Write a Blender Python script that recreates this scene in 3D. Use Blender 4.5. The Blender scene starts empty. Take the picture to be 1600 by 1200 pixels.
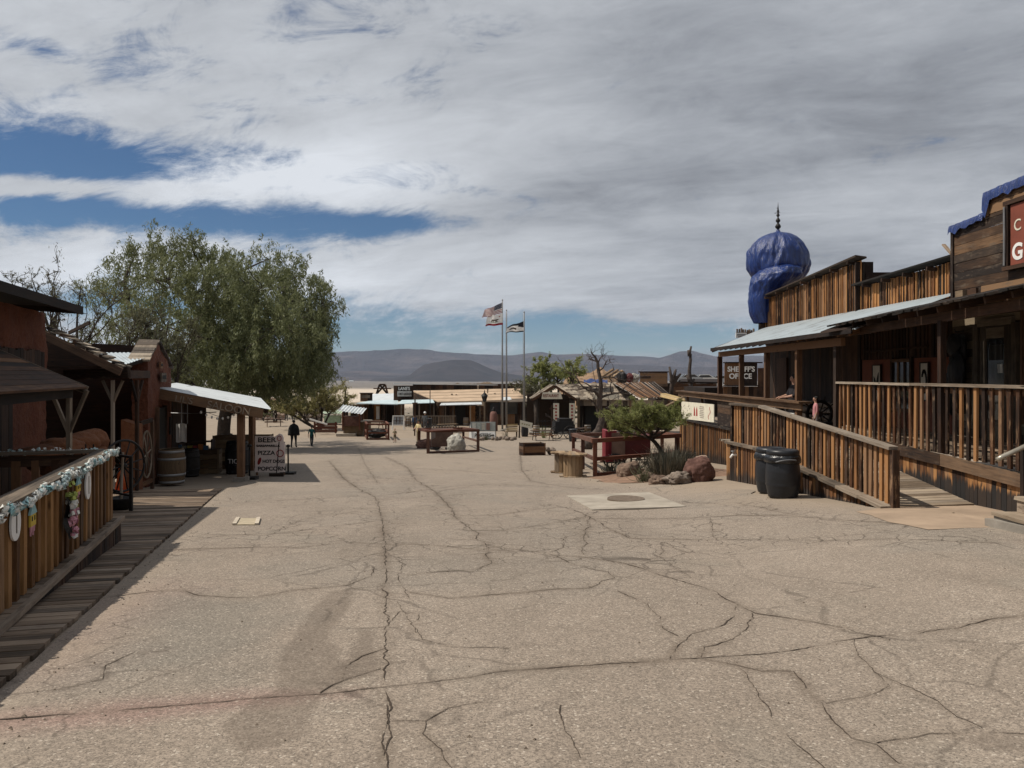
import bpy, math, random
import numpy as np
from mathutils import Vector, Matrix, noise as mnoise

scene = bpy.context.scene
col = scene.collection
R = random.Random(7)
rad = math.radians

# ------------------------------------------------------------------ camera
F = 1200.0            # focal length in pixels of the 1600 px wide photograph
HZ = 585.0            # eye-level row
camd = bpy.data.cameras.new('camera')
camd.sensor_width = 36.0
camd.lens = 36.0 * F / 1600.0
camd.shift_y = -(600.0 - HZ) / 1600.0
camd.clip_start = 0.1
camd.clip_end = 60000
cam = bpy.data.objects.new('camera', camd)
cam.location = (0, 0, 0)
cam.rotation_euler = (rad(90), 0, 0)
col.objects.link(cam)
scene.camera = cam

# ------------------------------------------------------------------ exposure
scene.view_settings.view_transform = 'Standard'
scene.view_settings.look = 'None'
scene.view_settings.exposure = 0.0
scene.view_settings.gamma = 1.0

# ------------------------------------------------------------------ sun
SUN_TO = Vector((-1.0, 0.03, 1.45)).normalized()
sund = bpy.data.lights.new('sun', 'SUN')
sund.energy = 4.7
sund.angle = rad(0.5)
sund.color = (1.0, 0.93, 0.82)
sun = bpy.data.objects.new('sun', sund)
sun.rotation_euler = SUN_TO.to_track_quat('Z', 'Y').to_euler()
sun.location = (-30, 0, 40)
col.objects.link(sun)

# ------------------------------------------------------------------ node helper
class NT:
    def __init__(self, nt):
        self.nt = nt
    def n(self, typ, ins=None, **props):
        nd = self.nt.nodes.new(typ)
        for k, v in props.items():
            setattr(nd, k, v)
        for k, v in (ins or {}).items():
            s = nd.inputs[k]
            if isinstance(v, bpy.types.NodeSocket):
                self.nt.links.new(v, s)
            elif isinstance(v, bpy.types.Node):
                self.nt.links.new(v.outputs[0], s)
            else:
                s.default_value = v
        return nd
    def m(self, op, a, b=0.0, c=0.0, clamp=False):
        return self.n('ShaderNodeMath', {0: a, 1: b, 2: c}, operation=op, use_clamp=clamp).outputs[0]
    def mix(self, f, a, b, blend='MIX'):
        nd = self.n('ShaderNodeMix', data_type='RGBA', blend_type=blend)
        for idx, v in ((0, f), (6, a), (7, b)):
            s = nd.inputs[idx]
            if isinstance(v, bpy.types.NodeSocket):
                self.nt.links.new(v, s)
            elif idx == 0:
                s.default_value = v
            else:
                s.default_value = (v[0], v[1], v[2], 1)
        return nd.outputs[2]
    def ramp(self, f, stops, interp='LINEAR'):
        nd = self.n('ShaderNodeValToRGB', {0: f})
        cr = nd.color_ramp
        cr.interpolation = interp
        while len(cr.elements) < len(stops):
            cr.elements.new(0.5)
        for e, (p, c) in zip(cr.elements, stops):
            e.position = p
            if isinstance(c, (int, float)):
                c = (c, c, c)
            e.color = (c[0], c[1], c[2], 1)
        return nd.outputs[0]
    def sstep(self, x, lo, hi):
        return self.n('ShaderNodeMapRange', {0: x, 1: lo, 2: hi, 3: 0.0, 4: 1.0}, interpolation_type='SMOOTHSTEP').outputs[0]
    def noise(self, vec, scale, detail=4.0, rough=0.55, dist=0.0, out=0):
        return self.n('ShaderNodeTexNoise', {'Vector': vec, 'Scale': scale, 'Detail': detail, 'Roughness': rough, 'Distortion': dist}).outputs[out]
    def scale(self, vec, s):
        return self.n('ShaderNodeVectorMath', {0: vec, 1: s}, operation='MULTIPLY').outputs[0]

# ------------------------------------------------------------------ world: sky with a broken cloud deck
world = bpy.data.worlds.new('World')
scene.world = world
world.use_nodes = True
wn = world.node_tree
wn.nodes.clear()
W = NT(wn)
tc = W.n('ShaderNodeTexCoord').outputs['Generated']
sx = W.n('ShaderNodeSeparateXYZ', {0: tc})
dx, dy, dz = sx.outputs
zc = W.m('ADD', W.m('MAXIMUM', dz, 0.0), 0.14)
u = W.m('DIVIDE', dx, zc)
v = W.m('DIVIDE', dy, zc)
yy = W.m('MAXIMUM', dy, 0.25)
a = W.m('DIVIDE', dx, yy)
e = W.m('DIVIDE', dz, yy)
uv = W.n('ShaderNodeCombineXYZ', {0: u, 1: v, 2: 0.0}).outputs[0]
ae = W.n('ShaderNodeCombineXYZ', {0: a, 1: W.m('MULTIPLY', e, 2.6), 2: 0.3}).outputs[0]
n_big = W.noise(uv, 0.8, 8, 0.55, 0.5)
uvp = W.n('ShaderNodeCombineXYZ', {0: W.m('MULTIPLY', u, 0.62), 1: W.m('ADD', W.m('MULTIPLY', v, 1.0), W.m('MULTIPLY', u, 0.25)), 2: 4.2}).outputs[0]
n_puff = W.noise(uvp, 1.5, 12, 0.58, 0.25)
n_fine = W.noise(uvp, 4.4, 12, 0.70, 0.8)
ta = W.n('ShaderNodeCombineXYZ', {0: W.m('ADD', W.m('MULTIPLY', a, 1.3), W.m('MULTIPLY', e, 0.6)), 1: W.m('SUBTRACT', W.m('MULTIPLY', e, 5.2), W.m('MULTIPLY', a, 0.55)), 2: 1.7}).outputs[0]
n_str = W.noise(ta, 3.6, 13, 0.66, 0.5)
aw = W.n('ShaderNodeCombineXYZ', {0: W.m('MULTIPLY', a, 1.0), 1: W.m('ADD', W.m('MULTIPLY', e, 2.4), W.m('MULTIPLY', a, -0.35)), 2: 7.7}).outputs[0]
n_fine2 = W.noise(aw, 7.0, 13, 0.72, 0.6)
def gap(a0, e0, sa, se, tilt=0.0):
    da = W.m('SUBTRACT', a, a0)
    qa = W.m('DIVIDE', da, sa)
    qe = W.m('DIVIDE', W.m('SUBTRACT', W.m('SUBTRACT', e, e0), W.m('MULTIPLY', da, tilt)), se)
    s = W.m('ADD', W.m('MULTIPLY', qa, qa), W.m('MULTIPLY', qe, qe))
    return W.m('EXPONENT', W.m('MULTIPLY', s, -1.0))
gaps = None
for g, k in ((gap(-0.66, 0.300, 0.24, 0.055, -0.22), 1.25), (gap(-0.60, 0.212, 0.20, 0.022, -0.02), 1.05), (gap(-0.50, 0.275, 0.10, 0.03, -0.1), 0.7),
             (gap(-0.34, 0.196, 0.16, 0.025, -0.02), 1.08), (gap(-0.17, 0.196, 0.11, 0.016), 1.1), (gap(-0.80, 0.27, 0.2, 0.05), 0.8),
             (gap(-0.60, 0.42, 0.10, 0.015, -0.3), 0.6), (gap(-0.25, 0.28, 0.16, 0.016, -0.1), 0.5), (gap(-0.10, 0.245, 0.14, 0.014, -0.1), 0.5),
             (gap(-0.30, 0.075, 0.20, 0.03), 0.5), (gap(-0.62, 0.105, 0.2, 0.022), 0.95),
             (gap(-0.05, 0.045, 0.34, 0.034), 1.12), (gap(0.28, 0.05, 0.26, 0.028), 0.98)):
    g = W.m('MULTIPLY', g, k)
    gaps = g if gaps is None else W.m('ADD', gaps, g)
cover = W.m('SUBTRACT', W.m('ADD', 1.10, W.m('MULTIPLY', W.sstep(a, -0.30, 0.15), 0.45)), gaps)
cover = W.m('ADD', cover, W.m('ADD', W.m('MULTIPLY', gap(-0.62, 0.245, 0.17, 0.014, -0.03), 1.5), W.m('MULTIPLY', gap(-0.45, 0.232, 0.05, 0.035), 0.9)))
nn = W.m('ADD', W.m('ADD', W.m('MULTIPLY', W.m('SUBTRACT', n_str, 0.5), 2.2), W.m('MULTIPLY', W.m('SUBTRACT', n_puff, 0.5), 1.5)), W.m('MULTIPLY', W.m('SUBTRACT', n_fine2, 0.5), 3.4))
dens = W.sstep(W.m('ADD', cover, nn), -0.15, 1.12)
dens = W.m('MULTIPLY', dens, 0.97)
left = W.sstep(a, 0.25, -0.40)
bright = W.m('ADD', W.m('ADD', 0.435, W.m('MULTIPLY', left, 0.13)), W.m('MULTIPLY', W.m('SUBTRACT', n_big, 0.5), 0.44))
bright = W.m('ADD', bright, W.m('MULTIPLY', W.m('SUBTRACT', n_puff, 0.5), 0.50))
bright = W.m('ADD', bright, W.m('MULTIPLY', W.m('SUBTRACT', n_fine, 0.5), 0.24))
bright = W.m('ADD', bright, W.m('MULTIPLY', W.m('SUBTRACT', n_fine2, 0.5), 0.16))
bright = W.m('ADD', bright, W.m('MULTIPLY', gap(-0.32, 0.255, 0.22, 0.045), 0.26))
bright = W.m('ADD', bright, W.m('MULTIPLY', gap(-0.1, 0.12, 0.3, 0.04), 0.12))
bright = W.m('ADD', bright, W.m('MULTIPLY', gap(-0.55, 0.13, 0.25, 0.05), 0.14))
bright = W.m('SUBTRACT', bright, W.m('MULTIPLY', gap(0.50, 0.36, 0.28, 0.07, 0.25), 0.06))
bright = W.m('SUBTRACT', bright, W.m('MULTIPLY', gap(0.10, 0.245, 0.16, 0.025, 0.1), 0.10))
bright = W.m('SUBTRACT', bright, W.m('MULTIPLY', gap(0.22, 0.45, 0.10, 0.06), 0.08))
bright = W.m('MINIMUM', W.m('MAXIMUM', bright, 0.25), 0.80)
ccol = W.mix(W.sstep(bright, 0.26, 0.60), (0.905, 0.955, 1.05), (0.95, 0.99, 1.05))
cloud = W.n('ShaderNodeBackground', {'Color': ccol, 'Strength': bright})
SKY_STRENGTH = 0.105
sky = W.n('ShaderNodeTexSky', sky_type='NISHITA', sun_disc=False, sun_elevation=math.asin(SUN_TO.z), sun_rotation=rad(264),
          altitude=700.0, air_density=1.0, dust_density=0.4, ozone_density=3.0)
skyc = W.mix(1.0, sky.outputs[0], W.mix(W.sstep(e, 0.0, 0.16), (0.44, 0.54, 0.64), (0.34, 0.46, 0.56)), 'MULTIPLY')
skyb = W.n('ShaderNodeBackground', {'Color': skyc, 'Strength': SKY_STRENGTH})
mixs = W.n('ShaderNodeMixShader', {0: dens, 1: skyb.outputs[0], 2: cloud.outputs[0]})
W.n('ShaderNodeOutputWorld', {0: mixs.outputs[0]})

# ------------------------------------------------------------------ ground shape
KN = np.array([(-60, 2.1), (0, -1.6), (46, -4.45), (50, -4.68), (54, -4.86), (60, -5.06), (70, -5.18), (85, -5.35), (110, -6.2),
               (150, -10), (250, -17), (500, -27), (1500, -60), (200000, -60)], float)
def gz(x, y):
    x = np.asarray(x, float); y = np.asarray(y, float)
    z = np.interp(y, KN[:, 0], KN[:, 1])
    t = np.clip((x - 2.0) / 3.5, 0, 1)
    f = 1 - np.clip((y - 19.0) / 15.0, 0, 1)
    z = z + 0.23 * t * t * (3 - 2 * t) * f
    return z
def gzf(x, y):
    return float(gz(x, y))
def P(px, py, Y):
    """world point seen at photo pixel (px, py) at depth Y"""
    return Vector(((px - 800.0) / F * Y, Y, (HZ - py) / F * Y))
def G(px, py):
    """ground point under photo pixel"""
    ax = (px - 800.0) / F; ez = (HZ - py) / F
    lo, hi = 0.5, 400.0
    for _ in range(50):
        mid = (lo + hi) / 2
        if ez * mid > gzf(ax * mid, mid):
            lo = mid
        else:
            hi = mid
    return Vector((ax * lo, lo, gzf(ax * lo, lo)))
def on(x, y, dz=0.0):
    return Vector((x, y, gzf(x, y) + dz))

# ------------------------------------------------------------------ objects and parts
ORG = {}
def thing(name, label, cat, loc, group=None):
    o = bpy.data.objects.new(name, None)
    o.empty_display_size = 0.2
    o.location = loc
    col.objects.link(o)
    o['label'] = label; o['category'] = cat
    if group: o['group'] = group
    ORG[o.name] = Vector(loc)
    return o
def tag(o, label, cat, group=None):
    o['label'] = label; o['category'] = cat
    if group: o['group'] = group
    return o

ALONG = []
class MB:
    def __init__(self):
        self.v = []; self.f = []; self.uv = []; self.mi = []; self.al = {}
    def face(self, pts, uvs=None, mi=0):
        b = len(self.v)
        self.v.extend([tuple(p) for p in pts])
        self.f.append(tuple(range(b, b + len(pts))))
        self.uv.append(uvs or [(0, 0)] * len(pts)); self.mi.append(mi)
        return self
    def beam(self, p0, p1, w, h, up=(0, 0, 1), jit=0.0, mi=0, w1=None, h1=None):
        """bar from p0 to p1; w sideways, h along up"""
        p0 = Vector(p0); p1 = Vector(p1)
        ax = p1 - p0; L = ax.length
        if L < 1e-6: return self
        ax = ax / L
        up = Vector(up)
        s = ax.cross(up)
        if s.length < 1e-4: s = ax.cross(Vector((0, 1, 0)))
        s.normalize(); up = s.cross(ax).normalized()
        w1 = w if w1 is None else w1; h1 = h if h1 is None else h1
        c = []
        for p, ww, hh in ((p0, w, h), (p1, w1, h1)):
            for a_, b_ in ((-1, -1), (1, -1), (1, 1), (-1, 1)):
                q = p + s * (a_ * ww / 2) + up * (b_ * hh / 2)
                if jit: q = q + Vector((R.uniform(-jit, jit), R.uniform(-jit, jit), R.uniform(-jit, jit)))
                c.append(q)
        b = len(self.v)
        self.v.extend([tuple(q) for q in c])
        ru, rv = R.uniform(0, 50), R.uniform(0, 50)
        dims = (w, h, w, h)
        off = 0.0
        for k in range(4):
            k2 = (k + 1) % 4
            self.f.append((b + k, b + k2, b + 4 + k2, b + 4 + k))
            self.uv.append([(ru + off, rv), (ru + off + dims[k], rv), (ru + off + dims[k], rv + L), (ru + off, rv + L)])
            self.al[len(self.f) - 1] = [(0, 0), (0, 0), (0, 1), (0, 1)]
            self.mi.append(mi)
            off += dims[k]
        for q in ((3, 2, 1, 0), (4, 5, 6, 7)):
            self.f.append(tuple(b + i for i in q))
            self.uv.append([(ru, rv), (ru + w * 3, rv), (ru + w * 3, rv + h * 3), (ru, rv + h * 3)]); self.mi.append(mi)
        return self
    def box(self, c, s, rz=0.0, jit=0.0, mi=0):
        c = Vector(c); sx_, sy_, sz_ = s
        rot = Matrix.Rotation(rz, 3, 'Z')
        ax = rot @ Vector((1, 0, 0)); ay = rot @ Vector((0, 1, 0)); az = Vector((0, 0, 1))
        m = max(s)
        if m == sz_:
            return self.beam(c - az * sz_ / 2, c + az * sz_ / 2, sx_, sy_, up=ay, jit=jit, mi=mi)
        if m == sx_:
            return self.beam(c - ax * sx_ / 2, c + ax * sx_ / 2, sy_, sz_, up=az, jit=jit, mi=mi)
        return self.beam(c - ay * sy_ / 2, c + ay * sy_ / 2, sx_, sz_, up=az, jit=jit, mi=mi)
    def tube(self, pts, radii, n=8, caps=True, mi=0):
        pts = [Vector(p) for p in pts]
        if isinstance(radii, (int, float)): radii = [radii] * len(pts)
        b = len(self.v)
        prev = None
        for i, p in enumerate(pts):
            t = (pts[min(i + 1, len(pts) - 1)] - pts[max(i - 1, 0)])
            t = t.normalized() if t.length > 1e-9 else Vector((0, 0, 1))
            if prev is None:
                s = t.cross(Vector((0, 0, 1)))
                if s.length < 1e-3: s = t.cross(Vector((1, 0, 0)))
            else:
                s = prev - t * prev.dot(t)
                if s.length < 1e-4: s = t.cross(Vector((1, 0, 0)))
            s.normalize(); prev = s
            u_ = t.cross(s)
            for k in range(n):
                a_ = 2 * math.pi * k / n
                self.v.append(tuple(p + (s * math.cos(a_) + u_ * math.sin(a_)) * radii[i]))
        L = 0
        for i in range(len(pts) - 1):
            l2 = L + (pts[i + 1] - pts[i]).length
            for k in range(n):
                k2 = (k + 1) % n
                self.f.append((b + i * n + k, b + i * n + k2, b + (i + 1) * n + k2, b + (i + 1) * n + k))
                q = 2 * math.pi * radii[i] / n
                self.uv.append([(k * q, L), ((k + 1) * q, L), ((k + 1) * q, l2), (k * q, l2)]); self.mi.append(mi)
            L = l2
        if caps:
            self.f.append(tuple(b + k for k in reversed(range(n)))); self.uv.append([(0, 0)] * n); self.mi.append(mi)
            e_ = b + (len(pts) - 1) * n
            self.f.append(tuple(e_ + k for k in range(n))); self.uv.append([(0, 0)] * n); self.mi.append(mi)
        return self
    def lathe(self, prof, c, n=24, mi=0, wob=None):
        c = Vector(c); b = len(self.v)
        for j, (r_, z_) in enumerate(prof):
            for k in range(n):
                a_ = 2 * math.pi * k / n
                rr = r_ * (wob(a_, j) if wob else 1)
                self.v.append((c.x + rr * math.cos(a_), c.y + rr * math.sin(a_), c.z + z_))
        for j in range(len(prof) - 1):
            for k in range(n):
                k2 = (k + 1) % n
                self.f.append((b + j * n + k, b + j * n + k2, b + (j + 1) * n + k2, b + (j + 1) * n + k))
                r0 = max(prof[j][0], 0.05)
                self.uv.append([(k / n * 6.28 * r0, prof[j][1]), ((k + 1) / n * 6.28 * r0, prof[j][1]), ((k + 1) / n * 6.28 * r0, prof[j + 1][1]), (k / n * 6.28 * r0, prof[j + 1][1])]); self.mi.append(mi)
        self.f.append(tuple(b + k for k in reversed(range(n)))); self.uv.append([(0, 0)] * n); self.mi.append(mi)
        e_ = b + (len(prof) - 1) * n
        self.f.append(tuple(e_ + k for k in range(n))); self.uv.append([(0, 0)] * n); self.mi.append(mi)
        return self
    def grid(self, rows, mi=0, close=False, uvs=None):
        b = len(self.v); nr = len(rows); nc = len(rows[0])
        for r_ in rows:
            self.v.extend([tuple(p) for p in r_])
        for i in range(nr - 1):
            for j in range(nc - 1 if not close else nc):
                j2 = (j + 1) % nc
                self.f.append((b + i * nc + j, b + i * nc + j2, b + (i + 1) * nc + j2, b + (i + 1) * nc + j))
                if uvs:
                    self.uv.append([uvs(i, j), uvs(i, j + 1), uvs(i + 1, j + 1), uvs(i + 1, j)])
                else:
                    self.uv.append([(j * .1, i * .1)] * 4)
                self.mi.append(mi(i, j) if callable(mi) else mi)
        return self
    def prism(self, pts, vec, mi=0):
        """extrude planar polygon pts by vec"""
        vec = Vector(vec); pts = [Vector(p) for p in pts]; q = [p + vec for p in pts]
        nrm = (pts[1] - pts[0]).cross(pts[2] - pts[1])
        if nrm.dot(vec) > 0:
            pts.reverse(); q.reverse()
        o = pts[0]; ux = (pts[1] - pts[0]).normalized(); nn_ = (pts[1] - pts[0]).cross(pts[2] - pts[1]).normalized(); uy = nn_.cross(ux)
        fu = lambda p: ((p - o).dot(ux), (p - o).dot(uy))
        self.face(pts, [fu(p) for p in pts], mi)
        self.face(list(reversed(q)), [fu(p) for p in reversed(q)], mi)
        n = len(pts)
        for i in range(n):
            j = (i + 1) % n
            self.face([pts[j], pts[i], q[i], q[j]], [(0, 0), ((pts[j] - pts[i]).length, 0), ((pts[j] - pts[i]).length, vec.length), (0, vec.length)], mi)
        return self
    def rock(self, c, r_, seed=0, sub=3, amp=0.22, flat=0.0):
        vs, fs = ico(sub)
        c = Vector(c); b = len(self.v)
        for p in vs:
            d_ = mnoise.fractal(Vector(p) * 1.3 + Vector((seed * 3.7, seed, 1)), 0.8, 2.2, 4) * amp
            k_ = mnoise.cell(Vector(p) * 1.6 + Vector((seed, 2, seed))) * amp * 0.25
            q = Vector(p) * (1 + d_ + k_)
            z_ = q.z * r_[2]
            if flat and z_ < -flat * r_[2]: z_ = -flat * r_[2]
            self.v.append((c.x + q.x * r_[0], c.y + q.y * r_[1], c.z + z_))
        for f_ in fs:
            self.f.append(tuple(b + i for i in f_)); self.uv.append([(0, 0)] * 3); self.mi.append(0)
        return self
    def build(self, name, mat, parent=None, smooth=False):
        org = Vector((0, 0, 0))
        if parent is not None:
            org = ORG[parent.name]
        me = bpy.data.meshes.new(name)
        vs = [(p[0] - org.x, p[1] - org.y, p[2] - org.z) for p in self.v] if parent is not None else self.v
        me.from_pydata(vs, [], self.f)
        ul = me.uv_layers.new(name='UVMap')
        flat = [c_ for fuv in self.uv for t in fuv for c_ in t]
        ul.data.foreach_set('uv', flat)
        if mat in ALONG:
            u2 = me.uv_layers.new(name='Along')
            u2.data.foreach_set('uv', [c_ for i_, f_ in enumerate(self.f) for t in self.al.get(i_, [(0, .9)] * len(f_)) for c_ in t])
        mats = mat if isinstance(mat, (list, tuple)) else [mat]
        for m_ in mats: me.materials.append(m_)
        if len(mats) > 1: me.polygons.foreach_set('material_index', self.mi)
        if smooth: me.polygons.foreach_set('use_smooth', [True] * len(self.f))
        me.update()
        o = bpy.data.objects.new(name, me)
        col.objects.link(o)
        if parent is not None:
            o.parent = parent
            ORG[o.name] = org
        else:
            ORG[o.name] = Vector((0, 0, 0))
        return o

_ICO = {}
def ico(sub):
    if sub in _ICO: return _ICO[sub]
    t = (1 + 5 ** .5) / 2
    vs = [Vector(p).normalized() for p in [(-1, t, 0), (1, t, 0), (-1, -t, 0), (1, -t, 0), (0, -1, t), (0, 1, t), (0, -1, -t), (0, 1, -t), (t, 0, -1), (t, 0, 1), (-t, 0, -1), (-t, 0, 1)]]
    fs = [(0, 11, 5), (0, 5, 1), (0, 1, 7), (0, 7, 10), (0, 10, 11), (1, 5, 9), (5, 11, 4), (11, 10, 2), (10, 7, 6), (7, 1, 8), (3, 9, 4), (3, 4, 2), (3, 2, 6), (3, 6, 8), (3, 8, 9), (4, 9, 5), (2, 4, 11), (6, 2, 10), (8, 6, 7), (9, 8, 1)]
    for _ in range(sub):
        cache = {}; nf = []
        def mid(i, j):
            k = (min(i, j), max(i, j))
            if k not in cache:
                vs.append(((vs[i] + vs[j]) / 2).normalized()); cache[k] = len(vs) - 1
            return cache[k]
        for a_, b_, c_ in fs:
            x_, y_, z_ = mid(a_, b_), mid(b_, c_), mid(c_, a_)
            nf += [(a_, x_, z_), (b_, y_, x_), (c_, z_, y_), (x_, y_, z_)]
        fs = nf
    _ICO[sub] = ([tuple(p) for p in vs], fs)
    return _ICO[sub]

def text(name, s, loc, right, up, size, mat, parent=None, ext=0.004, align='LEFT', sx=1.0, bold=0.0):
    cu = bpy.data.curves.new(name, 'FONT')
    cu.body = s; cu.size = size; cu.extrude = ext; cu.align_x = align; cu.offset = bold
    cu.materials.append(mat)
    tmp = bpy.data.objects.new(name, cu); col.objects.link(tmp)
    dg_ = bpy.context.evaluated_depsgraph_get(); dg_.update()
    me = bpy.data.meshes.new_from_object(tmp.evaluated_get(dg_)); bpy.data.objects.remove(tmp)
    me.materials.clear(); me.materials.append(mat)
    o = bpy.data.objects.new(name, me)
    r_ = Vector(right).normalized(); u_ = Vector(up); u_ = (u_ - r_ * u_.dot(r_)).normalized(); n_ = r_.cross(u_)
    M = Matrix(((r_.x * sx, u_.x, n_.x, 0), (r_.y * sx, u_.y, n_.y, 0), (r_.z * sx, u_.z, n_.z, 0), (0, 0, 0, 1)))
    loc = Vector(loc)
    if parent is not None:
        loc = loc - ORG[parent.name]; o.parent = parent
    M.translation = loc
    o.matrix_local = M
    col.objects.link(o)
    return o
# ------------------------------------------------------------------ materials
def newmat(name):
    m = bpy.data.materials.new(name)
    m.use_nodes = True
    m.node_tree.nodes.clear()
    return m, NT(m.node_tree)
def finish(N, color, rough=0.9, bump=None, bstr=0.3, bdist=0.01, metal=0.0, spec=0.3, **kw):
    ins = {'Base Color': color if isinstance(color, bpy.types.NodeSocket) else (*color, 1), 'Roughness': rough, 'Metallic': metal, 'Specular IOR Level': spec}
    ins.update(kw)
    if bump is not None:
        b = N.n('ShaderNodeBump', {'Strength': bstr, 'Distance': bdist, 'Height': bump})
        ins['Normal'] = b.outputs[0]
    p = N.n('ShaderNodeBsdfPrincipled', ins)
    N.n('ShaderNodeOutputMaterial', {0: p.outputs[0]})
def wood(name, dark, mid, light, rough=0.85, var=0.55, worn=None, grain=22.0, stain=None, knots=True):
    m, N = newmat(name)
    uv_ = N.n('ShaderNodeUVMap', uv_map='UVMap').outputs[0]
    geo = N.n('ShaderNodeNewGeometry')
    oi = N.n('ShaderNodeObjectInfo')
    rnd = N.m('FRACT', N.m('ADD', geo.outputs['Random Per Island'], oi.outputs['Random']))
    g = N.noise(N.scale(uv_, (grain, 1.5, 1)), 1.0, 7, 0.65, 0.9)
    g2 = N.noise(N.scale(uv_, (grain * 4, 3.0, 1)), 1.0, 4, 0.6)
    blotch = N.noise(N.n('ShaderNodeTexCoord').outputs['Object'], 1.6, 4, 0.6)
    t = N.m('ADD', N.m('MULTIPLY', g, 0.75), N.m('ADD', N.m('MULTIPLY', g2, 0.25), N.m('MULTIPLY', N.m('SUBTRACT', rnd, 0.5), var)))
    t = N.m('ADD', t, N.m('MULTIPLY', N.m('SUBTRACT', blotch, 0.5), 0.5))
    c = N.ramp(t, [(0.18, dark), (0.48, mid), (0.80, light)])
    r2 = N.m('FRACT', N.m('MULTIPLY', rnd, 17.31))
    gl = sum(mid) / 3
    c = N.mix(N.m('MULTIPLY', N.sstep(r2, 0.55, 0.98), 0.42), c, N.ramp(t, [(0.2, (gl * .35, gl * .32, gl * .28)), (0.75, (gl * 2.1, gl * 1.8, gl * 1.5))]))
    if knots:
        vor = N.n('ShaderNodeTexVoronoi', {'Vector': N.scale(uv_, (6.0, 1.8, 1)), 'Scale': 1.0})
        kn = N.sstep(vor.outputs['Distance'], 0.13, 0.05)
        c = N.mix(N.m('MULTIPLY', kn, 0.75), c, tuple(x * 0.55 for x in dark))
    if worn is not None:
        wn_ = N.sstep(N.noise(N.scale(uv_, (9, 2.2, 1)), 1.0, 6, 0.7), 0.52, 0.66)
        c = N.mix(N.m('MULTIPLY', wn_, 0.7), c, worn)
    if stain is not None:
        gen = N.n('ShaderNodeSeparateXYZ', {0: N.n('ShaderNodeUVMap', uv_map='Along').outputs[0]}).outputs[1]
        nz = N.noise(N.scale(uv_, (14, 0.8, 1)), 1.0, 5, 0.6)
        ALONG.append(m)
        sm = N.sstep(N.m('ADD', gen, N.m('ADD', N.m('MULTIPLY', N.m('SUBTRACT', nz, 0.5), 0.75), N.m('MULTIPLY', N.m('SUBTRACT', rnd, 0.5), 0.10))), stain[0] + 0.10, stain[0] - 0.06)
        c = N.mix(N.m('MULTIPLY', sm, stain[1]), c, stain[2])
    finish(N, c, rough, g, 0.45, 0.006)
    return m
def plain(name, c, rough=0.7, var=0.25, scale=4.0, bump=0.15, metal=0.0, spec=0.3, c2=None, **kw):
    m, N = newmat(name)
    ob = N.n('ShaderNodeTexCoord').outputs['Object']
    n1 = N.noise(ob, scale, 7, 0.62)
    lo = tuple(x * (1 - var) for x in c); hi = c2 or tuple(min(1, x * (1 + var)) for x in c)
    cc = N.ramp(n1, [(0.3, lo), (0.7, hi)])
    finish(N, cc, rough, N.noise(ob, scale * 6, 4, 0.6), bump, 0.01, metal, spec, **kw)
    return m
def stucco(name, c, c2, rough=0.95, scale=5):
    m, N = newmat(name)
    ob = N.n('ShaderNodeTexCoord').outputs['Object']
    n1 = N.noise(ob, scale * 0.3, 5, 0.6)
    n2 = N.noise(ob, scale * 3, 8, 0.72)
    v = N.n('ShaderNodeTexVoronoi', {'Vector': ob, 'Scale': scale * 2.2, 'Randomness': 1.0}).outputs['Distance']
    t = N.m('ADD', N.m('MULTIPLY', n1, 0.5), N.m('MULTIPLY', n2, 0.5))
    c_ = N.ramp(t, [(0.35, c), (0.65, c2)])
    h = N.m('ADD', n2, N.m('MULTIPLY', v, 0.6))
    c_ = N.mix(N.sstep(n2, 0.40, 0.30), c_, tuple(x * 0.45 for x in c))
    finish(N, c_, rough, h, 0.9, 0.05)
    return m
def metalroof(name, c, rust=(0.12, 0.06, 0.03), rough=0.45, amt=0.5, metal=0.3):
    m, N = newmat(name)
    ob = N.n('ShaderNodeTexCoord').outputs['Object']
    n1 = N.noise(ob, 1.4, 8, 0.65)
    n2 = N.noise(N.scale(ob, (0.5, 6, 1)), 1.3, 4, 0.6)
    cc = N.mix(N.sstep(n1, 0.45, 0.75), c, tuple(x * 0.72 for x in c))
    cc = N.mix(N.m('MULTIPLY', N.sstep(N.m('ADD', n1, N.m('MULTIPLY', n2, 0.3)), 0.74, 0.86), amt), cc, rust)
    finish(N, cc, rough, n1, 0.05, 0.01, metal, 0.4)
    return m
def leafmat(name, c1, c2, c3, transl=0.25):
    m, N = newmat(name)
    geo = N.n('ShaderNodeNewGeometry')
    ob = N.n('ShaderNodeTexCoord').outputs['Object']
    t = N.m('ADD', N.m('MULTIPLY', geo.outputs['Random Per Island'], 0.6), N.m('MULTIPLY', N.noise(ob, 0.7, 3, 0.5), 0.5))
    cc = N.ramp(t, [(0.15, c1), (0.5, c2), (0.9, c3)])
    d = N.n('ShaderNodeBsdfPrincipled', {'Base Color': cc, 'Roughness': 0.6, 'Specular IOR Level': 0.25})
    tr = N.n('ShaderNodeBsdfTranslucent', {'Color': cc})
    mx = N.n('ShaderNodeMixShader', {0: transl, 1: d.outputs[0], 2: tr.outputs[0]})
    N.n('ShaderNodeOutputMaterial', {0: mx.outputs[0]})
    return m

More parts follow.
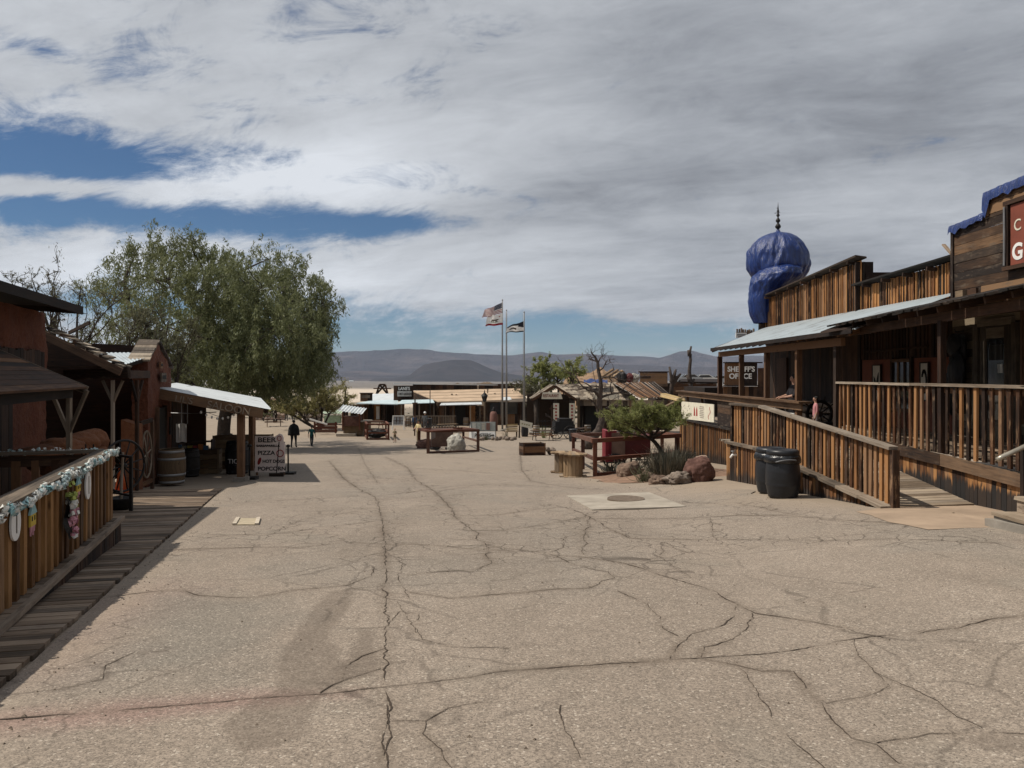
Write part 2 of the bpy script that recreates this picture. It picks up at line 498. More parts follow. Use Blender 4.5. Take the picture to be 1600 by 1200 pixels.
M_ORANGE = wood('orange weathered board', (0.014, 0.007, 0.004), (0.112, 0.042, 0.013), (0.37, 0.175, 0.062), worn=(0.30, 0.165, 0.078), var=1.0)
M_PICKET = wood('brown picket wood', (0.017, 0.008, 0.004), (0.108, 0.043, 0.016), (0.31, 0.152, 0.060), worn=(0.30, 0.18, 0.10), var=1.0)
M_LPICKET = wood('golden picket wood', (0.06, 0.026, 0.009), (0.17, 0.080, 0.026), (0.29, 0.15, 0.055))
M_SKIRT = wood('stained skirt board', (0.030, 0.013, 0.006), (0.15, 0.062, 0.022), (0.36, 0.18, 0.07), stain=(0.58, 0.95, (0.018, 0.017, 0.017)), var=.8)
M_SKIRT2 = wood('lightly stained skirt board', (0.026, 0.012, 0.006), (0.135, 0.058, 0.022), (0.32, 0.165, 0.068), var=.9, stain=(0.22, 0.85, (0.03, 0.026, 0.024)))
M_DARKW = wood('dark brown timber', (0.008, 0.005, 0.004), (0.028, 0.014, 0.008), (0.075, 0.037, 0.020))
M_CAPW = wood('shade dark board', (0.006, 0.005, 0.004), (0.016, 0.011, 0.008), (0.04, 0.025, 0.016))  # near-black: shade of cap undersides and hut inside is put into the colour
M_BROWN = wood('brown siding', (0.016, 0.008, 0.005), (0.062, 0.029, 0.015), (0.165, 0.085, 0.042), var=.8)
M_SIDING = wood('weathered brown plank siding', (0.018, 0.010, 0.007), (0.075, 0.040, 0.021), (0.20, 0.115, 0.060), worn=(0.115, 0.085, 0.06), var=0.9)
M_GREYW = wood('grey weathered deck board', (0.055, 0.038, 0.025), (0.185, 0.130, 0.088), (0.32, 0.24, 0.172), worn=(0.08, 0.056, 0.04))
M_RAIL = wood('worn grey handrail', (0.05, 0.038, 0.028), (0.155, 0.118, 0.086), (0.30, 0.245, 0.19))
M_RAMP = wood('pale ramp board', (0.07, 0.05, 0.034), (0.19, 0.142, 0.098), (0.33, 0.265, 0.195))
M_REDW = wood('red brown painted timber', (0.04, 0.014, 0.008), (0.095, 0.032, 0.018), (0.17, 0.068, 0.04), var=0.3)
M_PALEW = wood('pale spool wood', (0.09, 0.055, 0.028), (0.215, 0.142, 0.078), (0.33, 0.235, 0.145))
M_BOXW = wood('crate wood', (0.05, 0.032, 0.016), (0.135, 0.088, 0.048), (0.25, 0.18, 0.105))
M_YELW = wood('yellow new plank', (0.25, 0.17, 0.07), (0.42, 0.31, 0.15), (0.55, 0.43, 0.24))
M_SHAKE = wood('grey brown shake roof', (0.07, 0.052, 0.038), (0.175, 0.138, 0.102), (0.30, 0.25, 0.19), var=0.9)
M_ADOBE = stucco('red adobe', (0.085, 0.027, 0.015), (0.17, 0.062, 0.034))
M_ADOBE2 = stucco('orange adobe', (0.13, 0.048, 0.022), (0.21, 0.088, 0.042), scale=3)
M_METAL = metalroof('pale galvanised roof', (0.40, 0.45, 0.475))
M_METALR = metalroof('rusty striped roof', (0.30, 0.27, 0.235), rust=(0.10, 0.055, 0.03), amt=0.9)
M_WHITER = metalroof('white metal roof', (0.55, 0.58, 0.59), amt=0.5, metal=0.1)
M_TEALR = metalroof('blue white roof', (0.50, 0.60, 0.62), amt=0.2, metal=0.1)
M_TANR = plain('tan rolled roofing', (0.40, 0.295, 0.205), 0.9, 0.2, 0.8)
M_BLACK = plain('black paint', (0.012, 0.012, 0.013), 0.6)
M_IRON = plain('dark iron', (0.022, 0.02, 0.019), 0.55, 0.4, 8, metal=0.4)
M_PLASTIC = plain('black plastic', (0.014, 0.015, 0.018), 0.42, 0.3, 3, 0.05, spec=0.4)
M_BAG = plain('black bin bag', (0.008, 0.008, 0.009), 0.22, 0.2, 10, 0.5, spec=0.6)
M_WHITE = plain('white paint', (0.72, 0.71, 0.68), 0.7, 0.1)
M_CREAM = plain('cream sign paint', (0.62, 0.58, 0.47), 0.75, 0.12, 3)
M_GREYP = plain('grey pole metal', (0.22, 0.22, 0.22), 0.45, 0.15, 5, metal=0.4)
M_REDP = plain('red paint', (0.17, 0.014, 0.022), 0.5, 0.15)
M_MAROON = plain('maroon paint', (0.075, 0.012, 0.012), 0.6, 0.3)
M_SIGNRED = plain('rust red sign board', (0.19, 0.052, 0.032), 0.8, 0.2, 2)
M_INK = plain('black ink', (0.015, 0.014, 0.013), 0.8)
M_REDINK = plain('red ink', (0.28, 0.03, 0.025), 0.8)
M_STONE = plain('grey tan stone', (0.15, 0.115, 0.092), 0.95, 0.4, 5, 0.8, c2=(0.26, 0.21, 0.17))
M_PINKROCK = plain('pale pink stone', (0.27, 0.19, 0.15), 0.95, 0.35, 4, 0.7, c2=(0.40, 0.30, 0.24))
M_REDROCK = plain('dark red boulder stone', (0.085, 0.037, 0.028), 0.9, 0.35, 3, 0.8, c2=(0.15, 0.078, 0.06))
M_TANROCK = plain('tan boulder stone', (0.125, 0.08, 0.058), 0.95, 0.4, 3.5, 0.9, c2=(0.215, 0.15, 0.11))
M_PALEROCK = plain('pale grey stone', (0.30, 0.285, 0.25), 0.95, 0.4, 4, 0.8, c2=(0.46, 0.44, 0.39))
M_CONC = plain('pale concrete', (0.29, 0.253, 0.206), 0.95, 0.22, 1.6, 0.3, c2=(0.39, 0.345, 0.285))
M_CONC2 = plain('worn concrete kerb', (0.23, 0.205, 0.175), 0.95, 0.25, 3, 0.4)
M_GLASS = plain('dark window glass', (0.02, 0.024, 0.028), 0.08, 0.2, 2, 0.02, spec=0.6)
M_TARP = None
def tarp():
    m, N = newmat('blue plastic tarp')
    ob = N.n('ShaderNodeTexCoord').outputs['Object']
    n1 = N.noise(N.scale(ob, (9, 9, 1.6)), 1.5, 8, 0.66, 1.2)
    cc = N.ramp(n1, [(0.3, (0.003, 0.010, 0.05)), (0.52, (0.006, 0.024, 0.125)), (0.75, (0.016, 0.055, 0.24))])
    finish(N, cc, 0.30, n1, 0.7, 0.05, 0, 0.5)
    return m
M_TARP = tarp()
M_LEAF = leafmat('pepper tree leaf', (0.078, 0.092, 0.040), (0.138, 0.156, 0.070), (0.232, 0.245, 0.125), 0.35)
M_LEAF2 = leafmat('grey green leaf', (0.06, 0.062, 0.032), (0.105, 0.105, 0.058), (0.165, 0.16, 0.09))
M_LEAF3 = leafmat('bright palo verde leaf', (0.085, 0.105, 0.024), (0.15, 0.18, 0.044), (0.24, 0.265, 0.085))
M_LEAF4 = leafmat('yellow green twig', (0.15, 0.135, 0.045), (0.24, 0.22, 0.085), (0.34, 0.31, 0.14))
M_LEAF5 = leafmat('feathery olive leaf', (0.13, 0.15, 0.04), (0.22, 0.24, 0.078), (0.33, 0.34, 0.145), 0.4)
M_PALESIDE = wood('pale weathered siding', (0.03, 0.022, 0.015), (0.115, 0.088, 0.058), (0.22, 0.175, 0.12), var=.8)
M_YUCCA = leafmat('yucca blade', (0.04, 0.042, 0.032), (0.085, 0.082, 0.062), (0.20, 0.175, 0.125), 0.1)
M_BARK = plain('grey brown bark', (0.05, 0.038, 0.03), 0.95, 0.5, 6, 0.8)
M_DEADW = plain('dead dark wood', (0.065, 0.05, 0.042), 0.95, 0.5, 6, 0.8)
M_SKIN = plain('skin', (0.42, 0.24, 0.17), 0.6, 0.1)
M_HAIR = plain('dark hair', (0.015, 0.011, 0.008), 0.6)
CLOTH = {}
def cloth(c):
    if c not in CLOTH:
        CLOTH[c] = plain('cloth %d' % len(CLOTH), c, 0.9, 0.2, 9, 0.4)
    return CLOTH[c]

def ground_mat():
    m, N = newmat('desert ground')
    ob = N.n('ShaderNodeTexCoord').outputs['Object']
    sep = N.n('ShaderNodeSeparateXYZ', {0: ob}); X, Y, Z = sep.outputs
    n1 = N.noise(ob, 0.55, 8, 0.65); n2 = N.noise(ob, 9.0, 6, 0.7)
    near = N.ramp(N.m('ADD', N.m('MULTIPLY', n1, 0.6), N.m('MULTIPLY', n2, 0.4)), [(0.3, (0.20, 0.158, 0.118)), (0.55, (0.265, 0.212, 0.160)), (0.8, (0.335, 0.272, 0.21))])
    # desert beyond the village: scrub slope, pale dry lake, darker scrub
    nb = N.noise(N.scale(ob, (0.0012, 0.0022, 1)), 1.0, 8, 0.62)
    ns = N.noise(N.scale(ob, (0.02, 0.02, 0.0)), 1.0, 6, 0.7)
    yv = N.m('ADD', Y, N.m('MULTIPLY', N.m('SUBTRACT', nb, 0.5), 1500.0))
    scrub = N.mix(N.sstep(ns, 0.42, 0.60), (0.25, 0.20, 0.15), (0.12, 0.105, 0.078))
    playa = N.mix(ns, (0.44, 0.36, 0.275), (0.52, 0.44, 0.35))
    far = N.mix(N.sstep(ns, 0.38, 0.6), (0.20, 0.165, 0.135), (0.10, 0.09, 0.075))
    c = N.mix(N.sstep(yv, 900, 1300), scrub, playa)
    c = N.mix(N.sstep(yv, 3000, 3500), c, far)
    c = N.mix(N.sstep(Y, 110, 150), near, c)
    finish(N, c, 0.95, N.m('ADD', n1, n2), 0.5, 0.03)
    return m
M_GROUND = ground_mat()
def mountain_mat():
    m, N = newmat('desert mountain rock')
    ob = N.n('ShaderNodeTexCoord').outputs['Object']
    n1 = N.noise(N.scale(ob, (0.0011, 0.0011, 0.004)), 1.0, 9, 0.65)
    cc = N.ramp(n1, [(0.3, (0.018, 0.014, 0.018)), (0.50, (0.056, 0.044, 0.048)), (0.72, (0.16, 0.12, 0.112))])
    n2 = N.noise(N.scale(ob, (0.004, 0.0022, 0.006)), 1.0, 9, 0.7)
    finish(N, cc, 0.95, N.m('ADD', n1, n2), 1.0, 260.0)
    return m
M_MOUNT = mountain_mat()
M_BUTTE = plain('dark butte rock', (0.008, 0.006, 0.007), 0.95, 0.5, 0.004, 0.0, c2=(0.028, 0.021, 0.022))
def street_mat():
    m, N = newmat('old tan asphalt')
    ob = N.n('ShaderNodeTexCoord').outputs['Object']
    at = N.n('ShaderNodeAttribute', attribute_name='wear')
    sep = N.n('ShaderNodeSeparateColor', {0: at.outputs['Color']}); stain, band, dust = sep.outputs
    at2 = N.n('ShaderNodeAttribute', attribute_name='tint')
    sep2 = N.n('ShaderNodeSeparateColor', {0: at2.outputs['Color']}); red, craq, grey = sep2.outputs
    n1 = N.noise(ob, 0.45, 7, 0.6); n2 = N.noise(ob, 2.6, 6, 0.65)
    v1 = N.n('ShaderNodeTexVoronoi', {'Vector': ob, 'Scale': 84.0})
    v2 = N.n('ShaderNodeTexVoronoi', {'Vector': ob, 'Scale': 175.0})
    g1 = N.n('ShaderNodeSeparateColor', {0: v1.outputs['Color']}).outputs[0]
    g2 = N.n('ShaderNodeSeparateColor', {0: v2.outputs['Color']}).outputs[1]
    base = N.ramp(N.m('ADD', N.m('MULTIPLY', n1, 0.55), N.m('MULTIPLY', n2, 0.45)), [(0.3, (0.200, 0.162, 0.128)), (0.52, (0.243, 0.199, 0.159)), (0.75, (0.292, 0.244, 0.198))])
    n3 = N.noise(ob, 0.22, 6, 0.6, 0.5); n4 = N.noise(N.n('ShaderNodeMapping', {'Vector': ob, 'Rotation': (0, 0, rad(-12)), 'Scale': (1.1, 0.16, 1)}).outputs[0], 1.0, 6, 0.62, 0.4)
    base = N.mix(N.m('MULTIPLY', N.sstep(n3, 0.46, 0.62), 0.5), base, (0.19, 0.166, 0.138))
    base = N.mix(N.m('MULTIPLY', N.sstep(n4, 0.52, 0.66), 0.42), base, (0.175, 0.142, 0.112))
    base = N.mix(N.m('MULTIPLY', N.sstep(N.noise(ob, 1.3, 9, 0.72), 0.52, 0.68), 0.4), base, (0.155, 0.128, 0.10))
    base = N.mix(N.m('MULTIPLY', N.sstep(N.noise(ob, 0.8, 9, 0.7, 1.0), 0.56, 0.70), 0.4), base, (0.33, 0.275, 0.22))
    # dust blown over the edges
    base = N.mix(N.m('MULTIPLY', dust, 0.80), base, (0.272, 0.218, 0.166))
    base = N.mix(N.m('MULTIPLY', red, 0.55), base, (0.24, 0.145, 0.125))
    base = N.mix(N.m('MULTIPLY', grey, 0.42), base, (0.145, 0.138, 0.118))
    sp = N.m('ADD', N.m('MULTIPLY', g1, 0.75), N.m('MULTIPLY', g2, 0.55))      # 0 .. 1.3
    k = N.n('ShaderNodeMapRange', {0: sp, 1: 0.0, 2: 1.3, 3: 0.45, 4: 1.50}).outputs[0]
    k = N.m('ADD', N.m('MULTIPLY', k, N.m('SUBTRACT', 1.0, N.m('MULTIPLY', dust, 0.6))), N.m('MULTIPLY', dust, 0.6))
    kk = N.n('ShaderNodeCombineColor', {0: k, 1: k, 2: k}).outputs[0]
    base = N.mix(1.0, base, kk, 'MULTIPLY')
    peb = N.m('MULTIPLY', N.sstep(g1, 0.965, 0.98), N.m('SUBTRACT', 0.75, N.m('MULTIPLY', dust, 0.6)))
    base = N.mix(peb, base, (0.44, 0.385, 0.32))
    dk = N.m('MULTIPLY', N.sstep(g2, 0.06, 0.03), 0.6)
    base = N.mix(dk, base, (0.05, 0.042, 0.036))
    # soil in the cracks and stains
    base = N.mix(N.m('MULTIPLY', band, 0.58), base, (0.105, 0.078, 0.056))
    base = N.mix(N.m('MULTIPLY', stain, N.m('ADD', 0.26, N.m('MULTIPLY', n2, 0.45))), base, (0.100, 0.076, 0.058))
    # fine crazing where the surface has broken up
    wv = N.n('ShaderNodeVectorMath', {0: ob, 1: N.scale(N.noise(ob, 3.0, 4, 0.6, 0, 1), (0.28, 0.28, 0.0))}, operation='ADD').outputs[0]
    cv = N.n('ShaderNodeTexVoronoi', {'Vector': N.scale(wv, (1.0, 1.0, 0.0)), 'Scale': 2.4}, feature='DISTANCE_TO_EDGE').outputs['Distance']
    line = N.m('MULTIPLY', N.sstep(cv, 0.030, 0.006), craq)
    cv2 = N.n('ShaderNodeTexVoronoi', {'Vector': N.scale(wv, (1.0, 1.0, 0.0)), 'Scale': 0.75}, feature='DISTANCE_TO_EDGE').outputs['Distance']
    line2 = N.m('MULTIPLY', N.m('MULTIPLY', N.sstep(cv2, 0.018, 0.003), N.m('MULTIPLY', N.sstep(n2, 0.40, 0.52), N.sstep(n1, 0.40, 0.58))), 0.62)
    line = N.m('MAXIMUM', line, line2)
    base = N.mix(N.m('MULTIPLY', line, 0.7), base, (0.05, 0.038, 0.029))
    h = N.m('SUBTRACT', N.m('ADD', N.m('MULTIPLY', g1, 0.5), N.m('MULTIPLY', n2, 0.8)), N.m('MULTIPLY', line, 1.0))
    finish(N, base, 0.93, h, 0.35, 0.006)
    return m
M_STREET = street_mat()
M_CRACK = plain('crack soil', (0.052, 0.038, 0.028), 1.0, 0.4, 20)
# ------------------------------------------------------------------ ground sheet out to the horizon
def struct(o):
    o['kind'] = 'structure'
    return o
def axis_samples(vals):
    return np.unique(np.round(np.concatenate(vals), 4))
def mesh_grid(name, X, Y, Z, mat, smooth=True):
    nr, nc = X.shape
    v_ = np.stack([X.ravel(), Y.ravel(), Z.ravel()], 1)
    i = np.arange(nr - 1)[:, None] * nc + np.arange(nc - 1)[None, :]
    f_ = np.stack([i, i + 1, i + nc + 1, i + nc], -1).reshape(-1, 4)
    me = bpy.data.meshes.new(name)
    me.vertices.add(len(v_)); me.vertices.foreach_set('co', v_.ravel())
    me.loops.add(f_.size); me.loops.foreach_set('vertex_index', f_.ravel().astype(np.int32))
    me.polygons.add(len(f_)); me.polygons.foreach_set('loop_start', np.arange(0, f_.size, 4, dtype=np.int32))
    me.update(calc_edges=True)
    if smooth: me.polygons.foreach_set('use_smooth', np.ones(len(f_), bool))
    me.materials.append(mat)
    o = bpy.data.objects.new(name, me); col.objects.link(o)
    ORG[o.name] = Vector((0, 0, 0))
    return o
xs = axis_samples([np.arange(-30, 30.1, 0.5), np.array([-13600, -9000, -4000, -1500, -700, -300, -150, -90, -60, -45, -36, 36, 45, 60, 90, 150, 300, 700, 1500, 4000, 9000, 13600.])])
ys = axis_samples([np.arange(-6, 70, 0.5), np.arange(70, 260, 6), np.array([-60, -30, -15, 300, 400, 500, 700, 1000, 1500, 2500, 4000, 7000, 10000, 13600.])])
GX, GY = np.meshgrid(xs, ys)
GZ = gz(GX, GY)
rngn = np.random.default_rng(3)
bump_ = np.where((np.abs(GX) < 60) & (GY > 64), rngn.normal(0, 0.03, GX.shape), 0)
struct(mesh_grid('ground', GX, GY, GZ - 0.012 + bump_, M_GROUND))

# ------------------------------------------------------------------ the worn asphalt street
def left_edge(y):
    return np.interp(y, [-4, 4.6, 18.1, 21.0, 30, 40, 48, 62], [-0.65, -3.05, -6.83, -7.25, -10.2, -15, -17, -17])
def right_edge(y):
    b_ = np.interp(y, [-4, 6.5, 9.8, 11.6, 13.2, 16.0, 18.3, 20, 22, 26, 30, 36, 48, 62], [8.5, 8.2, 6.9, 6.1, 5.0, 4.6, 3.6, 2.6, 2.1, 2.3, 3.4, 6.0, 8, 8])
    return b_ + 0.16 * np.sin(y * 2.1) + 0.09 * np.sin(y * 5.7 + 1)
sy = [-3.0]
while sy[-1] < 61: sy.append(sy[-1] + max(0.03, 0.0065 * max(sy[-1], 0)))
sy = np.array(sy); nc_ = 540
tt = np.linspace(0, 1, nc_)
le = left_edge(sy); re_ = right_edge(sy)
SX = le[:, None] + (re_ - le)[:, None] * tt[None, :]
SY = np.repeat(sy[:, None], nc_, 1)
# gentle unevenness
SZ = gz(SX, SY) + 0.004 + 0.010 * np.sin(SX * 1.1 + SY * 0.35) * np.sin(SY * 0.55)* np.clip((SX - le[:, None]) * 2, 0, 1) * np.clip((re_[:, None] - SX) * 2, 0, 1)
def street_z(x, y):
    l_ = left_edge(y); r_ = right_edge(y)
    return gzf(x, y) + 0.004 + 0.010 * math.sin(x * 1.1 + y * 0.35) * math.sin(y * 0.55) * min(max((x - l_) * 2, 0), 1) * min(max((r_ - x) * 2, 0), 1)
street = struct(mesh_grid('street', SX, SY, SZ, M_STREET))

# crack lines read off the old paving (photo pixels -> points on the street)
CR = [
 (3, [(-120,1140),(0,1125),(75,1118),(160,1112),(230,1106),(310,1100),(400,1092),(500,1087),(600,1076),(660,1070),(740,1060),(800,1050),(860,1046),(920,1042),(990,1037),(1045,1032),(1100,1029),(1180,1024),(1240,1017),(1310,1003),(1370,995),(1440,990),(1500,982),(1550,968),(1620,962)]),
 (3, [(606,1260),(605,1200),(603,1140),(600,1060),(603,1000),(603,940),(604,900),(602,860),(598,820),(593,795),(586,777),(562,765),(536,747),(514,720)]),
 (3, [(602,714),(637,731),(650,751),(680,769),(698,786),(715,812),(737,828),(759,852),(790,858),(838,863),(864,869),(910,872),(965,880),(1015,895),(1065,910),(1120,927),(1150,945),(1180,960),(1230,967),(1290,977),(1340,990),(1380,997)]),
 (2, [(920,807),(950,826),(985,842),(1080,844),(1200,842),(1270,845),(1400,842),(1500,846),(1560,849)]),
 (2, [(925,810),(1075,810),(1150,806),(1225,806),(1300,812),(1400,819)]),
 (1, [(1065,788),(1150,786),(1225,802),(1250,806)]),
 (2, [(1150,950),(1147,965),(1125,980),(1080,992),(1055,1015),(1047,1030)]),
 (1, [(965,925),(1012,945),(1032,965),(1035,982),(1060,995)]),
 (2, [(1175,960),(1170,980),(1145,1000),(1100,1012),(1095,1028)]),
 (1, [(1335,1000),(1340,1025),(1365,1050),(1425,1075),(1465,1095),(1495,1120),(1535,1137)]),
 (2, [(1095,1030),(1150,1040),(1190,1050),(1240,1050),(1260,1080),(1285,1100),(1305,1132),(1330,1155),(1370,1165),(1405,1195),(1430,1240)]),
 (2, [(1370,1162),(1450,1147),(1535,1144),(1620,1146)]),
 (1, [(1290,1100),(1350,1090),(1390,1072),(1365,1050)]),
 (1, [(1150,1035),(1170,1065),(1200,1105),(1210,1135),(1250,1170),(1290,1205)]),
 (1, [(876,1105),(877,1127),(892,1155),(912,1200)]),
 (2, [(180,932),(230,927),(285,923),(310,932),(390,935),(465,922),(540,915),(580,900),(586,885)]),
 (2, [(270,860),(375,857),(475,855),(540,847),(600,850),(650,850),(725,857),(800,862)]),
 (1, [(325,837),(425,835),(500,825),(590,815)]),
 (2, [(500,1085),(520,1072),(545,1062),(595,1047)]),
 (2, [(535,1062),(540,1045),(565,1027),(600,1015)]),
 (2, [(605,1105),(608,1130),(612,1155),(597,1190)]),
 (1, [(620,940),(660,1000),(700,1012),(800,1015)]),
 (1, [(612,1130),(665,1130),(660,1150),(690,1175),(710,1210)]),
 (1, [(665,1130),(700,1110),(755,1100)]),
 (2, [(387,784),(497,780),(562,775),(590,776),(680,764),(760,757)]),
 (1, [(310,842),(420,834),(500,832)]),
 (1, [(593,782),(676,775),(745,772)]),
 (2, [(715,806),(781,804),(825,797),(869,793)]),
 (2, [(720,828),(781,830),(847,821),(912,808),(935,800)]),
 (2, [(869,790),(905,800),(922,808),(912,843),(912,868)]),
 (1, [(860,865),(882,852),(880,835)]),
 (1, [(425,832),(475,812),(560,800)]),
 (1, [(602,860),(630,880),(622,905),(640,935)]),
 (2, [(864,869),(900,885),(950,895),(960,905),(920,920),(800,927),(700,935),(640,925)]),
 (2, [(759,852),(768,880),(745,890),(690,893),(640,897)]),
 (1, [(680,769),(740,760),(800,757),(850,760)]),
 (2, [(812,700),(815,735),(830,752),(880,760),(930,765)]),
 (1, [(638,731),(700,735),(770,740)]),
 (1, [(1075,865),(1035,848),(1030,872),(1000,880)]),
 (1, [(1030,872),(1050,885),(1080,905)]),
 (1, [(700,714),(760,720),(812,715)]),
 (1, [(420,730),(540,740),(640,752)]),
 (1, [(560,700),(570,725),(590,755)]),
 (1, [(1110,810),(1115,840),(1160,845)]),
 (1, [(650,990),(655,960),(625,955),(606,975)]),
 (1, [(100,1075),(160,1062),(165,1040),(210,1020),(260,1018)]),
]
rc = random.Random(11)
lines3 = []
for wd, pl in CR:
    g = [G(*p) for p in pl]
    pts = []
    for p, q in zip(g, g[1:]):
        L = (q - p).length
        n = max(2, int(L / 0.035))
        dr = (q - p).normalized(); nm = Vector((-dr.y, dr.x, 0))
        amp = min(0.055, L * 0.07)
        s0 = rc.uniform(0, 99)
        for k in range(n):
            t = k / n
            o_ = (mnoise.noise(Vector((s0 + t * L * 1.7, 3, wd))) * 1.4 + mnoise.noise(Vector((s0 + t * L * 6, 9, wd))) * 0.6 + mnoise.noise(Vector((s0 + t * L * 17, 9, wd))) * 0.55) * amp * math.sin(math.pi * min(1, max(0, t * 3)) / 2 if t < .33 else math.pi * min(1, (1 - t) * 3) / 2)
            pts.append(p.lerp(q, t) + nm * o_)
    pts.append(g[-1])
    lines3.append((wd, pts))
mb = MB()
for wd, pts in lines3:
    base = {3: 0.0042, 2: 0.0034, 1: 0.0023}[wd]
    s0 = rc.uniform(0, 99)
    ring = []
    for i, p in enumerate(pts):
        t_ = (pts[min(i + 1, len(pts) - 1)] - pts[max(i - 1, 0)]); t_.z = 0
        if t_.length < 1e-6: t_ = Vector((1, 0, 0))
        t_.normalize(); nm = Vector((-t_.y, t_.x, 0))
        k = mnoise.noise(Vector((s0 + i * 0.11, 0, 0))) + 0.5 * mnoise.noise(Vector((s0 + i * 0.6, 5, 0)))
        w_ = base * max(0.0, 0.62 + 1.35 * k)
        l_, r_ = left_edge(p.y), right_edge(p.y)
        if not (l_ + .05 < p.x < r_ - .05) or p.y > 60: w_ = 0.0
        w_ *= 1 + p.y * 0.05
        ring.append((p, nm, w_))
    for (p, n0, w0), (q, n1, w1) in zip(ring, ring[1:]):
        if w0 < 0.001 and w1 < 0.001: continue
        a_ = [p - n0 * w0, q - n1 * w1, q + n1 * w1, p + n0 * w0]
        mb.face([Vector((c.x, c.y, street_z(c.x, c.y) + 0.004)) for c in a_])
ck = mb.build('street_cracks', M_CRACK); struct(ck)

# wear: how far each street vertex is from a crack, stains with ragged outlines
PX = SX.ravel(); PY = SY.ravel()
band = np.zeros(PX.size)
nearcr = np.full(PX.size, 9.0)
for wd, pts in lines3:
    arr = np.array([(p.x, p.y) for p in pts[::3]] + [(pts[-1].x, pts[-1].y)])
    x0, x1, y0, y1 = arr[:, 0].min() - 1, arr[:, 0].max() + 1, arr[:, 1].min() - 1, arr[:, 1].max() + 1
    sel = np.where((PX > x0) & (PX < x1) & (PY > y0) & (PY < y1))[0]
    if not len(sel): continue
    qx, qy = PX[sel], PY[sel]
    dmin = np.full(len(sel), 9.0)
    for k in range(len(arr) - 1):
        ax, ay = arr[k]; bx, by = arr[k + 1]
        ll = (bx - ax) ** 2 + (by - ay) ** 2 + 1e-9
        s_ = np.where((np.abs(qx - ax) < 1.2) & (np.abs(qy - ay) < 1.2))[0]
        t_ = np.clip(((qx[s_] - ax) * (bx - ax) + (qy[s_] - ay) * (by - ay)) / ll, 0, 1)
        dd = np.hypot(qx[s_] - ax - t_ * (bx - ax), qy[s_] - ay - t_ * (by - ay))
        dmin[s_] = np.minimum(dmin[s_], dd)
    wid = {3: 0.055, 2: 0.042, 1: 0.028}[wd] * (1 + 0.035 * qy)
    amp = {3: 1.0, 2: 0.9, 1: 0.65}[wd]
    vary = np.clip(0.55 + 0.55 * np.sin(qx * 1.3 + qy * 2.1 + wd) * np.sin(qx * 0.7 - qy * 1.1), 0.38, 1)
    band[sel] = np.maximum(band[sel], amp * vary * np.exp(-(dmin / wid) ** 2))
    nearcr[sel] = np.minimum(nearcr[sel], dmin)
def ragged(n, f1):
    return np.array([mnoise.fractal(Vector((x_ * f1, y_ * f1, n)), 0.7, 2.1, 4) for x_, y_ in zip(PX, PY)])
RG = ragged(1.0, 1.6); RG2 = ragged(7.0, 0.7)
def polymask(pxpts, soft=0.05, rag=0.10):
    g = np.array([(q.x, q.y) for q in (G(*p) for p in pxpts)])
    inside = np.zeros(PX.size, bool); dist = np.full(PX.size, 1e9)
    n = len(g)
    for i in range(n):
        ax, ay = g[i]; bx, by = g[(i + 1) % n]
        c_ = ((ay > PY) != (by > PY)) & (PX < (bx - ax) * (PY - ay) / (by - ay + 1e-12) + ax)
        inside ^= c_
        ll = (bx - ax) ** 2 + (by - ay) ** 2 + 1e-9
        t_ = np.clip(((PX - ax) * (bx - ax) + (PY - ay) * (by - ay)) / ll, 0, 1)
        dist = np.minimum(dist, np.hypot(PX - ax - t_ * (bx - ax), PY - ay - t_ * (by - ay)))
    sd = np.where(inside, dist, -dist) + rag * RG
    return np.clip(sd / soft * 0.5 + 0.5, 0, 1)
stain = np.maximum.reduce([
    polymask([(490,945),(520,925),(555,917),(551,935),(537,962),(522,985),(512,1000),(527,1012),(522,1032),(550,1036),(556,1000),(562,985),(586,984),(587,1020),(590,1052),(560,1062),(530,1072),(508,1092),(498,1112),(480,1150),(430,1168),(370,1182),(345,1130),(400,1092),(430,1085),(433,1060),(447,1010),(460,985),(482,965)], 0.022, 0.04) * 0.85,
    polymask([(1490,1152),(1560,1148),(1640,1150),(1640,1180),(1540,1172)], 0.05, 0.08) * 0.75,
    polymask([(1250,900),(1330,920),(1500,950),(1500,965),(1400,950),(1290,925)], 0.35, 0.25) * 0.35,
    polymask([(1440,885),(1560,905),(1560,912),(1450,895)], 0.15, 0.1) * 0.4,
    polymask([(750,825),(768,823),(775,850),(757,855)], 0.1, 0.1) * 0.55,
    polymask([(596,800),(606,800),(608,830),(600,835)], 0.1, 0.1) * 0.4,
    polymask([(420,790),(520,782),(560,800),(480,815)], 0.4, 0.3) * 0.3])
fx = G(383, 815)
dl = PX - left_edge(PY); dr_ = right_edge(PY) - PX
dust = np.clip(1 - (dl + 0.22 * RG) / 0.55, 0, 1) * 0.75
dust = np.maximum(dust, np.clip(1.05 - (dr_ + 0.55 * RG2) / 1.3, 0, 1) * np.clip((PY - 7) / 3, 0, 1))
dust = np.maximum(dust, np.clip((PY - 20 + 5 * RG2) / 16, 0, 0.5))
dust = np.maximum(dust, np.clip(0.35 * RG2, 0, 0.35))
red = polymask([(-60,1120),(200,1095),(420,1085),(560,1080),(560,1090),(380,1105),(220,1125),(60,1140),(-60,1150)], 0.12, 0.12)
red = np.maximum(red, 0.5 * polymask([(160,940),(250,915),(300,925),(200,990),(100,1060),(60,1050)], 0.4, 0.3))
grey = polymask([(235,935),(300,930),(430,940),(470,960),(420,1000),(350,1060),(180,1070),(100,1080),(180,1000)], 0.35, 0.3)
grey = np.maximum(grey, 0.8 * np.clip(RG2 * 1.5 - 0.45, 0, 1) * (PY < 18))
craq = np.clip(1.25 - nearcr / 0.55 + 0.8 * RG2, 0, 1) * np.clip((PY - 6.0) / 3, 0.25, 1)
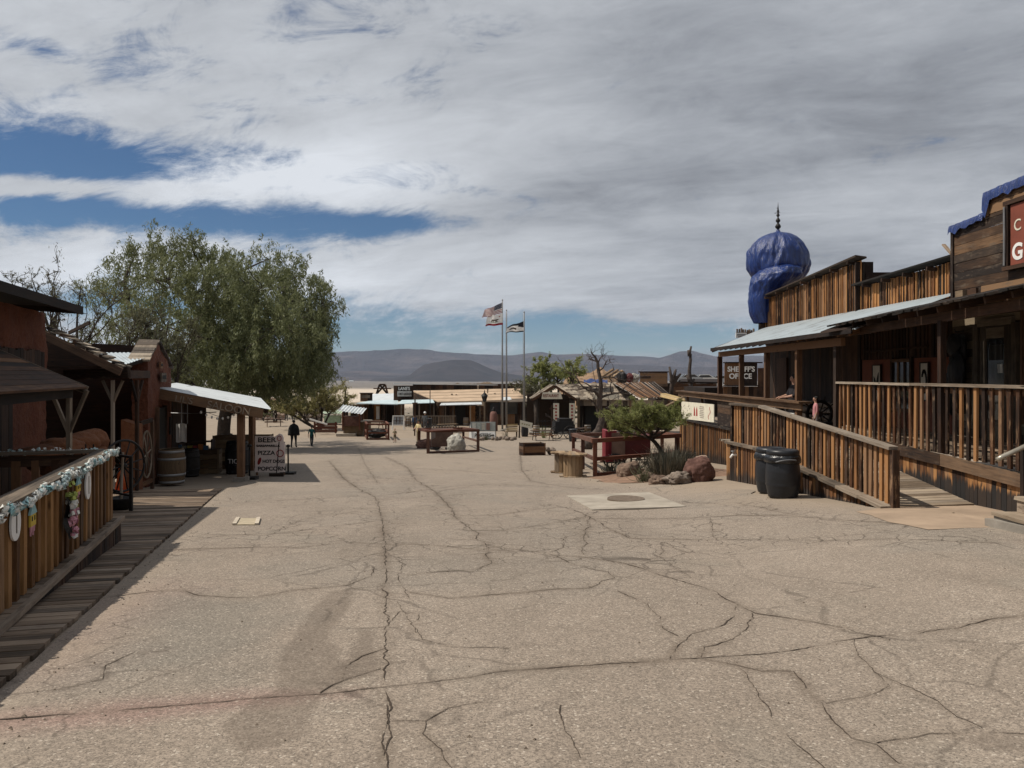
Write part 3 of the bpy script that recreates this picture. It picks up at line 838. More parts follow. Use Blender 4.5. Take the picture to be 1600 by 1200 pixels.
craq = np.maximum(craq, polymask([(190,960),(230,940),(262,945),(225,1000),(150,1040),(90,1070),(60,1060)], 0.3, 0.3) * 0.9)
def setattr_color(o, name, r_, g_, b_):
    at = o.data.attributes.new(name, 'FLOAT_COLOR', 'POINT')
    at.data.foreach_set('color', np.stack([r_, g_, b_, np.ones_like(r_)], 1).ravel().astype(np.float32))
setattr_color(street, 'wear', stain, np.clip(band, 0, 1), dust)
setattr_color(street, 'tint', red, craq, grey)

# concrete pad with its round cover, small plate, sand apron, dirt drifts
pad = [G(885, 776), G(1013, 770), G(1072, 793), G(925, 798)]
mb = MB(); mb.prism([p + Vector((0, 0, 0.022)) for p in reversed(pad)], (0, 0, -0.15)); o = mb.build('concrete_pad', M_CONC); struct(o)
t = thing('manhole_cover', 'round rusty brown manhole cover set in the pale concrete pad', 'manhole cover', G(978, 784))
c = G(978, 784); c.z = sum(p.z for p in pad) / 4 + .022; mb = MB(); mb.lathe([(0.37, -0.03), (0.37, 0.024), (0.35, 0.026), (0.33, 0.020), (0.02, 0.020)], c, 36); mb.build('lid', plain('rusty cover iron', (0.13, 0.098, 0.072), 0.8, 0.3, 12), t)
c0 = G(383, 815)
t = thing('utility_plate', 'small pale rectangular utility plate in the asphalt near the boardwalk', 'utility cover', c0)
mb = MB(); q = [G(366, 821), G(372, 811), G(404, 811), G(401, 821)]
mb.prism([p + Vector((0, 0, 0.016)) for p in q], (0, 0, -0.05)); mb.build('plate', plain('worn plate', (0.36, 0.30, 0.21), 0.8, 0.2, 8), t)
mb = MB()
for a_, b_ in ((q[0], q[1]), (q[2], q[3])): mb.beam(a_ + Vector((0, 0, .02)), b_ + Vector((0, 0, .02)), 0.06, 0.03)
mb.build('edge_strip', plain('worn plate edge', (0.44, 0.38, 0.3), 0.8, 0.2, 8), t)
# sand apron at the ramp foot
mb = MB()
ap = [(1340,800),(1395,792),(1470,789),(1530,785),(1600,812),(1640,828),(1590,822),(1530,826),(1450,829),(1385,814)]
ctr = G(1490, 806)
ring = []
for i in range(len(ap)):
    p, q = G(*ap[i]), G(*ap[(i + 1) % len(ap)])
    for k in range(6):
        r_ = p.lerp(q, k / 6); n_ = mnoise.noise(r_ * 3) * 0.10
        ring.append(r_ + (r_ - ctr).normalized() * n_)
rows = []
for s_ in (1.0, 0.85, 0.6, 0.3, 0.02):
    rows.append([on(ctr.x + (r_.x - ctr.x) * s_, ctr.y + (r_.y - ctr.y) * s_, 0.010 + 0.035 * (1 - s_) * (1 + .4 * mnoise.noise(Vector((k, s_ * 4, 0))))) for k, r_ in enumerate(ring)])
mb.grid(rows, close=True)
o = mb.build('sand_apron', plain('pale sandy concrete', (0.30, 0.222, 0.158), 0.95, 0.2, 1.6, 0.4), smooth=True); struct(o)

# loose gravel and litter grains on the street
mb = MB()
rg = random.Random(5)
for _ in range(900):
    y_ = 3.4 + rg.random() ** 2 * 18; l_, r_ = float(left_edge(y_)), float(right_edge(y_))
    x_ = rg.uniform(l_, r_) if rg.random() < .45 else (l_ + abs(rg.gauss(0, .25)) + .05 if rg.random() < .4 else r_ - abs(rg.gauss(0, .5)))
    s_ = rg.uniform(0.004, 0.013) * (2.0 if rg.random() < .05 else 1)
    b = len(mb.v); c = Vector((x_, y_, street_z(x_, y_) + s_ * .4)); a_ = rg.uniform(0, 6)
    pts = [c + Vector((math.cos(a_ + k * 2.1) * s_, math.sin(a_ + k * 2.1) * s_ * .8, -s_ * .4)) for k in range(3)] + [c + Vector((0, 0, s_ * .5))]
    for tri in ((0, 1, 3), (1, 2, 3), (2, 0, 3)): mb.face([pts[k] for k in tri])
o = mb.build('gravel', plain('loose gravel', (0.16, 0.125, 0.095), 0.9, 0.5, 30)); o['kind'] = 'stuff'

# ------------------------------------------------------------------ far mountains
def ridge(px, table):
    return np.interp(px, [t_[0] for t_ in table], [t_[1] for t_ in table])
FAR = [(-900,565),(-300,560),(200,556),(440,556),(500,551),(545,547),(600,546.5),(660,546),(700,550),(760,553),(800,555),(830,551),(845,549),(870,553),(905,551.5),(930,554),(980,556),(1030,559),(1050,553),(1064,549.5),(1082,548.5),(1095,552),(1120,557),(1300,553),(1700,560),(2500,566)]
BUTTE = [(560,599),(585,589),(615,588),(640,584),(650,576),(663,568),(690,564),(712,561),(735,561),(748,566),(765,574),(782,580),(810,584),(840,588),(900,592),(960,599)]
FOOT = [(-900,590),(380,590),(480,584),(560,579),(620,583),(700,588),(790,582),(850,572),(920,568),(1000,570),(1080,574),(1200,570),(1700,578),(2500,590)]
mx = np.linspace(-13000, 13000, 520); my = np.concatenate([np.linspace(5200, 8200, 46), np.linspace(8300, 13200, 50)])
MX, MY = np.meshgrid(mx, my)
def fract(X, Y, f, seed, octv=6):
    out = np.empty(X.shape)
    it = np.nditer([X, Y], flags=['multi_index'])
    for x_, y_ in it:
        out[it.multi_index] = mnoise.ridged_multi_fractal(Vector((float(x_) * f, float(y_) * f, seed)), 0.9, 2.1, octv, 1.0, 2.0)
    return out
NZ = fract(MX, MY, 1 / 1500.0, 1.5); NZ = (NZ - NZ.mean()) / NZ.std()
def band_h(table, Yr, wf, wb, famp):
    # height of the outline if it stood at depth Yr, falling off in front of and behind it
    px = 800 + MX / MY * F
    h = (HZ - ridge(px, table)) / F * Yr + 60
    h = np.maximum(h, 0)
    d_ = MY - Yr
    fall = np.where(d_ < 0, np.clip(1 + d_ / wf, 0, 1), np.clip(1 - d_ / wb, 0, 1))
    fall = fall ** 1.4
    return h * fall * (1 + famp * NZ * (0.05 + 1.4 * fall * (1 - fall)) * 0.95)
H = np.maximum(band_h(FAR, 12200, 2600, 2000, 0.42), band_h(FOOT, 9000, 1900, 2500, 0.22))
struct(mesh_grid('mountains', MX, MY, -62 + H + np.where(H > 1, NZ * 2, 0), M_MOUNT))

bx = np.linspace(-1700, 900, 150); by = np.linspace(6200, 7900, 60)
MX, MY = np.meshgrid(bx, by)
NZ = fract(MX, MY, 1 / 500.0, 4.5); NZ = (NZ - NZ.mean()) / NZ.std()
struct(mesh_grid('butte', MX, MY, -75 + band_h(BUTTE, 7000, 800, 800, 0.22) * 1.06, M_BUTTE))

# ------------------------------------------------------------------ desert air between here and the mountains
mb = MB(); x0, x1, y0_, y1_, zb_, zt_ = -13900, 13900, -200, 13900, -66, 520
V8 = [(x0, y0_, zb_), (x1, y0_, zb_), (x1, y1_, zb_), (x0, y1_, zb_), (x0, y0_, zt_), (x1, y0_, zt_), (x1, y1_, zt_), (x0, y1_, zt_)]
for q in ((0, 3, 2, 1), (4, 5, 6, 7), (0, 1, 5, 4), (1, 2, 6, 5), (2, 3, 7, 6), (3, 0, 4, 7)): mb.face([V8[i] for i in q])
hm, HN = newmat('desert haze')
pv = HN.n('ShaderNodeVolumePrincipled', {'Color': (0.64, 0.77, 1.0, 1), 'Density': 3.0e-5, 'Anisotropy': 0.0})
HN.n('ShaderNodeOutputMaterial', {'Volume': pv.outputs[0]})
hz_ = mb.build('haze', hm); hz_['kind'] = 'stuff'
# ================================================================== RIGHT SIDE
WX = 9.9
def vplanks(mb, p0, p1, zb, zt, w=0.16, th=0.025, nrm=(1, 0, 0), gap=0.006, jit=0.004, batten=0.0, rag=0.0, depth=0.006):
    """vertical boards standing along p0->p1; zb, zt functions of 0..1"""
    p0 = Vector((p0[0], p0[1], 0)); p1 = Vector((p1[0], p1[1], 0)); L = (p1 - p0).length
    n = max(1, int(round(L / w))); w_ = L / n; nrm = Vector(nrm).normalized()
    edges = [0.0]
    for i in range(n): edges.append(edges[-1] + w_ * R.uniform(0.8, 1.2))
    k_ = L / edges[-1]; edges = [e_ * k_ for e_ in edges]
    for i in range(n):
        t = (edges[i] + edges[i + 1]) / 2 / L
        c = p0.lerp(p1, t) - nrm * R.uniform(0, depth)
        za = zb(t) + R.uniform(-rag, rag); zz = zt(t) + R.uniform(-rag, rag)
        if zz - za < 0.02: continue
        mb.beam(c + Vector((0, 0, za)), c + Vector((0, 0, zz)), edges[i + 1] - edges[i] - gap, th, up=nrm, jit=jit)
        if batten and R.random() < .9:
            b_ = p0.lerp(p1, edges[i] / L) + nrm * (th / 2 + .010)
            mb.beam(b_ + Vector((0, 0, za)), b_ + Vector((0, 0, zz - .01)), batten, .020, up=nrm, jit=jit)
    return mb
def hplanks(mb, p0, p1, z0, z1, w=0.2, th=0.025, nrm=(1, 0, 0), lap=0.012, jit=0.004, tops=None):
    p0 = Vector((p0[0], p0[1], 0)); p1 = Vector((p1[0], p1[1], 0)); nrm = Vector(nrm).normalized()
    z = z0
    while z < z1 - 0.03:
        h = min(w * R.uniform(0.88, 1.12), z1 - z)
        L = (p1 - p0).length
        cuts = [0, 1] if L < 3 or R.random() < .3 else [0, R.uniform(.3, .7), 1]
        for a_, b_ in zip(cuts, cuts[1:]):
            q0, q1 = p0.lerp(p1, a_), p0.lerp(p1, b_)
            o_ = -nrm * R.uniform(0, lap)
            mb.beam(q0 + o_ + Vector((0, 0, z + h / 2)), q1 + o_ + Vector((0, 0, z + h / 2)), th, h - .007, up=(0, 0, 1), jit=jit)
        z += h
    return mb
lin = lambda a_, b_: (lambda t: a_ + (b_ - a_) * t)
con = lambda a_: (lambda t: a_)

# ---- rear shop with the tall board parapet (far half of the row)
t = thing('board_shop', 'long shop with sunlit vertical board parapet beside the tarped dome', 'shop', (WX, 26, -1.4))
mb = vplanks(MB(), (WX, 29.9), (WX, 21.8), con(1.55), lin(2.93, 3.24), 0.145, 0.025, (-1, 0, 0), gap=.016, batten=0.035, rag=.015, depth=.03); mb.build('parapet', M_ORANGE, t)
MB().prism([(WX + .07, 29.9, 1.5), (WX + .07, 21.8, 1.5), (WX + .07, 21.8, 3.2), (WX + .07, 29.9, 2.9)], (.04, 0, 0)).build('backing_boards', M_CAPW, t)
mb = MB(); mb.beam((WX - .06, 30.1, 3.00), (WX - .06, 21.65, 3.32), 0.32, 0.045, up=(.12, 0, 1), jit=.01); mb.build('parapet_cap', M_CAPW, t)
for k in range(7):
    mb = MB(); y_ = 29.3 - k * 1.2; z_ = 2.98 + (29.9 - y_) / 8.1 * .31 - .07
    mb.beam((WX - .26, y_, z_), (WX - .02, y_, z_ - .02), .05, .09); mb.build('rafter_end', M_DARKW, t)
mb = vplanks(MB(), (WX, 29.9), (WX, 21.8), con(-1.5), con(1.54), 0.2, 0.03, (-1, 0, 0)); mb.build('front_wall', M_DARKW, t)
mb = MB(); mb.box((13.2, 25.8, .8), (6.3, 8.0, 4.2)); mb.build('building_body', M_BROWN, t)
mb = MB(); mb.beam((WX + .12, 21.86, 1.6), (WX + .12, 21.86, 3.2), .06, .5, up=(1, 0, 0)); mb.build('end_post', M_BROWN, t)
# window and doorway in the shade
mb = MB(); mb.box((WX - .05, 28.0, -.35), (.06, 1.0, 1.9)); d_ = mb.build('door', M_DARKW, t)
# ---- middle shop, lower parapet
t = thing('low_parapet_shop', 'shop with lower vertical board parapet next to the plank false front', 'shop', (WX, 19, -1.4))
mb = vplanks(MB(), (WX + .03, 21.72), (WX + .03, 16.45), con(1.5), lin(2.48, 2.56), 0.155, 0.025, (-1, 0, 0), gap=.016, batten=0.035, rag=.012, depth=.03); mb.build('parapet', M_ORANGE, t)
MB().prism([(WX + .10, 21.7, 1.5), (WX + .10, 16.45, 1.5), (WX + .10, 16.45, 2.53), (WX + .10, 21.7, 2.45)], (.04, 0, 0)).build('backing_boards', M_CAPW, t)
mb = MB(); mb.beam((WX - .05, 21.95, 2.53), (WX - .05, 16.45, 2.62), 0.32, 0.045, up=(.12, 0, 1), jit=.01); mb.build('parapet_cap', M_CAPW, t)
for k in range(5):
    mb = MB(); y_ = 21.2 - k * 1.1
    mb.beam((WX - .24, y_, 2.47), (WX, y_, 2.45), .05, .09); mb.build('rafter_end', M_DARKW, t)
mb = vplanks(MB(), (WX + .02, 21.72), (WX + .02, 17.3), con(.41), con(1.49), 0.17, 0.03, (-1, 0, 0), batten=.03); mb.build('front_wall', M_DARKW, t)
mb = vplanks(MB(), (WX + .02, 21.72), (WX + .02, 17.3), con(-1.5), con(.40), 0.9, 0.03, (-1, 0, 0), gap=.001, jit=0, depth=.002); mb.build('wainscot', plain('rust red board', (0.14, 0.045, 0.025), .85, .2, 2), t)
mb = MB(); mb.box((12.6, 19.0, .5), (5.2, 5.4, 3.6)); mb.build('building_body', M_BROWN, t)
wf = MB()
for (y0, y1) in ((22.15 - 2.2, 21.25 - 2.2),):
    pass
def window(parent, x, y0, y1, z0, z1, panes=2, fm=M_BROWN):
    mb = MB(); yc = (y0 + y1) / 2
    for yy_ in (y0, y1): mb.box((x - .05, yy_, (z0 + z1) / 2), (.07, .08, z1 - z0 + .16))
    for zz in (z0, z1): mb.box((x - .05, yc, zz), (.068, abs(y1 - y0) - .08, .08))
    for k in range(1, panes):
        y_ = y0 + (y1 - y0) * k / panes; mb.box((x - .05, y_, (z0 + z1) / 2), (.05, .045, z1 - z0 - .08))
    f_ = mb.build('window', fm, parent)
    mb = MB(); mb.box((x - .035, yc, (z0 + z1) / 2), (.015, abs(y1 - y0) - .06, z1 - z0 - .06)); mb.build('pane', M_GLASS, f_)
    return f_
window(t, WX, 19.9, 18.95, -.9, .35, 3, M_SIDING)
mb = MB(); mb.beam((WX - .06, 21.4, .62), (WX - .06, 18.2, .66), .03, .05); mb.build('wall_rail', M_BROWN, t)

# ---- plank false front shop
FX = 9.4
t = thing('plank_front_shop', 'tall false front shop of weathered horizontal planks under blue tarps', 'shop', (FX, 13, -1.4))
def false_front():
    mb = MB(); z = 1.40
    nrm = Vector((-1, 0, 0))
    while z < 3.52:
        h = min(R.uniform(.17, .215), 3.56 - z)
        yfar = 16.4 if z < 3.14 else 15.2
        if z < 3.14 < z + h: h = 3.15 - z
        cuts = [yfar, R.uniform(11.5, 15.4), 8.5]
        for a_, b_ in zip(cuts, cuts[1:]):
            x_ = FX + R.uniform(0, .012)
            mb.beam((x_, a_, z + h / 2), (x_, b_, z + h / 2), .028, h - .008, up=(0, 0, 1), jit=.004)
        z += h
    return mb
false_front().build('false_front', M_SIDING, t)
mb = MB(); 
for (z0, z1, y_) in ((1.4, 3.14, 16.41), (3.14, 3.55, 15.21)):
    z = z0
    while z < z1 - .03:
        h = min(.2, z1 - z); mb.beam((FX + .02, y_, z + h / 2), (FX + 1.7, y_, z + h / 2), .03, h - .008, up=(0, 0, 1), jit=.003); z += h
mb.build('side_boards', M_SIDING, t)
MB().beam((FX - .03, 15.17, 3.12), (FX - .03, 15.17, 3.56), .10, .03, up=(1, 0, 0)).build('corner_trim', M_SIDING, t)
MB().beam((FX - .025, 16.36, 1.4), (FX - .025, 16.36, 3.1), .09, .022, up=(1, 0, 0)).build('corner_trim', M_SIDING, t)
mb = MB(); mb.box((FX - .06, 15.95, 1.62), (.12, .26, .24)); mb.build('block', M_PALEW, t)
mb = MB(); mb.box((FX - .03, 15.62, 1.62), (.05, .30, .26)); mb.build('block', M_DARKW, t)
mb = hplanks(MB(), (WX, 17.25), (WX, 8.5), -1.5, 1.5, 0.16, 0.025, (-1, 0, 0)); mb.build('front_wall', M_PALESIDE, t)
mb = MB(); mb.box((12.9, 12.6, .7), (5.9, 7.5, 4.6)); mb.build('building_body', M_BROWN, t)
# door with glazed upper half
mb = MB()
for y_ in (16.28, 15.02): mb.box((WX - .05, y_, -.2), (.09, .15, 2.45))
mb.box((WX - .05, 15.65, 1.07), (.088, 1.11, .15)); mb.build('door_frame', M_PALESIDE, t)
mb = MB()
for y_ in (16.05, 15.25): mb.box((WX - .035, y_, -.2), (.05, .22, 2.36))
mb.box((WX - .035, 15.65, .85), (.048, .58, .22)); mb.box((WX - .035, 15.65, -1.15), (.048, .58, .45))
d_ = mb.build('door', M_PALESIDE, t)
mb = MB(); mb.box((WX - .028, 15.65, -.1), (.02, .58, 1.7)); mb.build('pane', M_GLASS, d_)
mb = MB(); mb.box((WX - .042, 15.65, .45), (.006, .46, .32)); mb.build('notice', M_INK, d_)
mb = MB(); mb.box((WX - .043, 15.5, .12), (.006, .18, .18)); mb.build('notice', plain('faded paper', (.3, .3, .28), .9), d_)
mb = MB(); mb.tube([(WX - .07, 15.30, -.35), (WX - .12, 15.30, -.35), (WX - .12, 15.30, -.22)], .014, 6); mb.build('handle', M_IRON, d_)
# hanging sign on the false front
SY0, SY1 = 14.45, 11.0
t = thing('shop_sign', 'rust red painted sign board in a dark frame on the plank false front', 'sign', (FX - .05, SY0, 2.25))
mb = MB(); mb.box((FX - .05, (SY0 + SY1) / 2 - .02, 2.60), (.03, SY0 - SY1 - .1, 1.12)); mb.build('board', M_SIGNRED, t)
mb = MB()
mb.beam((FX - .07, SY0, 1.98), (FX - .07, SY0, 3.24), .07, .06, up=(1, 0, 0)); mb.beam((FX - .07, SY1, 1.98), (FX - .07, SY1, 3.24), .07, .06, up=(1, 0, 0))
mb.beam((FX - .07, SY0 + .1, 3.22), (FX - .07, SY1 - .1, 3.22), .07, .08); mb.beam((FX - .08, SY0 + .1, 1.99), (FX - .08, SY1 - .1, 1.99), .09, .07)
mb.build('frame', M_DARKW, t)
mb = MB(); mb.tube([(FX - .13, SY0 + .02, 2.05), (FX - .14, SY0 + .0, 2.6), (FX - .13, SY0 + .02, 3.15)], .018, 6); mb.build('conduit', M_GREYP, t)
text('lettering', 'C', (FX - .07, SY0 - .17, 2.66), (0, -1, 0), (0, 0, 1), .30, M_CREAM, t, .004)
text('lettering', 'G', (FX - .07, SY0 - .12, 2.13), (0, -1, 0), (0, 0, 1), .42, M_WHITE, t, .004, bold=.012)
# blue tarps on the false front
def cloth_strip(pts_top, drop, out, n=18, seed=0, th=.02):
    """a tarp folded over a top edge and hanging down in front"""
    rows = []
    m = len(pts_top) * n
    prof = [(.6, .0), (.3, .03), (.02, .045), (-.02, .03), (-.035, -.25), (-.04, -.6), (-.045, -1.0)]
    for ox, dz_ in prof:
        row = []
        for i in range(m + 1):
            f_ = i / m * (len(pts_top) - 1); k = min(int(f_), len(pts_top) - 2); t_ = f_ - k
            p = Vector(pts_top[k]).lerp(Vector(pts_top[k + 1]), t_)
            w_ = mnoise.noise(Vector((i * .10, ox * 3, seed))) * .05 + mnoise.noise(Vector((i * .5, ox * 3, seed))) * .008
            dd = drop(i / m) * (1 + .55 * mnoise.noise(Vector((i * .11, 4, seed)))) if dz_ < 0 else 1
            row.append((p.x + ox * out - abs(w_) * .6 - .022, p.y, p.z + (dz_ * dd if dz_ < 0 else dz_ + abs(w_) * .4)))
        rows.append(row)
    return MB().grid(rows)
o = cloth_strip([(FX, 16.46, 3.13), (FX, 15.24, 3.17)], lambda s: .15 - .06 * s, 1.0, 30, 1).build('blue_tarp', M_TARP, None, True); tag(o, 'blue tarp folded over the lower step of the plank false front', 'tarp', 'blue tarps on the roofs')
o = cloth_strip([(FX, 15.26, 3.57), (FX, 14.2, 3.60), (FX, 11.0, 3.66), (FX, 8.5, 3.7)], lambda s: .16 + .36 * max(0, 1 - abs(s - .03) / .05), 1.0, 40, 2).build('blue_tarp', M_TARP, None, True); tag(o, 'blue tarp over the top step of the plank false front with hanging corner', 'tarp', 'blue tarps on the roofs')
# lamp arm standing on the low parapet
t = thing('roof_lamp', 'white tube lamp on a tilted grey board above the low parapet', 'lamp', (WX, 17.2, 2.6))
mb = MB(); mb.beam((WX, 17.15, 2.6), (WX, 17.62, 2.98), .08, .03, up=(0, 0, 1)); mb.build('arm', M_GREYW, t)
mb = MB(); mb.tube([(WX, 17.3, 2.80), (WX, 16.55, 2.72)], .035, 8); mb.build('tube', M_WHITE, t)

# ---- things hanging on the shaded walls
def poster(y, z0, z1, w, label, kind):
    t = thing('wall_poster', label, 'poster', (WX, y, z0), 'posters on the shaded shop wall')
    mb = MB(); mb.box((WX - .04, y, (z0 + z1) / 2), (.02, w, z1 - z0)); mb.build('sheet', plain('aged paper', (.46, .43, .36), .9, .12, 3), t)
    mb = MB()
    for s_ in (-1, 1): mb.box((WX - .05, y + s_ * w / 2, (z0 + z1) / 2), (.035, .03, z1 - z0 + .03))
    for zz in (z0, z1): mb.box((WX - .05, y, zz), (.033, w - .03, .03))
    mb.build('frame', M_DARKW, t)
    mb = MB(); zc_ = (z0 + z1) / 2
    if kind == 0:
        for s_, tl in ((1, .26), (-1, .34)):
            pts = []
            b_ = Vector((WX - .056, y + .01, z0 + .30)); e_ = b_ + Vector((0, s_ * w * .30, tl * 1.45))
            ax_ = (e_ - b_).normalized(); nm = Vector((0, -ax_.z, ax_.y))
            for k in range(9): q = k / 8; pts.append(b_.lerp(e_, q) + nm * .06 * math.sin(math.pi * min(1, q * 1.05)) ** .7)
            for k in range(7, 0, -1): q = k / 8; pts.append(b_.lerp(e_, q) - nm * .05 * math.sin(math.pi * q) ** .7)
            mb.prism(pts, (-.003, 0, 0))
    else:
        for k in range(22):
            a_ = k / 22 * 6.28 * .86 + .6; c = Vector((WX - .056, y + math.cos(a_) * w * .28, zc_ + math.sin(a_) * (z1 - z0) * .28))
            mb.box(c, (.004, .07, .075))
    mb.build('motif', M_INK, t)
poster(20.75, -.72, .25, .46, 'cream poster of two crossed black feathers beside the window', 0)
poster(18.35, -.62, .28, .36, 'cream poster of a dark wreath beside the corner post', 1)
t = thing('harness', 'black leather horse harness hanging beside the glazed shop door', 'harness', (WX - .12, 16.9, -.9))
mb = MB()
def loop(c, ry, rz_, r_, tw=0):
    return [Vector((c[0] + tw * math.sin(2 * a_), c[1] + ry * math.cos(a_), c[2] + rz_ * math.sin(a_))) for a_ in [k / 20 * 6.2832 for k in range(21)]]
mb.tube(loop((WX - .14, 16.75, .52), .17, .30, 0), [.045 + .03 * abs(math.sin(k / 20 * 6.28)) for k in range(21)], 8)
mb.tube(loop((WX - .16, 16.85, .42), .21, .36, 0), .035, 8); mb.rock((WX - .22, 16.82, .62), (.13, .20, .26), 4, 3, .2); mb.rock((WX - .22, 16.70, .05), (.14, .22, .5), 5, 3, .2); mb.rock((WX - .2, 16.95, -.4), (.12, .16, .5), 6, 3, .25); mb.build('collar', M_BLACK, t, True)
mb = MB()
for k in range(9):
    y_ = 16.65 + .05 * k; mb.tube([(WX - .12, y_, .5 - .02 * k), (WX - .15, y_ + R.uniform(-.05, .08), 0), (WX - .12, y_ + R.uniform(-.05, .16), -.55 - R.uniform(0, .3))], .02, 6)
mb.tube(loop((WX - .15, 17.1, -.3), .12, .5, 0), .016, 6); mb.build('strap', M_IRON, t, True)
mb = MB(); mb.tube([(WX, 16.8, .95), (WX - .2, 16.8, .93), (WX - .22, 16.8, 1.0)], .015, 6); mb.build('hook', M_IRON, t)

# ---- near porch: deck, skirt, rail, posts, roof
PXf = 7.5
t = thing('raised_porch', 'raised boardwalk deck with charred looking stained skirt boards', 'porch', (PXf, 14, -2.4))
mb = MB()
for k in range(78):
    y_ = 9.05 + k * .14
    if y_ > 19.9: break
    mb.beam((PXf + .05, y_, -1.37), (WX - .05, y_, -1.37), .132, .04, jit=.003)
mb.build('deck', M_GREYW, t)
bz = lambda y: float(np.interp(y, [9, 11.25, 12.3, 17.7], [-1.47, -1.45, -1.40, -1.28]))
mb = MB()
ysk = [17.7, 15.6, 13.4, 11.2, 9.0]
for a_, b_ in zip(ysk, ysk[1:]):
    mb.beam((PXf - .012, a_, bz(a_) - .115), (PXf - .012, b_ + .01, bz(b_) - .115), .05, .20, jit=.003)
mb.build('rim_beam', M_SIDING, t)
mb = vplanks(MB(), (PXf + .035, 17.7), (PXf + .035, 9.0), lambda s: gzf(PXf, 17.7 - 8.7 * s) - .03, lambda s: bz(17.7 - 8.7 * s) - .12, .125, .025, (-1, 0, 0), rag=.01); mb.build('skirt', M_SKIRT, t)
def picket_run(parent, pts, ztop, zbot, spacing, w, th, mat, nrm=None, name='picket', skip=None):
    """pickets along polyline pts of (x, y); ztop, zbot lists per point"""
    for i in range(len(pts) - 1):
        p = Vector((pts[i][0], pts[i][1], 0)); q = Vector((pts[i + 1][0], pts[i + 1][1], 0)); L = (q - p).length
        n = max(1, int(round(L / spacing))); dr = (q - p).normalized(); nm = Vector((-dr.y, dr.x, 0))
        for k in range(n):
            t_ = (k + .5) / n + R.uniform(-.07, .07) / n
            c = p.lerp(q, t_); za = zbot[i] + (zbot[i + 1] - zbot[i]) * t_; zz = ztop[i] + (ztop[i + 1] - ztop[i]) * t_
            ln = dr * R.uniform(-.008, .008)
            MB().beam(c - ln + Vector((0, 0, za + R.uniform(-.015, .01))), c + ln + Vector((0, 0, zz)), w * R.uniform(.88, 1.1), th, up=nm, jit=.0035).build(name, mat, parent)
def rail_bar(parent, pts, z, w, h, mat, name='top_rail', dz_=0.0):
    for i in range(len(pts) - 1):
        a_ = Vector((pts[i][0], pts[i][1], z[i] + dz_)); b_ = Vector((pts[i + 1][0], pts[i + 1][1], z[i + 1] + dz_))
        e_ = (b_ - a_).normalized() * .012
        MB().beam(a_ - e_, b_ + e_ * .5, w, h, jit=.004).build(name, mat, parent)
t = thing('porch_railing', 'high horizontal picket railing along the raised shop porch', 'railing', (PXf, 14, -1.4))
rp = [(PXf, 17.62), (PXf, 14.35), (PXf, 9.1)]; rz_ = [-.19, -.185, -.185]
rail_bar(t, rp, rz_, .15, .045, M_RAIL)
picket_run(t, [(PXf - .015, 17.6), (PXf - .015, 9.2)], [-.22, -.215], [bz(17.6) - .0, bz(9.2)], .205, .078, .036, M_PICKET)
rail_bar(t, [(PXf + .03, 17.6), (PXf + .03, 9.1)], [-.28, -.28], .035, .09, M_BROWN, 'under_rail')
# stair newel and pipe handrail, wooden steps
sx0 = 6.77
t = thing('porch_steps', 'weathered wooden steps beside the porch end with metal pipe handrail', 'steps', on(6.7, 9.6))
for k in range(4):
    z_ = gzf(6.6, 9.5) + .17 + k * .2
    MB().beam((6.42 + k * .3, 10.02, z_ - .02), (6.42 + k * .3, 8.7, z_ - .02), .34, .045, jit=.004).build('tread', M_RAMP, t)
    MB().beam((6.29 + k * .3, 10.0, z_ - .12), (6.29 + k * .3, 8.72, z_ - .12), .03, .15, jit=.003).build('riser', M_CONC2 if k == 0 else M_GREYW, t)
MB().beam((6.24, 10.05, gzf(6.3, 10) + .05), (6.24, 8.65, gzf(6.3, 9) + .06), .10, .12, jit=.005).build('kerb', M_CONC2, t)
nb = on(sx0 + .04, 10.17); MB().beam(nb - Vector((0, 0, .05)), (nb.x, nb.y, -.93), .10, .10, up=(0, 1, 0)).build('newel_post', M_DARKW, t)
MB().tube([(6.40, 10.13, -1.13), (6.46, 10.13, -1.09), (7.5, 10.13, -.62)], .032, 10).build('pipe_handrail', plain('worn steel pipe', (.42, .38, .31), .35, .2, 4, metal=.6), t, True)

# porch posts and roofs
t = thing('porch_roof', 'dark plank porch roof over the raised shop deck', 'porch roof', (8, 14, 1.2))
ez_ = lambda y: float(np.interp(y, [9, 10.65, 13.1, 16.9, 17.4], [1.25, 1.22, 1.15, 1.08, 1.07]))
mb = MB(); y_ = 17.1
while y_ > 8.6:
    w_ = R.uniform(.16, .22); e_ = R.uniform(-.05, .05)
    mb.beam((7.08 + e_, y_, ez_(y_)), (FX + .1, y_, ez_(y_) + .54), w_ - .008, .04, up=(-.22, 0, 1), jit=.005); y_ -= w_
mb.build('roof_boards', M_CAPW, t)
mb = MB(); mb.beam((7.52, 17.3, .93), (7.52, 8.6, 1.08), .1, .16); mb.build('beam', M_DARKW, t)
for k in range(13):
    y_ = 16.9 - k * .65; MB().beam((7.2, y_, ez_(y_) - .06), (FX + .1, y_, ez_(y_) + .44), .05, .1, up=(0, 0, 1)).build('rafter', M_DARKW, t)
MB().beam((PXf, 13.4, bz(13.4)), (PXf, 13.4, .94), .10, .10, up=(0, 1, 0), jit=.004).build('post', M_BROWN, t)
MB().beam((PXf, 9.3, bz(9.3)), (PXf, 9.3, 1.0), .10, .10, up=(0, 1, 0), jit=.004).build('post', M_BROWN, t)
MB().beam((8.9, 13.4, bz(13.4) + .5), (8.9, 13.4, 1.2), .04, .04, up=(0, 1, 0)).build('hanger', M_DARKW, t)

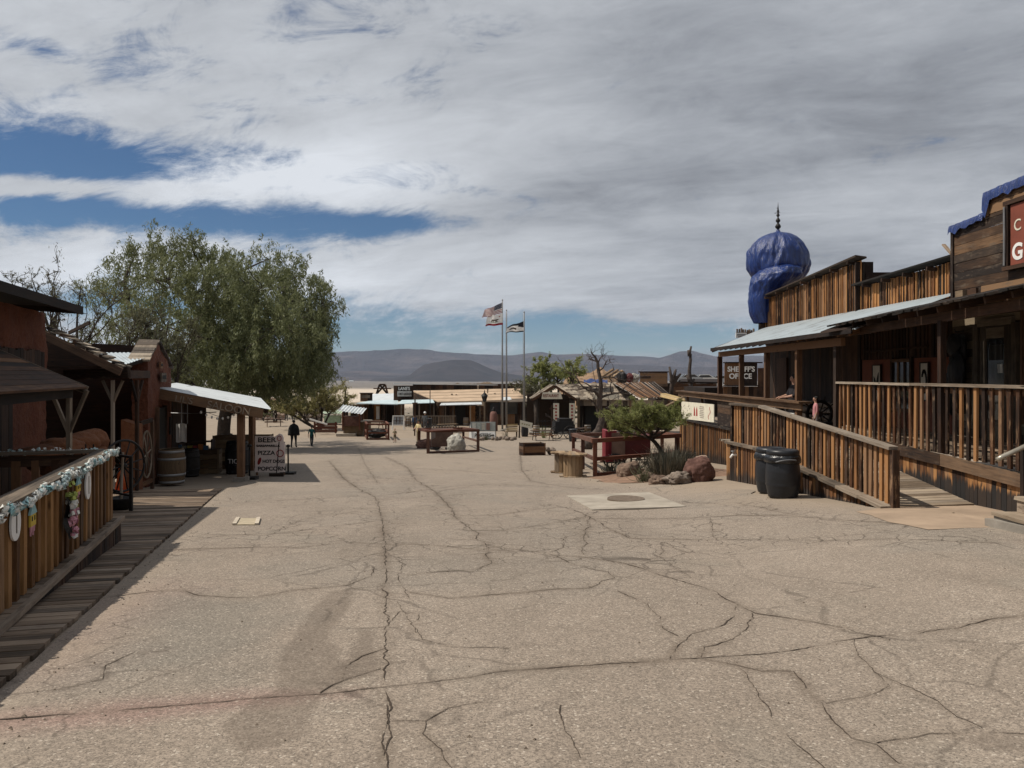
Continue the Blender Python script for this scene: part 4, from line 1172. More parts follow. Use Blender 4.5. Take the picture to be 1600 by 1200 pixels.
t = thing('metal_porch_roof', 'pale corrugated metal porch roof on square brown posts', 'porch roof', (7.4, 22, 1))
def corr(p00, p10, p01, p11, waves, amp, nu=4, per=6):
    """p00->p10 runs along the ridges' repeat, p00->p01 down the slope"""
    p00, p10, p01, p11 = map(Vector, (p00, p10, p01, p11)); nrm = (p10 - p00).cross(p01 - p00).normalized()
    n = waves * per; rows = []
    for i in range(nu + 1):
        s_ = i / nu; a_, b_ = p00.lerp(p01, s_), p10.lerp(p11, s_)
        rows.append([a_.lerp(b_, k / n) + nrm * amp * math.cos(k / per * 6.2832) for k in range(n + 1)])
    return MB().grid(rows)
corr((7.16, 16.05, .95), (7.2, 27.5, .92), (WX - .03, 16.9, 1.82), (WX - .03, 30.0, 1.82), 100, .014, 5, 5).build('metal_sheet', M_METAL, t, True)
MB().beam((7.12, 27.5, .885), (7.12, 16.1, .915), .035, .11, jit=.003).build('fascia', M_DARKW, t)
MB().beam((PXf, 27.75, .72), (PXf, 17.4, .74), .10, .18, jit=.003).build('beam', M_BROWN, t)
for k in range(19):
    y_ = 27.2 - k * .6; MB().beam((7.2, y_, .87), (WX - .1, y_ + 1.0, 1.72), .05, .10, up=(0, 0, 1)).build('rafter', M_BROWN, t)
for y_, zb_ in ((27.7, -.86), (25.1, -.84), (22.6, -.82), (20.1, -1.65), (17.7, -1.3)):
    MB().beam((PXf, y_, zb_), (PXf, y_, .64), .14, .14, up=(0, 1, 0), jit=.004).build('post', M_BROWN, t)
MB().beam((7.25, 17.3, 1.05), (8.1, 15.2, 1.22), .9, .02, up=(-.33, 0, 1), jit=.03).build('torn_sheet', M_DARKW, t)
mb = MB(); mb.beam((7.2, 27.62, .86), (WX, 30.05, 1.74), .05, .14); mb.build('end_trim', M_DARKW, t)

# ---- far deck: counter rail, fence of boards with sign
t = thing('deck_counter', 'long board counter rail along the far open porch', 'counter', (PXf, 24, -1.8))
MB().beam((PXf - .05, 34.2, -.74), (PXf - .05, 19.5, -.72), .34, .05, jit=.004).build('counter_top', M_SIDING, t)
MB().beam((PXf - .10, 34.1, -.86), (PXf - .10, 19.6, -.84), .04, .17, jit=.004).build('apron_board', M_SIDING, t)
for y_ in (33, 30.5, 28.0, 24.5, 21.5):
    MB().beam((PXf + .05, y_, -1.86), (PXf + .05, y_, -.77), .09, .09, up=(0, 1, 0)).build('post', M_BROWN, t)
MB().beam((PXf + .06, 20.2, -1.08), (PXf + .06, 21.4, -1.08), .3, .10).build('white_box', M_WHITE, t)
t = thing('deck_fence', 'tall fence of orange brown vertical boards below the porch counter', 'fence', on(PXf, 30))
vplanks(MB(), (PXf - .02, 34.1), (PXf - .02, 25.9), lambda s: gzf(PXf, 34.1 - 8.2 * s) - .04, lin(-1.98, -1.89), .14, .03, (-1, 0, 0), batten=.03, rag=.012).build('boards', M_SKIRT2, t)
MB().beam((PXf - .06, 34.15, -1.96), (PXf - .06, 25.9, -1.87), .16, .06, jit=.004).build('cap_rail', M_SIDING, t)
hplanks(MB(), (PXf + .0, 28.0), (PXf + .0, 25.8), -1.83, -.96, .21, .03, (-1, 0, 0)).build('boards', M_SIDING, t)
mb = MB()
for k in range(40):
    y_ = 34.0 - k * .16
    mb.beam((PXf + .1, y_ - 0.0, -1.9), (WX + 2, y_, -1.9), .15, .04)
for k in range(52):
    y_ = 27.6 - k * .15
    mb.beam((PXf + .1, y_, -1.88), (WX - .05, y_, -1.88), .14, .04)
mb.build('deck', M_GREYW, t)
sg = thing('banner_sign', 'cream illustrated banner sign with red figures on the porch fence', 'sign', (PXf - .08, 30, -1.9))
mb = MB(); mb.prism([(PXf - .07, 33.55, -1.18), (PXf - .07, 33.55, -1.93), (PXf - .07, 28.15, -1.76), (PXf - .07, 28.15, -1.10)], (-.03, 0, 0)); mb.build('board', M_CREAM, sg)
def on_banner(y, f_): 
    t_ = (33.55 - y) / 5.4; zb_ = -1.93 + .17 * t_; zt_ = -1.18 + .08 * t_
    return zb_ + (zt_ - zb_) * f_
mb = MB()
for y_ in (31.15, 30.75):
    mb.prism([(PXf - .101, y_ + .12, on_banner(y_, .25)), (PXf - .101, y_ - .12, on_banner(y_, .25)), (PXf - .101, y_ - .10, on_banner(y_, .6)), (PXf - .101, y_, on_banner(y_, .8)), (PXf - .101, y_ + .10, on_banner(y_, .6))], (-.003, 0, 0))
mb.build('figure', M_REDINK, sg)
mb = MB()
for k in range(7):
    f_ = .2 + .1 * k; L_ = R.uniform(.5, .8)
    mb.box((PXf - .102, 30.0 - .05, on_banner(30, f_)), (.003, L_, .035))
for k in range(14):
    y_ = 33.2 - .12 * k; f_ = .5 + .3 * math.sin(k * .9)
    mb.box((PXf - .102, y_, on_banner(y_, f_)), (.003, .10, .05))
mb.build('printing', plain('faded print', (.30, .26, .22), .9), sg)
mb = MB()
for k in range(9):
    y_ = 28.9 - .03 * k + .1 * math.sin(k); mb.box((PXf - .102, y_, on_banner(y_, .18 + .075 * k)), (.003, .10, .06))
mb.build('printing', plain('faded red print', (.42, .2, .16), .9), sg)

# ---- access ramp with picket rail
R0, R1, R2 = (6.0, 12.1), (5.49, 16.9), (5.30, 18.5)
t = thing('access_ramp', 'timber access ramp with pale boards and splashed skirt', 'ramp', on(6.5, 15))
rz0, rz1 = -2.13, -1.66
def rsurf(y): return float(np.interp(y, [12.1, 16.9], [rz0, rz1]))
mb = MB(); y_ = 12.25
while y_ < 19.6:
    xo = float(np.interp(y_, [12.1, 16.9, 18.5, 19.6], [R0[0] - .1, R1[0] - .1, R2[0] - .1, R2[0] - .2])); z_ = rsurf(y_)
    mb.beam((xo + .16, y_, z_), (PXf - .03, y_ + (.25 if y_ < 16 else 0), z_ + .01), .130, .04, up=(0, .104 if y_ < 16.9 else 0, -1), jit=.002); y_ += .142
mb.build('ramp_boards', M_RAMP, t)
mb = MB()
for p, q, z0_, z1_ in ((R0, R1, rz0, rz1), (R1, R2, rz1, rz1)):
    n = int(math.dist(p, q) / .8) + 1
    for k in range(n):
        a_, b_ = k / n, (k + 1) / n
        f0 = Vector((p[0] + (q[0] - p[0]) * a_ - .08, p[1] + (q[1] - p[1]) * a_, z0_ + (z1_ - z0_) * a_ + .03)); f1 = Vector((p[0] + (q[0] - p[0]) * b_ - .08, p[1] + (q[1] - p[1]) * b_ - .012, z0_ + (z1_ - z0_) * b_ + .03))
        mb.beam(f0, f1, .24, .05, jit=.005)
mb.build('ledge', M_RAIL, t)
mb = MB()
vplanks(mb, (R2[0] - .13, R2[1]), (R1[0] - .13, R1[1]), lambda s: gzf(5.3, 18.5 - 1.6 * s) - .03, con(rz1 + .0), .12, .025, (-1, 0, 0), rag=.01)
vplanks(mb, (R1[0] - .13, R1[1]), (R0[0] - .09, R0[1]), lambda s: gzf(5.6, 16.9 - 4.8 * s) - .03, lin(rz1, rz0 + .0), .12, .025, (-1, 0, 0), rag=.01)
vplanks(mb, (R2[0] - .1, R2[1]), (PXf, R2[1] + 1.0), lambda s: gzf(5.6, 18.5) - .2, con(rz1), .14, .025, (0, 1, 0), rag=.01)
mb.build('skirt', M_SKIRT2, t)
t = thing('ramp_railing', 'sloping picket railing with worn grey cap along the access ramp', 'railing', on(5.6, 15))
pts = [R0, R1, R2]; zt = [-1.16, -.705, -.71]
rail_bar(t, pts, zt, .16, .05, M_RAIL)
picket_run(t, [(R0[0] + .01, R0[1] + .12), R1, (R2[0] + .02, R2[1] - .1)], [zt[0] - .03, zt[1] - .03, zt[2] - .03], [rz0 + .045, rz1 + .045, rz1 + .045], .148, .082, .036, M_PICKET)
rail_bar(t, [(R0[0] + .045, R0[1]), (R1[0] + .045, R1[1]), (R2[0] + .045, R2[1])], [zt[0] - .09, zt[1] - .09, zt[2] - .09], .035, .09, M_BROWN, 'under_rail')
for p, zb_, zt_ in ((R0, gzf(*R0) - .02, zt[0] - .03), (R2, rz1, zt[2] - .03)):
    MB().beam((p[0] + .03, p[1], zb_), (p[0] + .03, p[1], zt_), .11, .11, up=(0, 1, 0), jit=.003).build('post', M_PICKET, t)
mb = MB(); mb.beam((R0[0] + .03, R0[1] + .06, rz0 - .25), (R0[0] + .03, R0[1] + .06, rz0 - .2), .02, .02)

# faucet on the landing skirt
t = thing('faucet', 'small white faucet on the landing skirt boards', 'faucet', (5.2, 18.0, -1.9))
mb = MB(); mb.tube([(5.26, 17.9, -1.88), (5.13, 17.9, -1.88), (5.09, 17.9, -1.95)], .028, 8); mb.tube([(5.15, 17.9, -1.86), (5.15, 17.9, -1.80)], .012, 6); mb.build('spout', M_WHITE, t, True)
mb = MB(); mb.lathe([(.05, -1.80), (.055, -1.79), (.05, -1.78)], (5.15, 17.9, 0), 10); mb.build('handle', M_GREYP, t)

# ---- bin barrels
def bin_barrel(c, label, seed):
    c = Vector(c); t = thing('trash_barrel', label, 'trash can', c, 'black plastic barrels by the ramp')
    H_ = .88; pr = []
    for k in range(29):
        s_ = k / 28; r_ = .255 + .055 * math.sin(math.pi * min(1, s_ * 1.02)) ** .8
        for rb in (.28, .62): r_ += .010 * math.exp(-((s_ - rb) / .012) ** 2)
        pr.append((r_, s_ * H_ * .9))
    mb = MB(); mb.lathe(pr, c, 32); mb.build('barrel', M_PLASTIC, t, True)
    mb = MB(); mb.lathe([(.27, .77), (.292, .78), (.292, .84), (.282, .86), (.265, .875), (.20, .88), (.19, .86), (.02, .86)], c, 32); mb.build('lid', M_PLASTIC, t, True)
    mb = MB(); rr = random.Random(seed)
    ph = [rr.uniform(0, 6) for _ in range(4)]
    wob = lambda a_, j: 1 + (.018 * math.sin(7 * a_ + ph[0]) + .014 * math.sin(13 * a_ + ph[1] + j)) * (1 if j > 0 else .2)
    mb.lathe([(.298, .78), (.318, .74), (.327, .69), (.326, .655), (.316, .64)], c, 60, wob=wob); mb.build('bin_liner', M_BAG, t, True)
    mb = MB(); mb.tube([c + Vector((math.cos(a_) * .328, math.sin(a_) * .328, .665 + .05 * math.sin(2 * a_ + ph[2]))) for a_ in [4.0 + k * .09 for k in range(14)]], .014, 6); mb.build('tie', plain('grey liner tie', (.12, .12, .125), .4), t, True)
bin_barrel(G(1223, 776), 'black ribbed plastic trash barrel in front of its twin by the ramp', 1)
bin_barrel(G(1206, 770) + Vector((0.03, 0.1, 0)), 'black ribbed plastic trash barrel half hidden behind its twin', 2)

# ---- tarped onion dome
dc = Vector((10.6, 30.6, 0))
t = thing('tarped_dome', 'onion dome wrapped in shiny blue tarp with dark spiked finial', 'dome', (10.6, 30.6, 1.8))
rr = random.Random(9)
def pleat(a_, j):
    k = mnoise.noise(Vector((math.cos(a_) * 4.2, math.sin(a_) * 4.2, j * .10)))
    k2 = mnoise.noise(Vector((math.cos(a_) * 11, math.sin(a_) * 11, j * .22 + 5)))
    k3 = mnoise.noise(Vector((math.cos(a_) * 19, math.sin(a_) * 19, j * .16 + 9)))
    return 1 + .085 * k + .055 * k2 + .022 * k3 - .018 * abs(math.sin(a_ * 6 + 1.2 * math.sin(j * .13)))
prof = [(.55, 3.40), (.74, 3.55), (.96, 3.78), (1.13, 4.05), (1.20, 4.25), (1.20, 4.5), (1.17, 4.72), (1.10, 4.95), (.99, 5.15), (.84, 5.34), (.66, 5.48), (.46, 5.58), (.26, 5.63), (.09, 5.68), (.05, 5.78)]
def subprof(pr, n):
    z_ = np.linspace(0, len(pr) - 1, n); return [(float(np.interp(q, range(len(pr)), [p[0] for p in pr])), float(np.interp(q, range(len(pr)), [p[1] for p in pr]))) for q in z_]
mb = MB(); mb.lathe(subprof(prof, 44), dc, 120, wob=pleat); mb.build('tarp_cover', M_TARP, t, True)
mb = MB(); sk_ = [(505, 1191, 13), (490, 1188, 17), (470, 1189, 19), (455, 1196, 24), (442, 1205, 33), (430, 1214, 36), (421, 1221, 31), (415, 1224, 20), (412, 1225, 8)]; rows = []
for i in range(45):
    f_ = i / 44 * (len(sk_) - 1); k = min(int(f_), len(sk_) - 2); q_ = [sk_[k][n_] + (sk_[k + 1][n_] - sk_[k][n_]) * (f_ - k) for n_ in range(3)]
    c_ = P(q_[1], q_[0], 30.0); r_ = q_[2] / F * 30.0
    rows.append([c_ + Vector((math.cos(a_) * r_, math.sin(a_) * r_ * 1.1, 0)) * pleat(a_ + 1 + i * .02, i * 1.3 + 20) for a_ in [k_ / 90 * 6.2832 for k_ in range(90)]])
mb.grid(rows, close=True); mb.build('tarp_skirt', M_TARP, t, True)
MB().lathe([(.75, 1.6), (.75, 3.5)], dc, 30).build('turret_wall', M_BROWN, t, True)
mb = MB(); mb.tube([dc + Vector((math.cos(a_) * (.74 + .02 * math.sin(5 * a_)), math.sin(a_) * .74, 3.46 + .03 * math.sin(3 * a_))) for a_ in [k * .1309 for k in range(49)]], .03, 6); mb.build('tie_rope', M_TARP, t, True)
mb = MB(); mb.lathe([(.03, 5.6), (.03, 5.78), (.10, 5.84), (.115, 5.90), (.07, 5.98), (.03, 6.03), (.085, 6.09), (.09, 6.14), (.05, 6.21), (.022, 6.26), (.07, 6.33), (.05, 6.38), (.02, 6.45), (.055, 6.5), (.03, 6.55), (.016, 6.7), (.003, 6.86)], dc, 14); mb.tube([dc + Vector((-.14, 0, 6.42)), dc + Vector((.08, 0, 6.46))], .012, 5); mb.tube([dc + Vector((0, -.05, 6.6)), dc + Vector((-.07, -.05, 6.62))], .012, 5)
mb.build('finial', M_IRON, t, True)
# bits of gear at the roof's far end
t = thing('roof_sign', 'small white sign at the far corner of the metal porch roof', 'sign', P(1157, 527, 30))
mb = MB(); c = P(1158, 524, 29.6); mb.box(c, (.42, .04, .20)); mb.build('board', M_WHITE, t)
mb = MB(); mb.box(c + Vector((0, -.022, .02)), (.34, .004, .05)); mb.box(c + Vector((0, -.022, -.05)), (.26, .004, .03)); mb.build('printing', M_GREYP, t)
mb = MB(); mb.tube([c + Vector((0, .03, -.6)), c + Vector((0, .03, .05))], .02, 6); mb.build('pole', M_GREYP, t)
t = thing('picket_cresting', 'short row of dark pickets on the far roof edge below the dome', 'cresting', P(1165, 520, 31))
mb = MB()
for k in range(9): q = P(1152 + k * 3.2, 519, 30.6 - .0 * k); mb.beam(q - Vector((0, 0, .2)), q + Vector((0, 0, R.uniform(.08, .16))), .06, .05, up=(0, 1, 0), jit=.008)
mb.beam(P(1150, 521, 30.7), P(1182, 520, 30.7), .05, .08); mb.build('pickets', M_GREYW, t)
# furniture on the far porch
def chair(c, rz, label, mat):
    c = Vector(c); t = thing('chair', label, 'chair', c, 'metal chairs behind the porch counter')
    rot = Matrix.Rotation(rz, 3, 'Z'); T_ = lambda x, y, z: c + rot @ Vector((x, y, z))
    MB().box(T_(0, 0, .45), (.42, .42, .04), rz).build('seat', mat, t)
    for sx_ in (-1, 1):
        for sy_ in (-1, 1): MB().tube([T_(sx_ * .19, sy_ * .19, 0), T_(sx_ * .19, sy_ * .19, .44)], .014, 6).build('leg', mat, t)
    mb = MB(); mb.tube([T_(-.2, .2, .45), T_(-.24, .24, .8), T_(-.12, .26, 1.02), T_(.12, .26, 1.02), T_(.24, .24, .8), T_(.2, .2, .45)], .014, 6)
    for x_ in (-.08, .08): mb.tube([T_(x_, .24, .46), T_(x_, .26, 1.0)], .009, 5)
    mb.build('backrest', mat, t)
m_ch = plain('silver chair tube', (.35, .36, .37), .35, .1, metal=.7)
chair((8.35, 25.6, -1.86), .3, 'silver tube chair behind the counter between the first two posts', m_ch)
chair((8.3, 23.6, -1.86), -.4, 'silver tube chair behind the counter nearer the seated customer', m_ch)
t = thing('wheel_bench', 'dark bench with a spoked wagon wheel backrest by the shaded porch entry', 'bench', (8.9, 22.4, -1.86))
c = Vector((9.05, 22.6, -1.16)); mb = MB(); ring = [c + Vector((.34 * 0, 0, 0)) + Vector((math.cos(a_) * .36, 0, math.sin(a_) * .36)) for a_ in [k * .19635 for k in range(33)]]
mb.tube(ring, .045, 6); mb.build('rim', M_DARKW, t)
for k in range(10): a_ = k * .628; MB().tube([c, c + Vector((math.cos(a_) * .53, 0, math.sin(a_) * .53))], .022, 5).build('spoke', M_DARKW, t)
MB().tube([c + Vector((0, -.08, 0)), c + Vector((0, .08, 0))], .08, 10).build('hub', M_DARKW, t)
MB().box((9.05, 22.3, -1.43), (1.2, .45, .06)).build('seat', M_DARKW, t)
for sx_ in (-.5, .5): MB().box((9.05 + sx_, 22.3, -1.66), (.08, .4, .40)).build('leg', M_DARKW, t)
t = thing('stone_planter', 'low wall of pale stacked stone inside the shaded porch', 'stone wall', (9.6, 25, -1.86))
mb = MB()
for j in range(5):
    for k in range(10): mb.rock((9.66, 23.0 + k * .42 + .2 * (j % 2), -1.74 + j * .2), (.12, .2, .1), k + j * 10, 1, .15)
mb.build('stones', M_STONE, t)
# ================================================================== LEFT SIDE
DL = Vector((-.28, 1, 0)).normalized(); NL = Vector((DL.y, -DL.x, 0))     # along the street, towards the street
def LX(y, off=0.0): return -3.08 - .28 * (y - 4.6) - off                   # boardwalk edge
# ---- boardwalk
mb = MB(); s = -2.6
A0 = Vector((-3.08, 4.6, 0))
while s < 14.2:
    w_ = R.uniform(.135, .15)
    e0 = A0 + DL * s
    inner = 1.9 if s < 5.6 else 4.6
    nseg = 1 if inner < 2 else 2
    cuts = [R.uniform(-.012, .008)] + ([] if nseg == 1 else [R.uniform(1.5, 2.6)]) + [inner]
    for a_, b_ in zip(cuts, cuts[1:]):
        p = e0 - NL * a_ + DL * R.uniform(-.012, .012); q = e0 - NL * (b_ - .01) + DL * R.uniform(-.006, .006)
        mb.beam((p.x, p.y, gzf(p.x, p.y) + .008 + R.uniform(-.0015, .0015)), (q.x, q.y, gzf(q.x, q.y) + .012 + R.uniform(-.0015, .0015)), w_ - R.uniform(.014, .024), .04, up=(0, .062, 1), jit=.0015)
    s += w_
o = mb.build('boardwalk', M_GREYW); struct(o)
# ---- platform ramp with pickets and garland
def RLX(y): return -4.13 - .304 * (y - 6.2)
P0, P1 = (RLX(4.2), 4.2), (RLX(10.05), 10.05)
DR = Vector((P1[0] - P0[0], P1[1] - P0[1], 0)).normalized(); NR = Vector((DR.y, -DR.x, 0))
t = thing('porch_platform', 'low timber platform with skirt boards below the garlanded railing', 'platform', on(-5.6, 8))
PZ = -1.90
mb = MB(); L_ = math.dist(P0, P1)
k = 0
while k * .145 < L_:
    e0 = Vector((P0[0], P0[1], PZ)) + DR * (k * .145 + .07)
    mb.beam(e0 + NR * .16, e0 - NR * 2.3, .135, .04, jit=.004); k += 1
mb.build('deck', M_GREYW, t)
a_ = Vector((P0[0], P0[1], 0)) + NR * .14; b_ = Vector((P1[0], P1[1], 0)) + NR * .14 + DR * .1
vplanks(MB(), (a_.x, a_.y), (b_.x, b_.y), lambda s: gzf(-4.5, 4.2 + 5.9 * s) - .02, con(PZ - .03), .12, .025, tuple(NR), rag=.01).build('skirt', M_DARKW, t)
MB().beam(a_ + NR * .03 + Vector((0, 0, PZ)), b_ + NR * .03 + Vector((0, 0, PZ)), .06, .05, jit=.003).build('ledge', M_GREYW, t)
c_ = b_ - NR * 2.4
vplanks(MB(), (b_.x, b_.y), (c_.x, c_.y), lambda s: gzf(-5.5, 10.1) - .1, con(PZ - .03), .12, .025, tuple(DR), rag=.01).build('skirt', M_DARKW, t)
t = thing('garland_railing', 'golden brown picket railing under a pale blue flower garland', 'railing', (P1[0], P1[1], PZ))
ztop = [-1.075, -1.0]
rail_bar(t, [P0, P1], ztop, .20, .045, M_RAIL)
picket_run(t, [(P0[0] + NR.x * .06, P0[1] + NR.y * .06), (P1[0] + NR.x * .06 - .0, P1[1] + NR.y * .06)], [z - .03 for z in ztop], [PZ + .03, PZ + .02], .2, .085, .036, M_LPICKET)
rail_bar(t, [(P0[0] + NR.x * .02, P0[1] + NR.y * .02), (P1[0] + NR.x * .02, P1[1] + NR.y * .02)], ztop, .035, .09, M_BROWN, 'under_rail', -.09)
rail_bar(t, [(P0[0] + NR.x * .02, P0[1] + NR.y * .02), (P1[0] + NR.x * .02, P1[1] + NR.y * .02)], [PZ + .12, PZ + .12], .035, .09, M_BROWN, 'lower_rail')
MB().beam((P1[0], P1[1], PZ - .3), (P1[0], P1[1], ztop[1] - .02), .10, .10, up=(0, 1, 0)).build('post', M_LPICKET, t)
# far return rail
t = thing('return_railing', 'dark picket railing across the platform end with white flower garland', 'railing', (P1[0] - 1, P1[1], PZ))
q0 = Vector((P1[0], P1[1], 0)) - NR * .06; q1 = q0 - NR * 2.6
rail_bar(t, [(q1.x, q1.y), (q0.x, q0.y)], [-1.0, -1.0], .16, .045, M_RAIL)
rail_bar(t, [(q1.x, q1.y), (q0.x, q0.y)], [-1.11, -1.11], .035, .14, M_BROWN, 'under_rail')
picket_run(t, [(q1.x, q1.y), (q0.x, q0.y)], [-1.1, -1.1], [PZ + .03, PZ + .03], .22, .10, .036, M_BROWN)
def garland(p, q, label, cols, seed, dens=26, r_=.052, off=Vector((0, 0, 0))):
    rg = random.Random(seed); p = Vector(p); q = Vector(q); L = (q - p).length
    t = thing('garland', label, 'garland', p, 'flower garlands on the railings')
    n = int(L * dens)
    bs = [MB() for _ in cols]
    for i in range(n):
        s_ = i / n; c = p.lerp(q, s_) + off + Vector((rg.gauss(0, .016), rg.gauss(0, .016), rg.gauss(0, .016) - .03 * abs(math.sin(s_ * L * 3.3))))
        ci = min(len(cols) - 1, int(len(cols) * (0.5 + .75 * mnoise.noise(Vector((i * .13, seed, 2))) + rg.uniform(-.25, .25)))) if len(cols) > 1 else 0
        ci = max(0, ci)
        # a small ruffled bloom of petals
        for k in range(7):
            d_ = Vector((rg.gauss(0, 1), rg.gauss(0, 1), rg.gauss(0, 1))).normalized(); s2 = d_.orthogonal().normalized() * r_ * .6; u2 = d_.cross(s2).normalized() * r_ * .6
            o_ = c + d_ * r_ * rg.uniform(.35, .75)
            bs[ci].face([o_ - s2 + d_ * .012, o_ - u2, o_ + s2 + d_ * .012, o_ + u2])
    for b_, m_ in zip(bs, cols):
        if b_.f: b_.build('blossoms', m_, t)
    return t
M_FL1 = plain('pale blue silk petal', (.46, .57, .57), .8, .15, 30); M_FL2 = plain('white silk petal', (.66, .66, .62), .8, .15, 30); M_FL3 = plain('teal silk petal', (.26, .43, .45), .8, .15, 30)
M_FL4 = plain('pink silk petal', (.60, .30, .36), .8, .2, 30); M_FL5 = plain('lime silk petal', (.38, .44, .12), .8, .2, 30)
up_ = Vector((0, 0, .015))
garland((P0[0] + NR.x * .10, P0[1] + NR.y * .10, -1.10), (P1[0] + NR.x * .10 + DR.x * .08, P1[1] + NR.y * .10 + DR.y * .08, -.985), 'pale blue and white flower garland along the sloping rail edge', [M_FL3, M_FL1, M_FL2, M_FL2], 4, 46, .037)
garland((q1.x, q1.y, -.975), (q0.x, q0.y, -.97), 'thin white flower garland on the dark return railing', [M_FL2, M_FL1], 5, 22, .03)
def hang_on_rail(px_, label, name, cat, grp=None):
    # point on the outer face of the picket railing under photo column px_
    k = (px_ - 800) / F
    # x = k*y ; x = RLX(y)+NR*.085
    y_ = (-4.13 + .304 * 6.2 + .09) / (k + .304)
    return Vector((k * y_, y_, 0))
def surfboard(px_, py0, py1, label):
    c = hang_on_rail(px_, '', '', ''); z1_, z0_ = (HZ - py0) / F * c.y, (HZ - py1) / F * c.y
    t = thing('surfboard_cutout', label, 'cutout', Vector((c.x, c.y, z0_)), 'surfboard cutouts on the garland railing')
    pts = []
    H_ = z1_ - z0_
    for k in range(24):
        a_ = k / 24 * 6.2832; w_ = .12 * math.copysign(abs(math.cos(a_)) ** .9, math.cos(a_))
        pts.append(c + DR * w_ + Vector((0, 0, (z0_ + z1_) / 2 + math.sin(a_) * H_ / 2)))
    MB().prism(pts, NR * .016).build('board', M_WHITE, t)
    MB().beam(c + NR * .02 + Vector((0, 0, z0_ + .06)), c + NR * .02 + Vector((0, 0, z1_ - .05)), .006, .006, up=NR).build('stringer', M_RAIL, t)
surfboard(22, 791, 845, 'white surfboard cutout on the railing, nearer the camera than the bouquet')
surfboard(136, 737, 780, 'white surfboard cutout on the railing close to its end post')
def house_tag(px_, py0, py1, label):
    c = hang_on_rail(px_, '', '', ''); z1_, z0_ = (HZ - py0) / F * c.y, (HZ - py1) / F * c.y
    t = thing('hut_ornament', label, 'ornament', Vector((c.x, c.y, z0_)), 'yellow hut ornaments on the garland railing')
    H_ = z1_ - z0_; w_ = .095
    B = lambda a_, z: c + DR * a_ + Vector((0, 0, z0_ + z * H_))
    MB().prism([B(-w_ * .8, .3), B(w_ * .8, .3), B(w_ * .8, .66), B(-w_ * .8, .66)], NR * .016).build('hut', plain('yellow tag paint', (.52, .38, .06), .8), t)
    MB().prism([B(-w_, .64), B(w_, .64), B(0, 1.0)], NR * .02).build('roof', M_FL3, t)
    mb = MB()
    for a_ in (-.035, .035): mb.prism([B(a_ - .012, .45), B(a_ + .012, .45), B(a_ + .012, .58), B(a_ - .012, .58)], NR * .019)
    mb.build('window', M_INK, t)
    mb = MB()
    for k in range(4): mb.prism([B(-.05 + k * .032, .31), B(-.03 + k * .032, .31), B(-.04 + k * .032, .02 + .1 * (k % 2))], NR * .012)
    mb.build('fringe', M_FL4, t)
house_tag(49, 783, 838, 'yellow hut shaped ornament with blue roof beside the nearer surfboard')
house_tag(121, 745, 778, 'yellow hut shaped ornament with blue roof between bouquet and farther surfboard')
c = hang_on_rail(98, '', '', ''); c.z = -1.42
t = thing('bouquet', 'bouquet of pink and lime flowers with a black bow on the railing', 'bouquet', c)
rg = random.Random(3)
for m_, (oy, oz, n, sp) in ((M_FL4, (.08, -.02, 26, .085)), (M_FL5, (.06, .16, 16, .06)), (M_FL2, (.06, .05, 14, .09))):
    mb = MB()
    for i in range(n):
        ct = c + DR * (oy + rg.gauss(0, sp * .7)) + NR * (.05 + rg.random() * .05) + Vector((0, 0, oz + rg.gauss(0, sp)))
        for k in range(6):
            d_ = Vector((rg.gauss(0, 1), rg.gauss(0, 1), rg.gauss(0, 1))).normalized(); s2 = d_.orthogonal().normalized() * .026; u2 = d_.cross(s2).normalized() * .026
            o_ = ct + d_ * .025; mb.face([o_ - s2, o_ - u2, o_ + s2, o_ + u2])
    mb.build('blossoms', m_, t)
mb = MB()
for k in range(5):
    a_ = -.10 + k * .025; b0 = c + DR * a_ + NR * .05 + Vector((0, 0, .2 - .02 * k))
    mb.grid([[b0 + DR * (.03 * j + .02 * math.sin(i * .9 + k)) + NR * (.02 * math.sin(i + j)) + Vector((0, 0, -.05 * i)) for j in range(3)] for i in range(8 - k % 2)])
mb.build('bow', M_INK, t)

# ---- near red adobe shop
t = thing('adobe_shop', 'dark red adobe shop with overhanging flat roof and plank awning', 'shop', on(-7.5, 10))
def EX(y): return -4.1 - .28 * y          # eave line
def wall_pt(y, z, off=.60): 
    p = Vector((EX(y), y, z)) - NL * off
    return p
mb = MB()
pA, pB = wall_pt(2.5, 0, .62), wall_pt(14.72, 0, .62)
def rough_wall(pa, pb, z0, z1, nu, nv, amp, seed, nrm, thick=.4, mat=None, name='wall', parent=None, topf=None):
    pa = Vector(pa); pb = Vector(pb); rows = []
    for i in range(nv + 1):
        row = []
        for j in range(nu + 1):
            s_ = j / nu; p = pa.lerp(pb, s_); zt_ = topf(s_) if topf else z1
            z = z0 + (zt_ - z0) * i / nv
            n_ = mnoise.fractal(Vector((p.x * 1.7 + seed, p.y * 1.7, z * 1.7)), .8, 2.1, 4) * amp
            row.append(Vector((p.x, p.y, z)) + nrm * n_)
        rows.append(row)
    b_ = MB(); b_.grid(rows)
    # close the ends, top and back
    back = [[Vector((q.x, q.y, q.z)) - nrm * thick for q in r_] for r_ in rows]
    b_.grid([[r_[-1], k_[-1]] for r_, k_ in zip(rows, back)]); b_.grid([[k_[0], r_[0]] for r_, k_ in zip(rows, back)])
    b_.grid([rows[-1], back[-1]])
    b_.grid([list(reversed(r_)) for r_ in back])
    return b_.build(name, mat or M_ADOBE, parent, True)
rough_wall((pA.x, pA.y, 0), (pB.x, pB.y, 0), -2.75, 1.16, 160, 50, .05, 1, NL, .35, M_ADOBE, 'wall', t)
mb = MB(); 
for k in range(8):
    pass
a_ = Vector((EX(2.5), 2.5, 1.236)); b_ = Vector((EX(14.47), 14.47, 1.236))
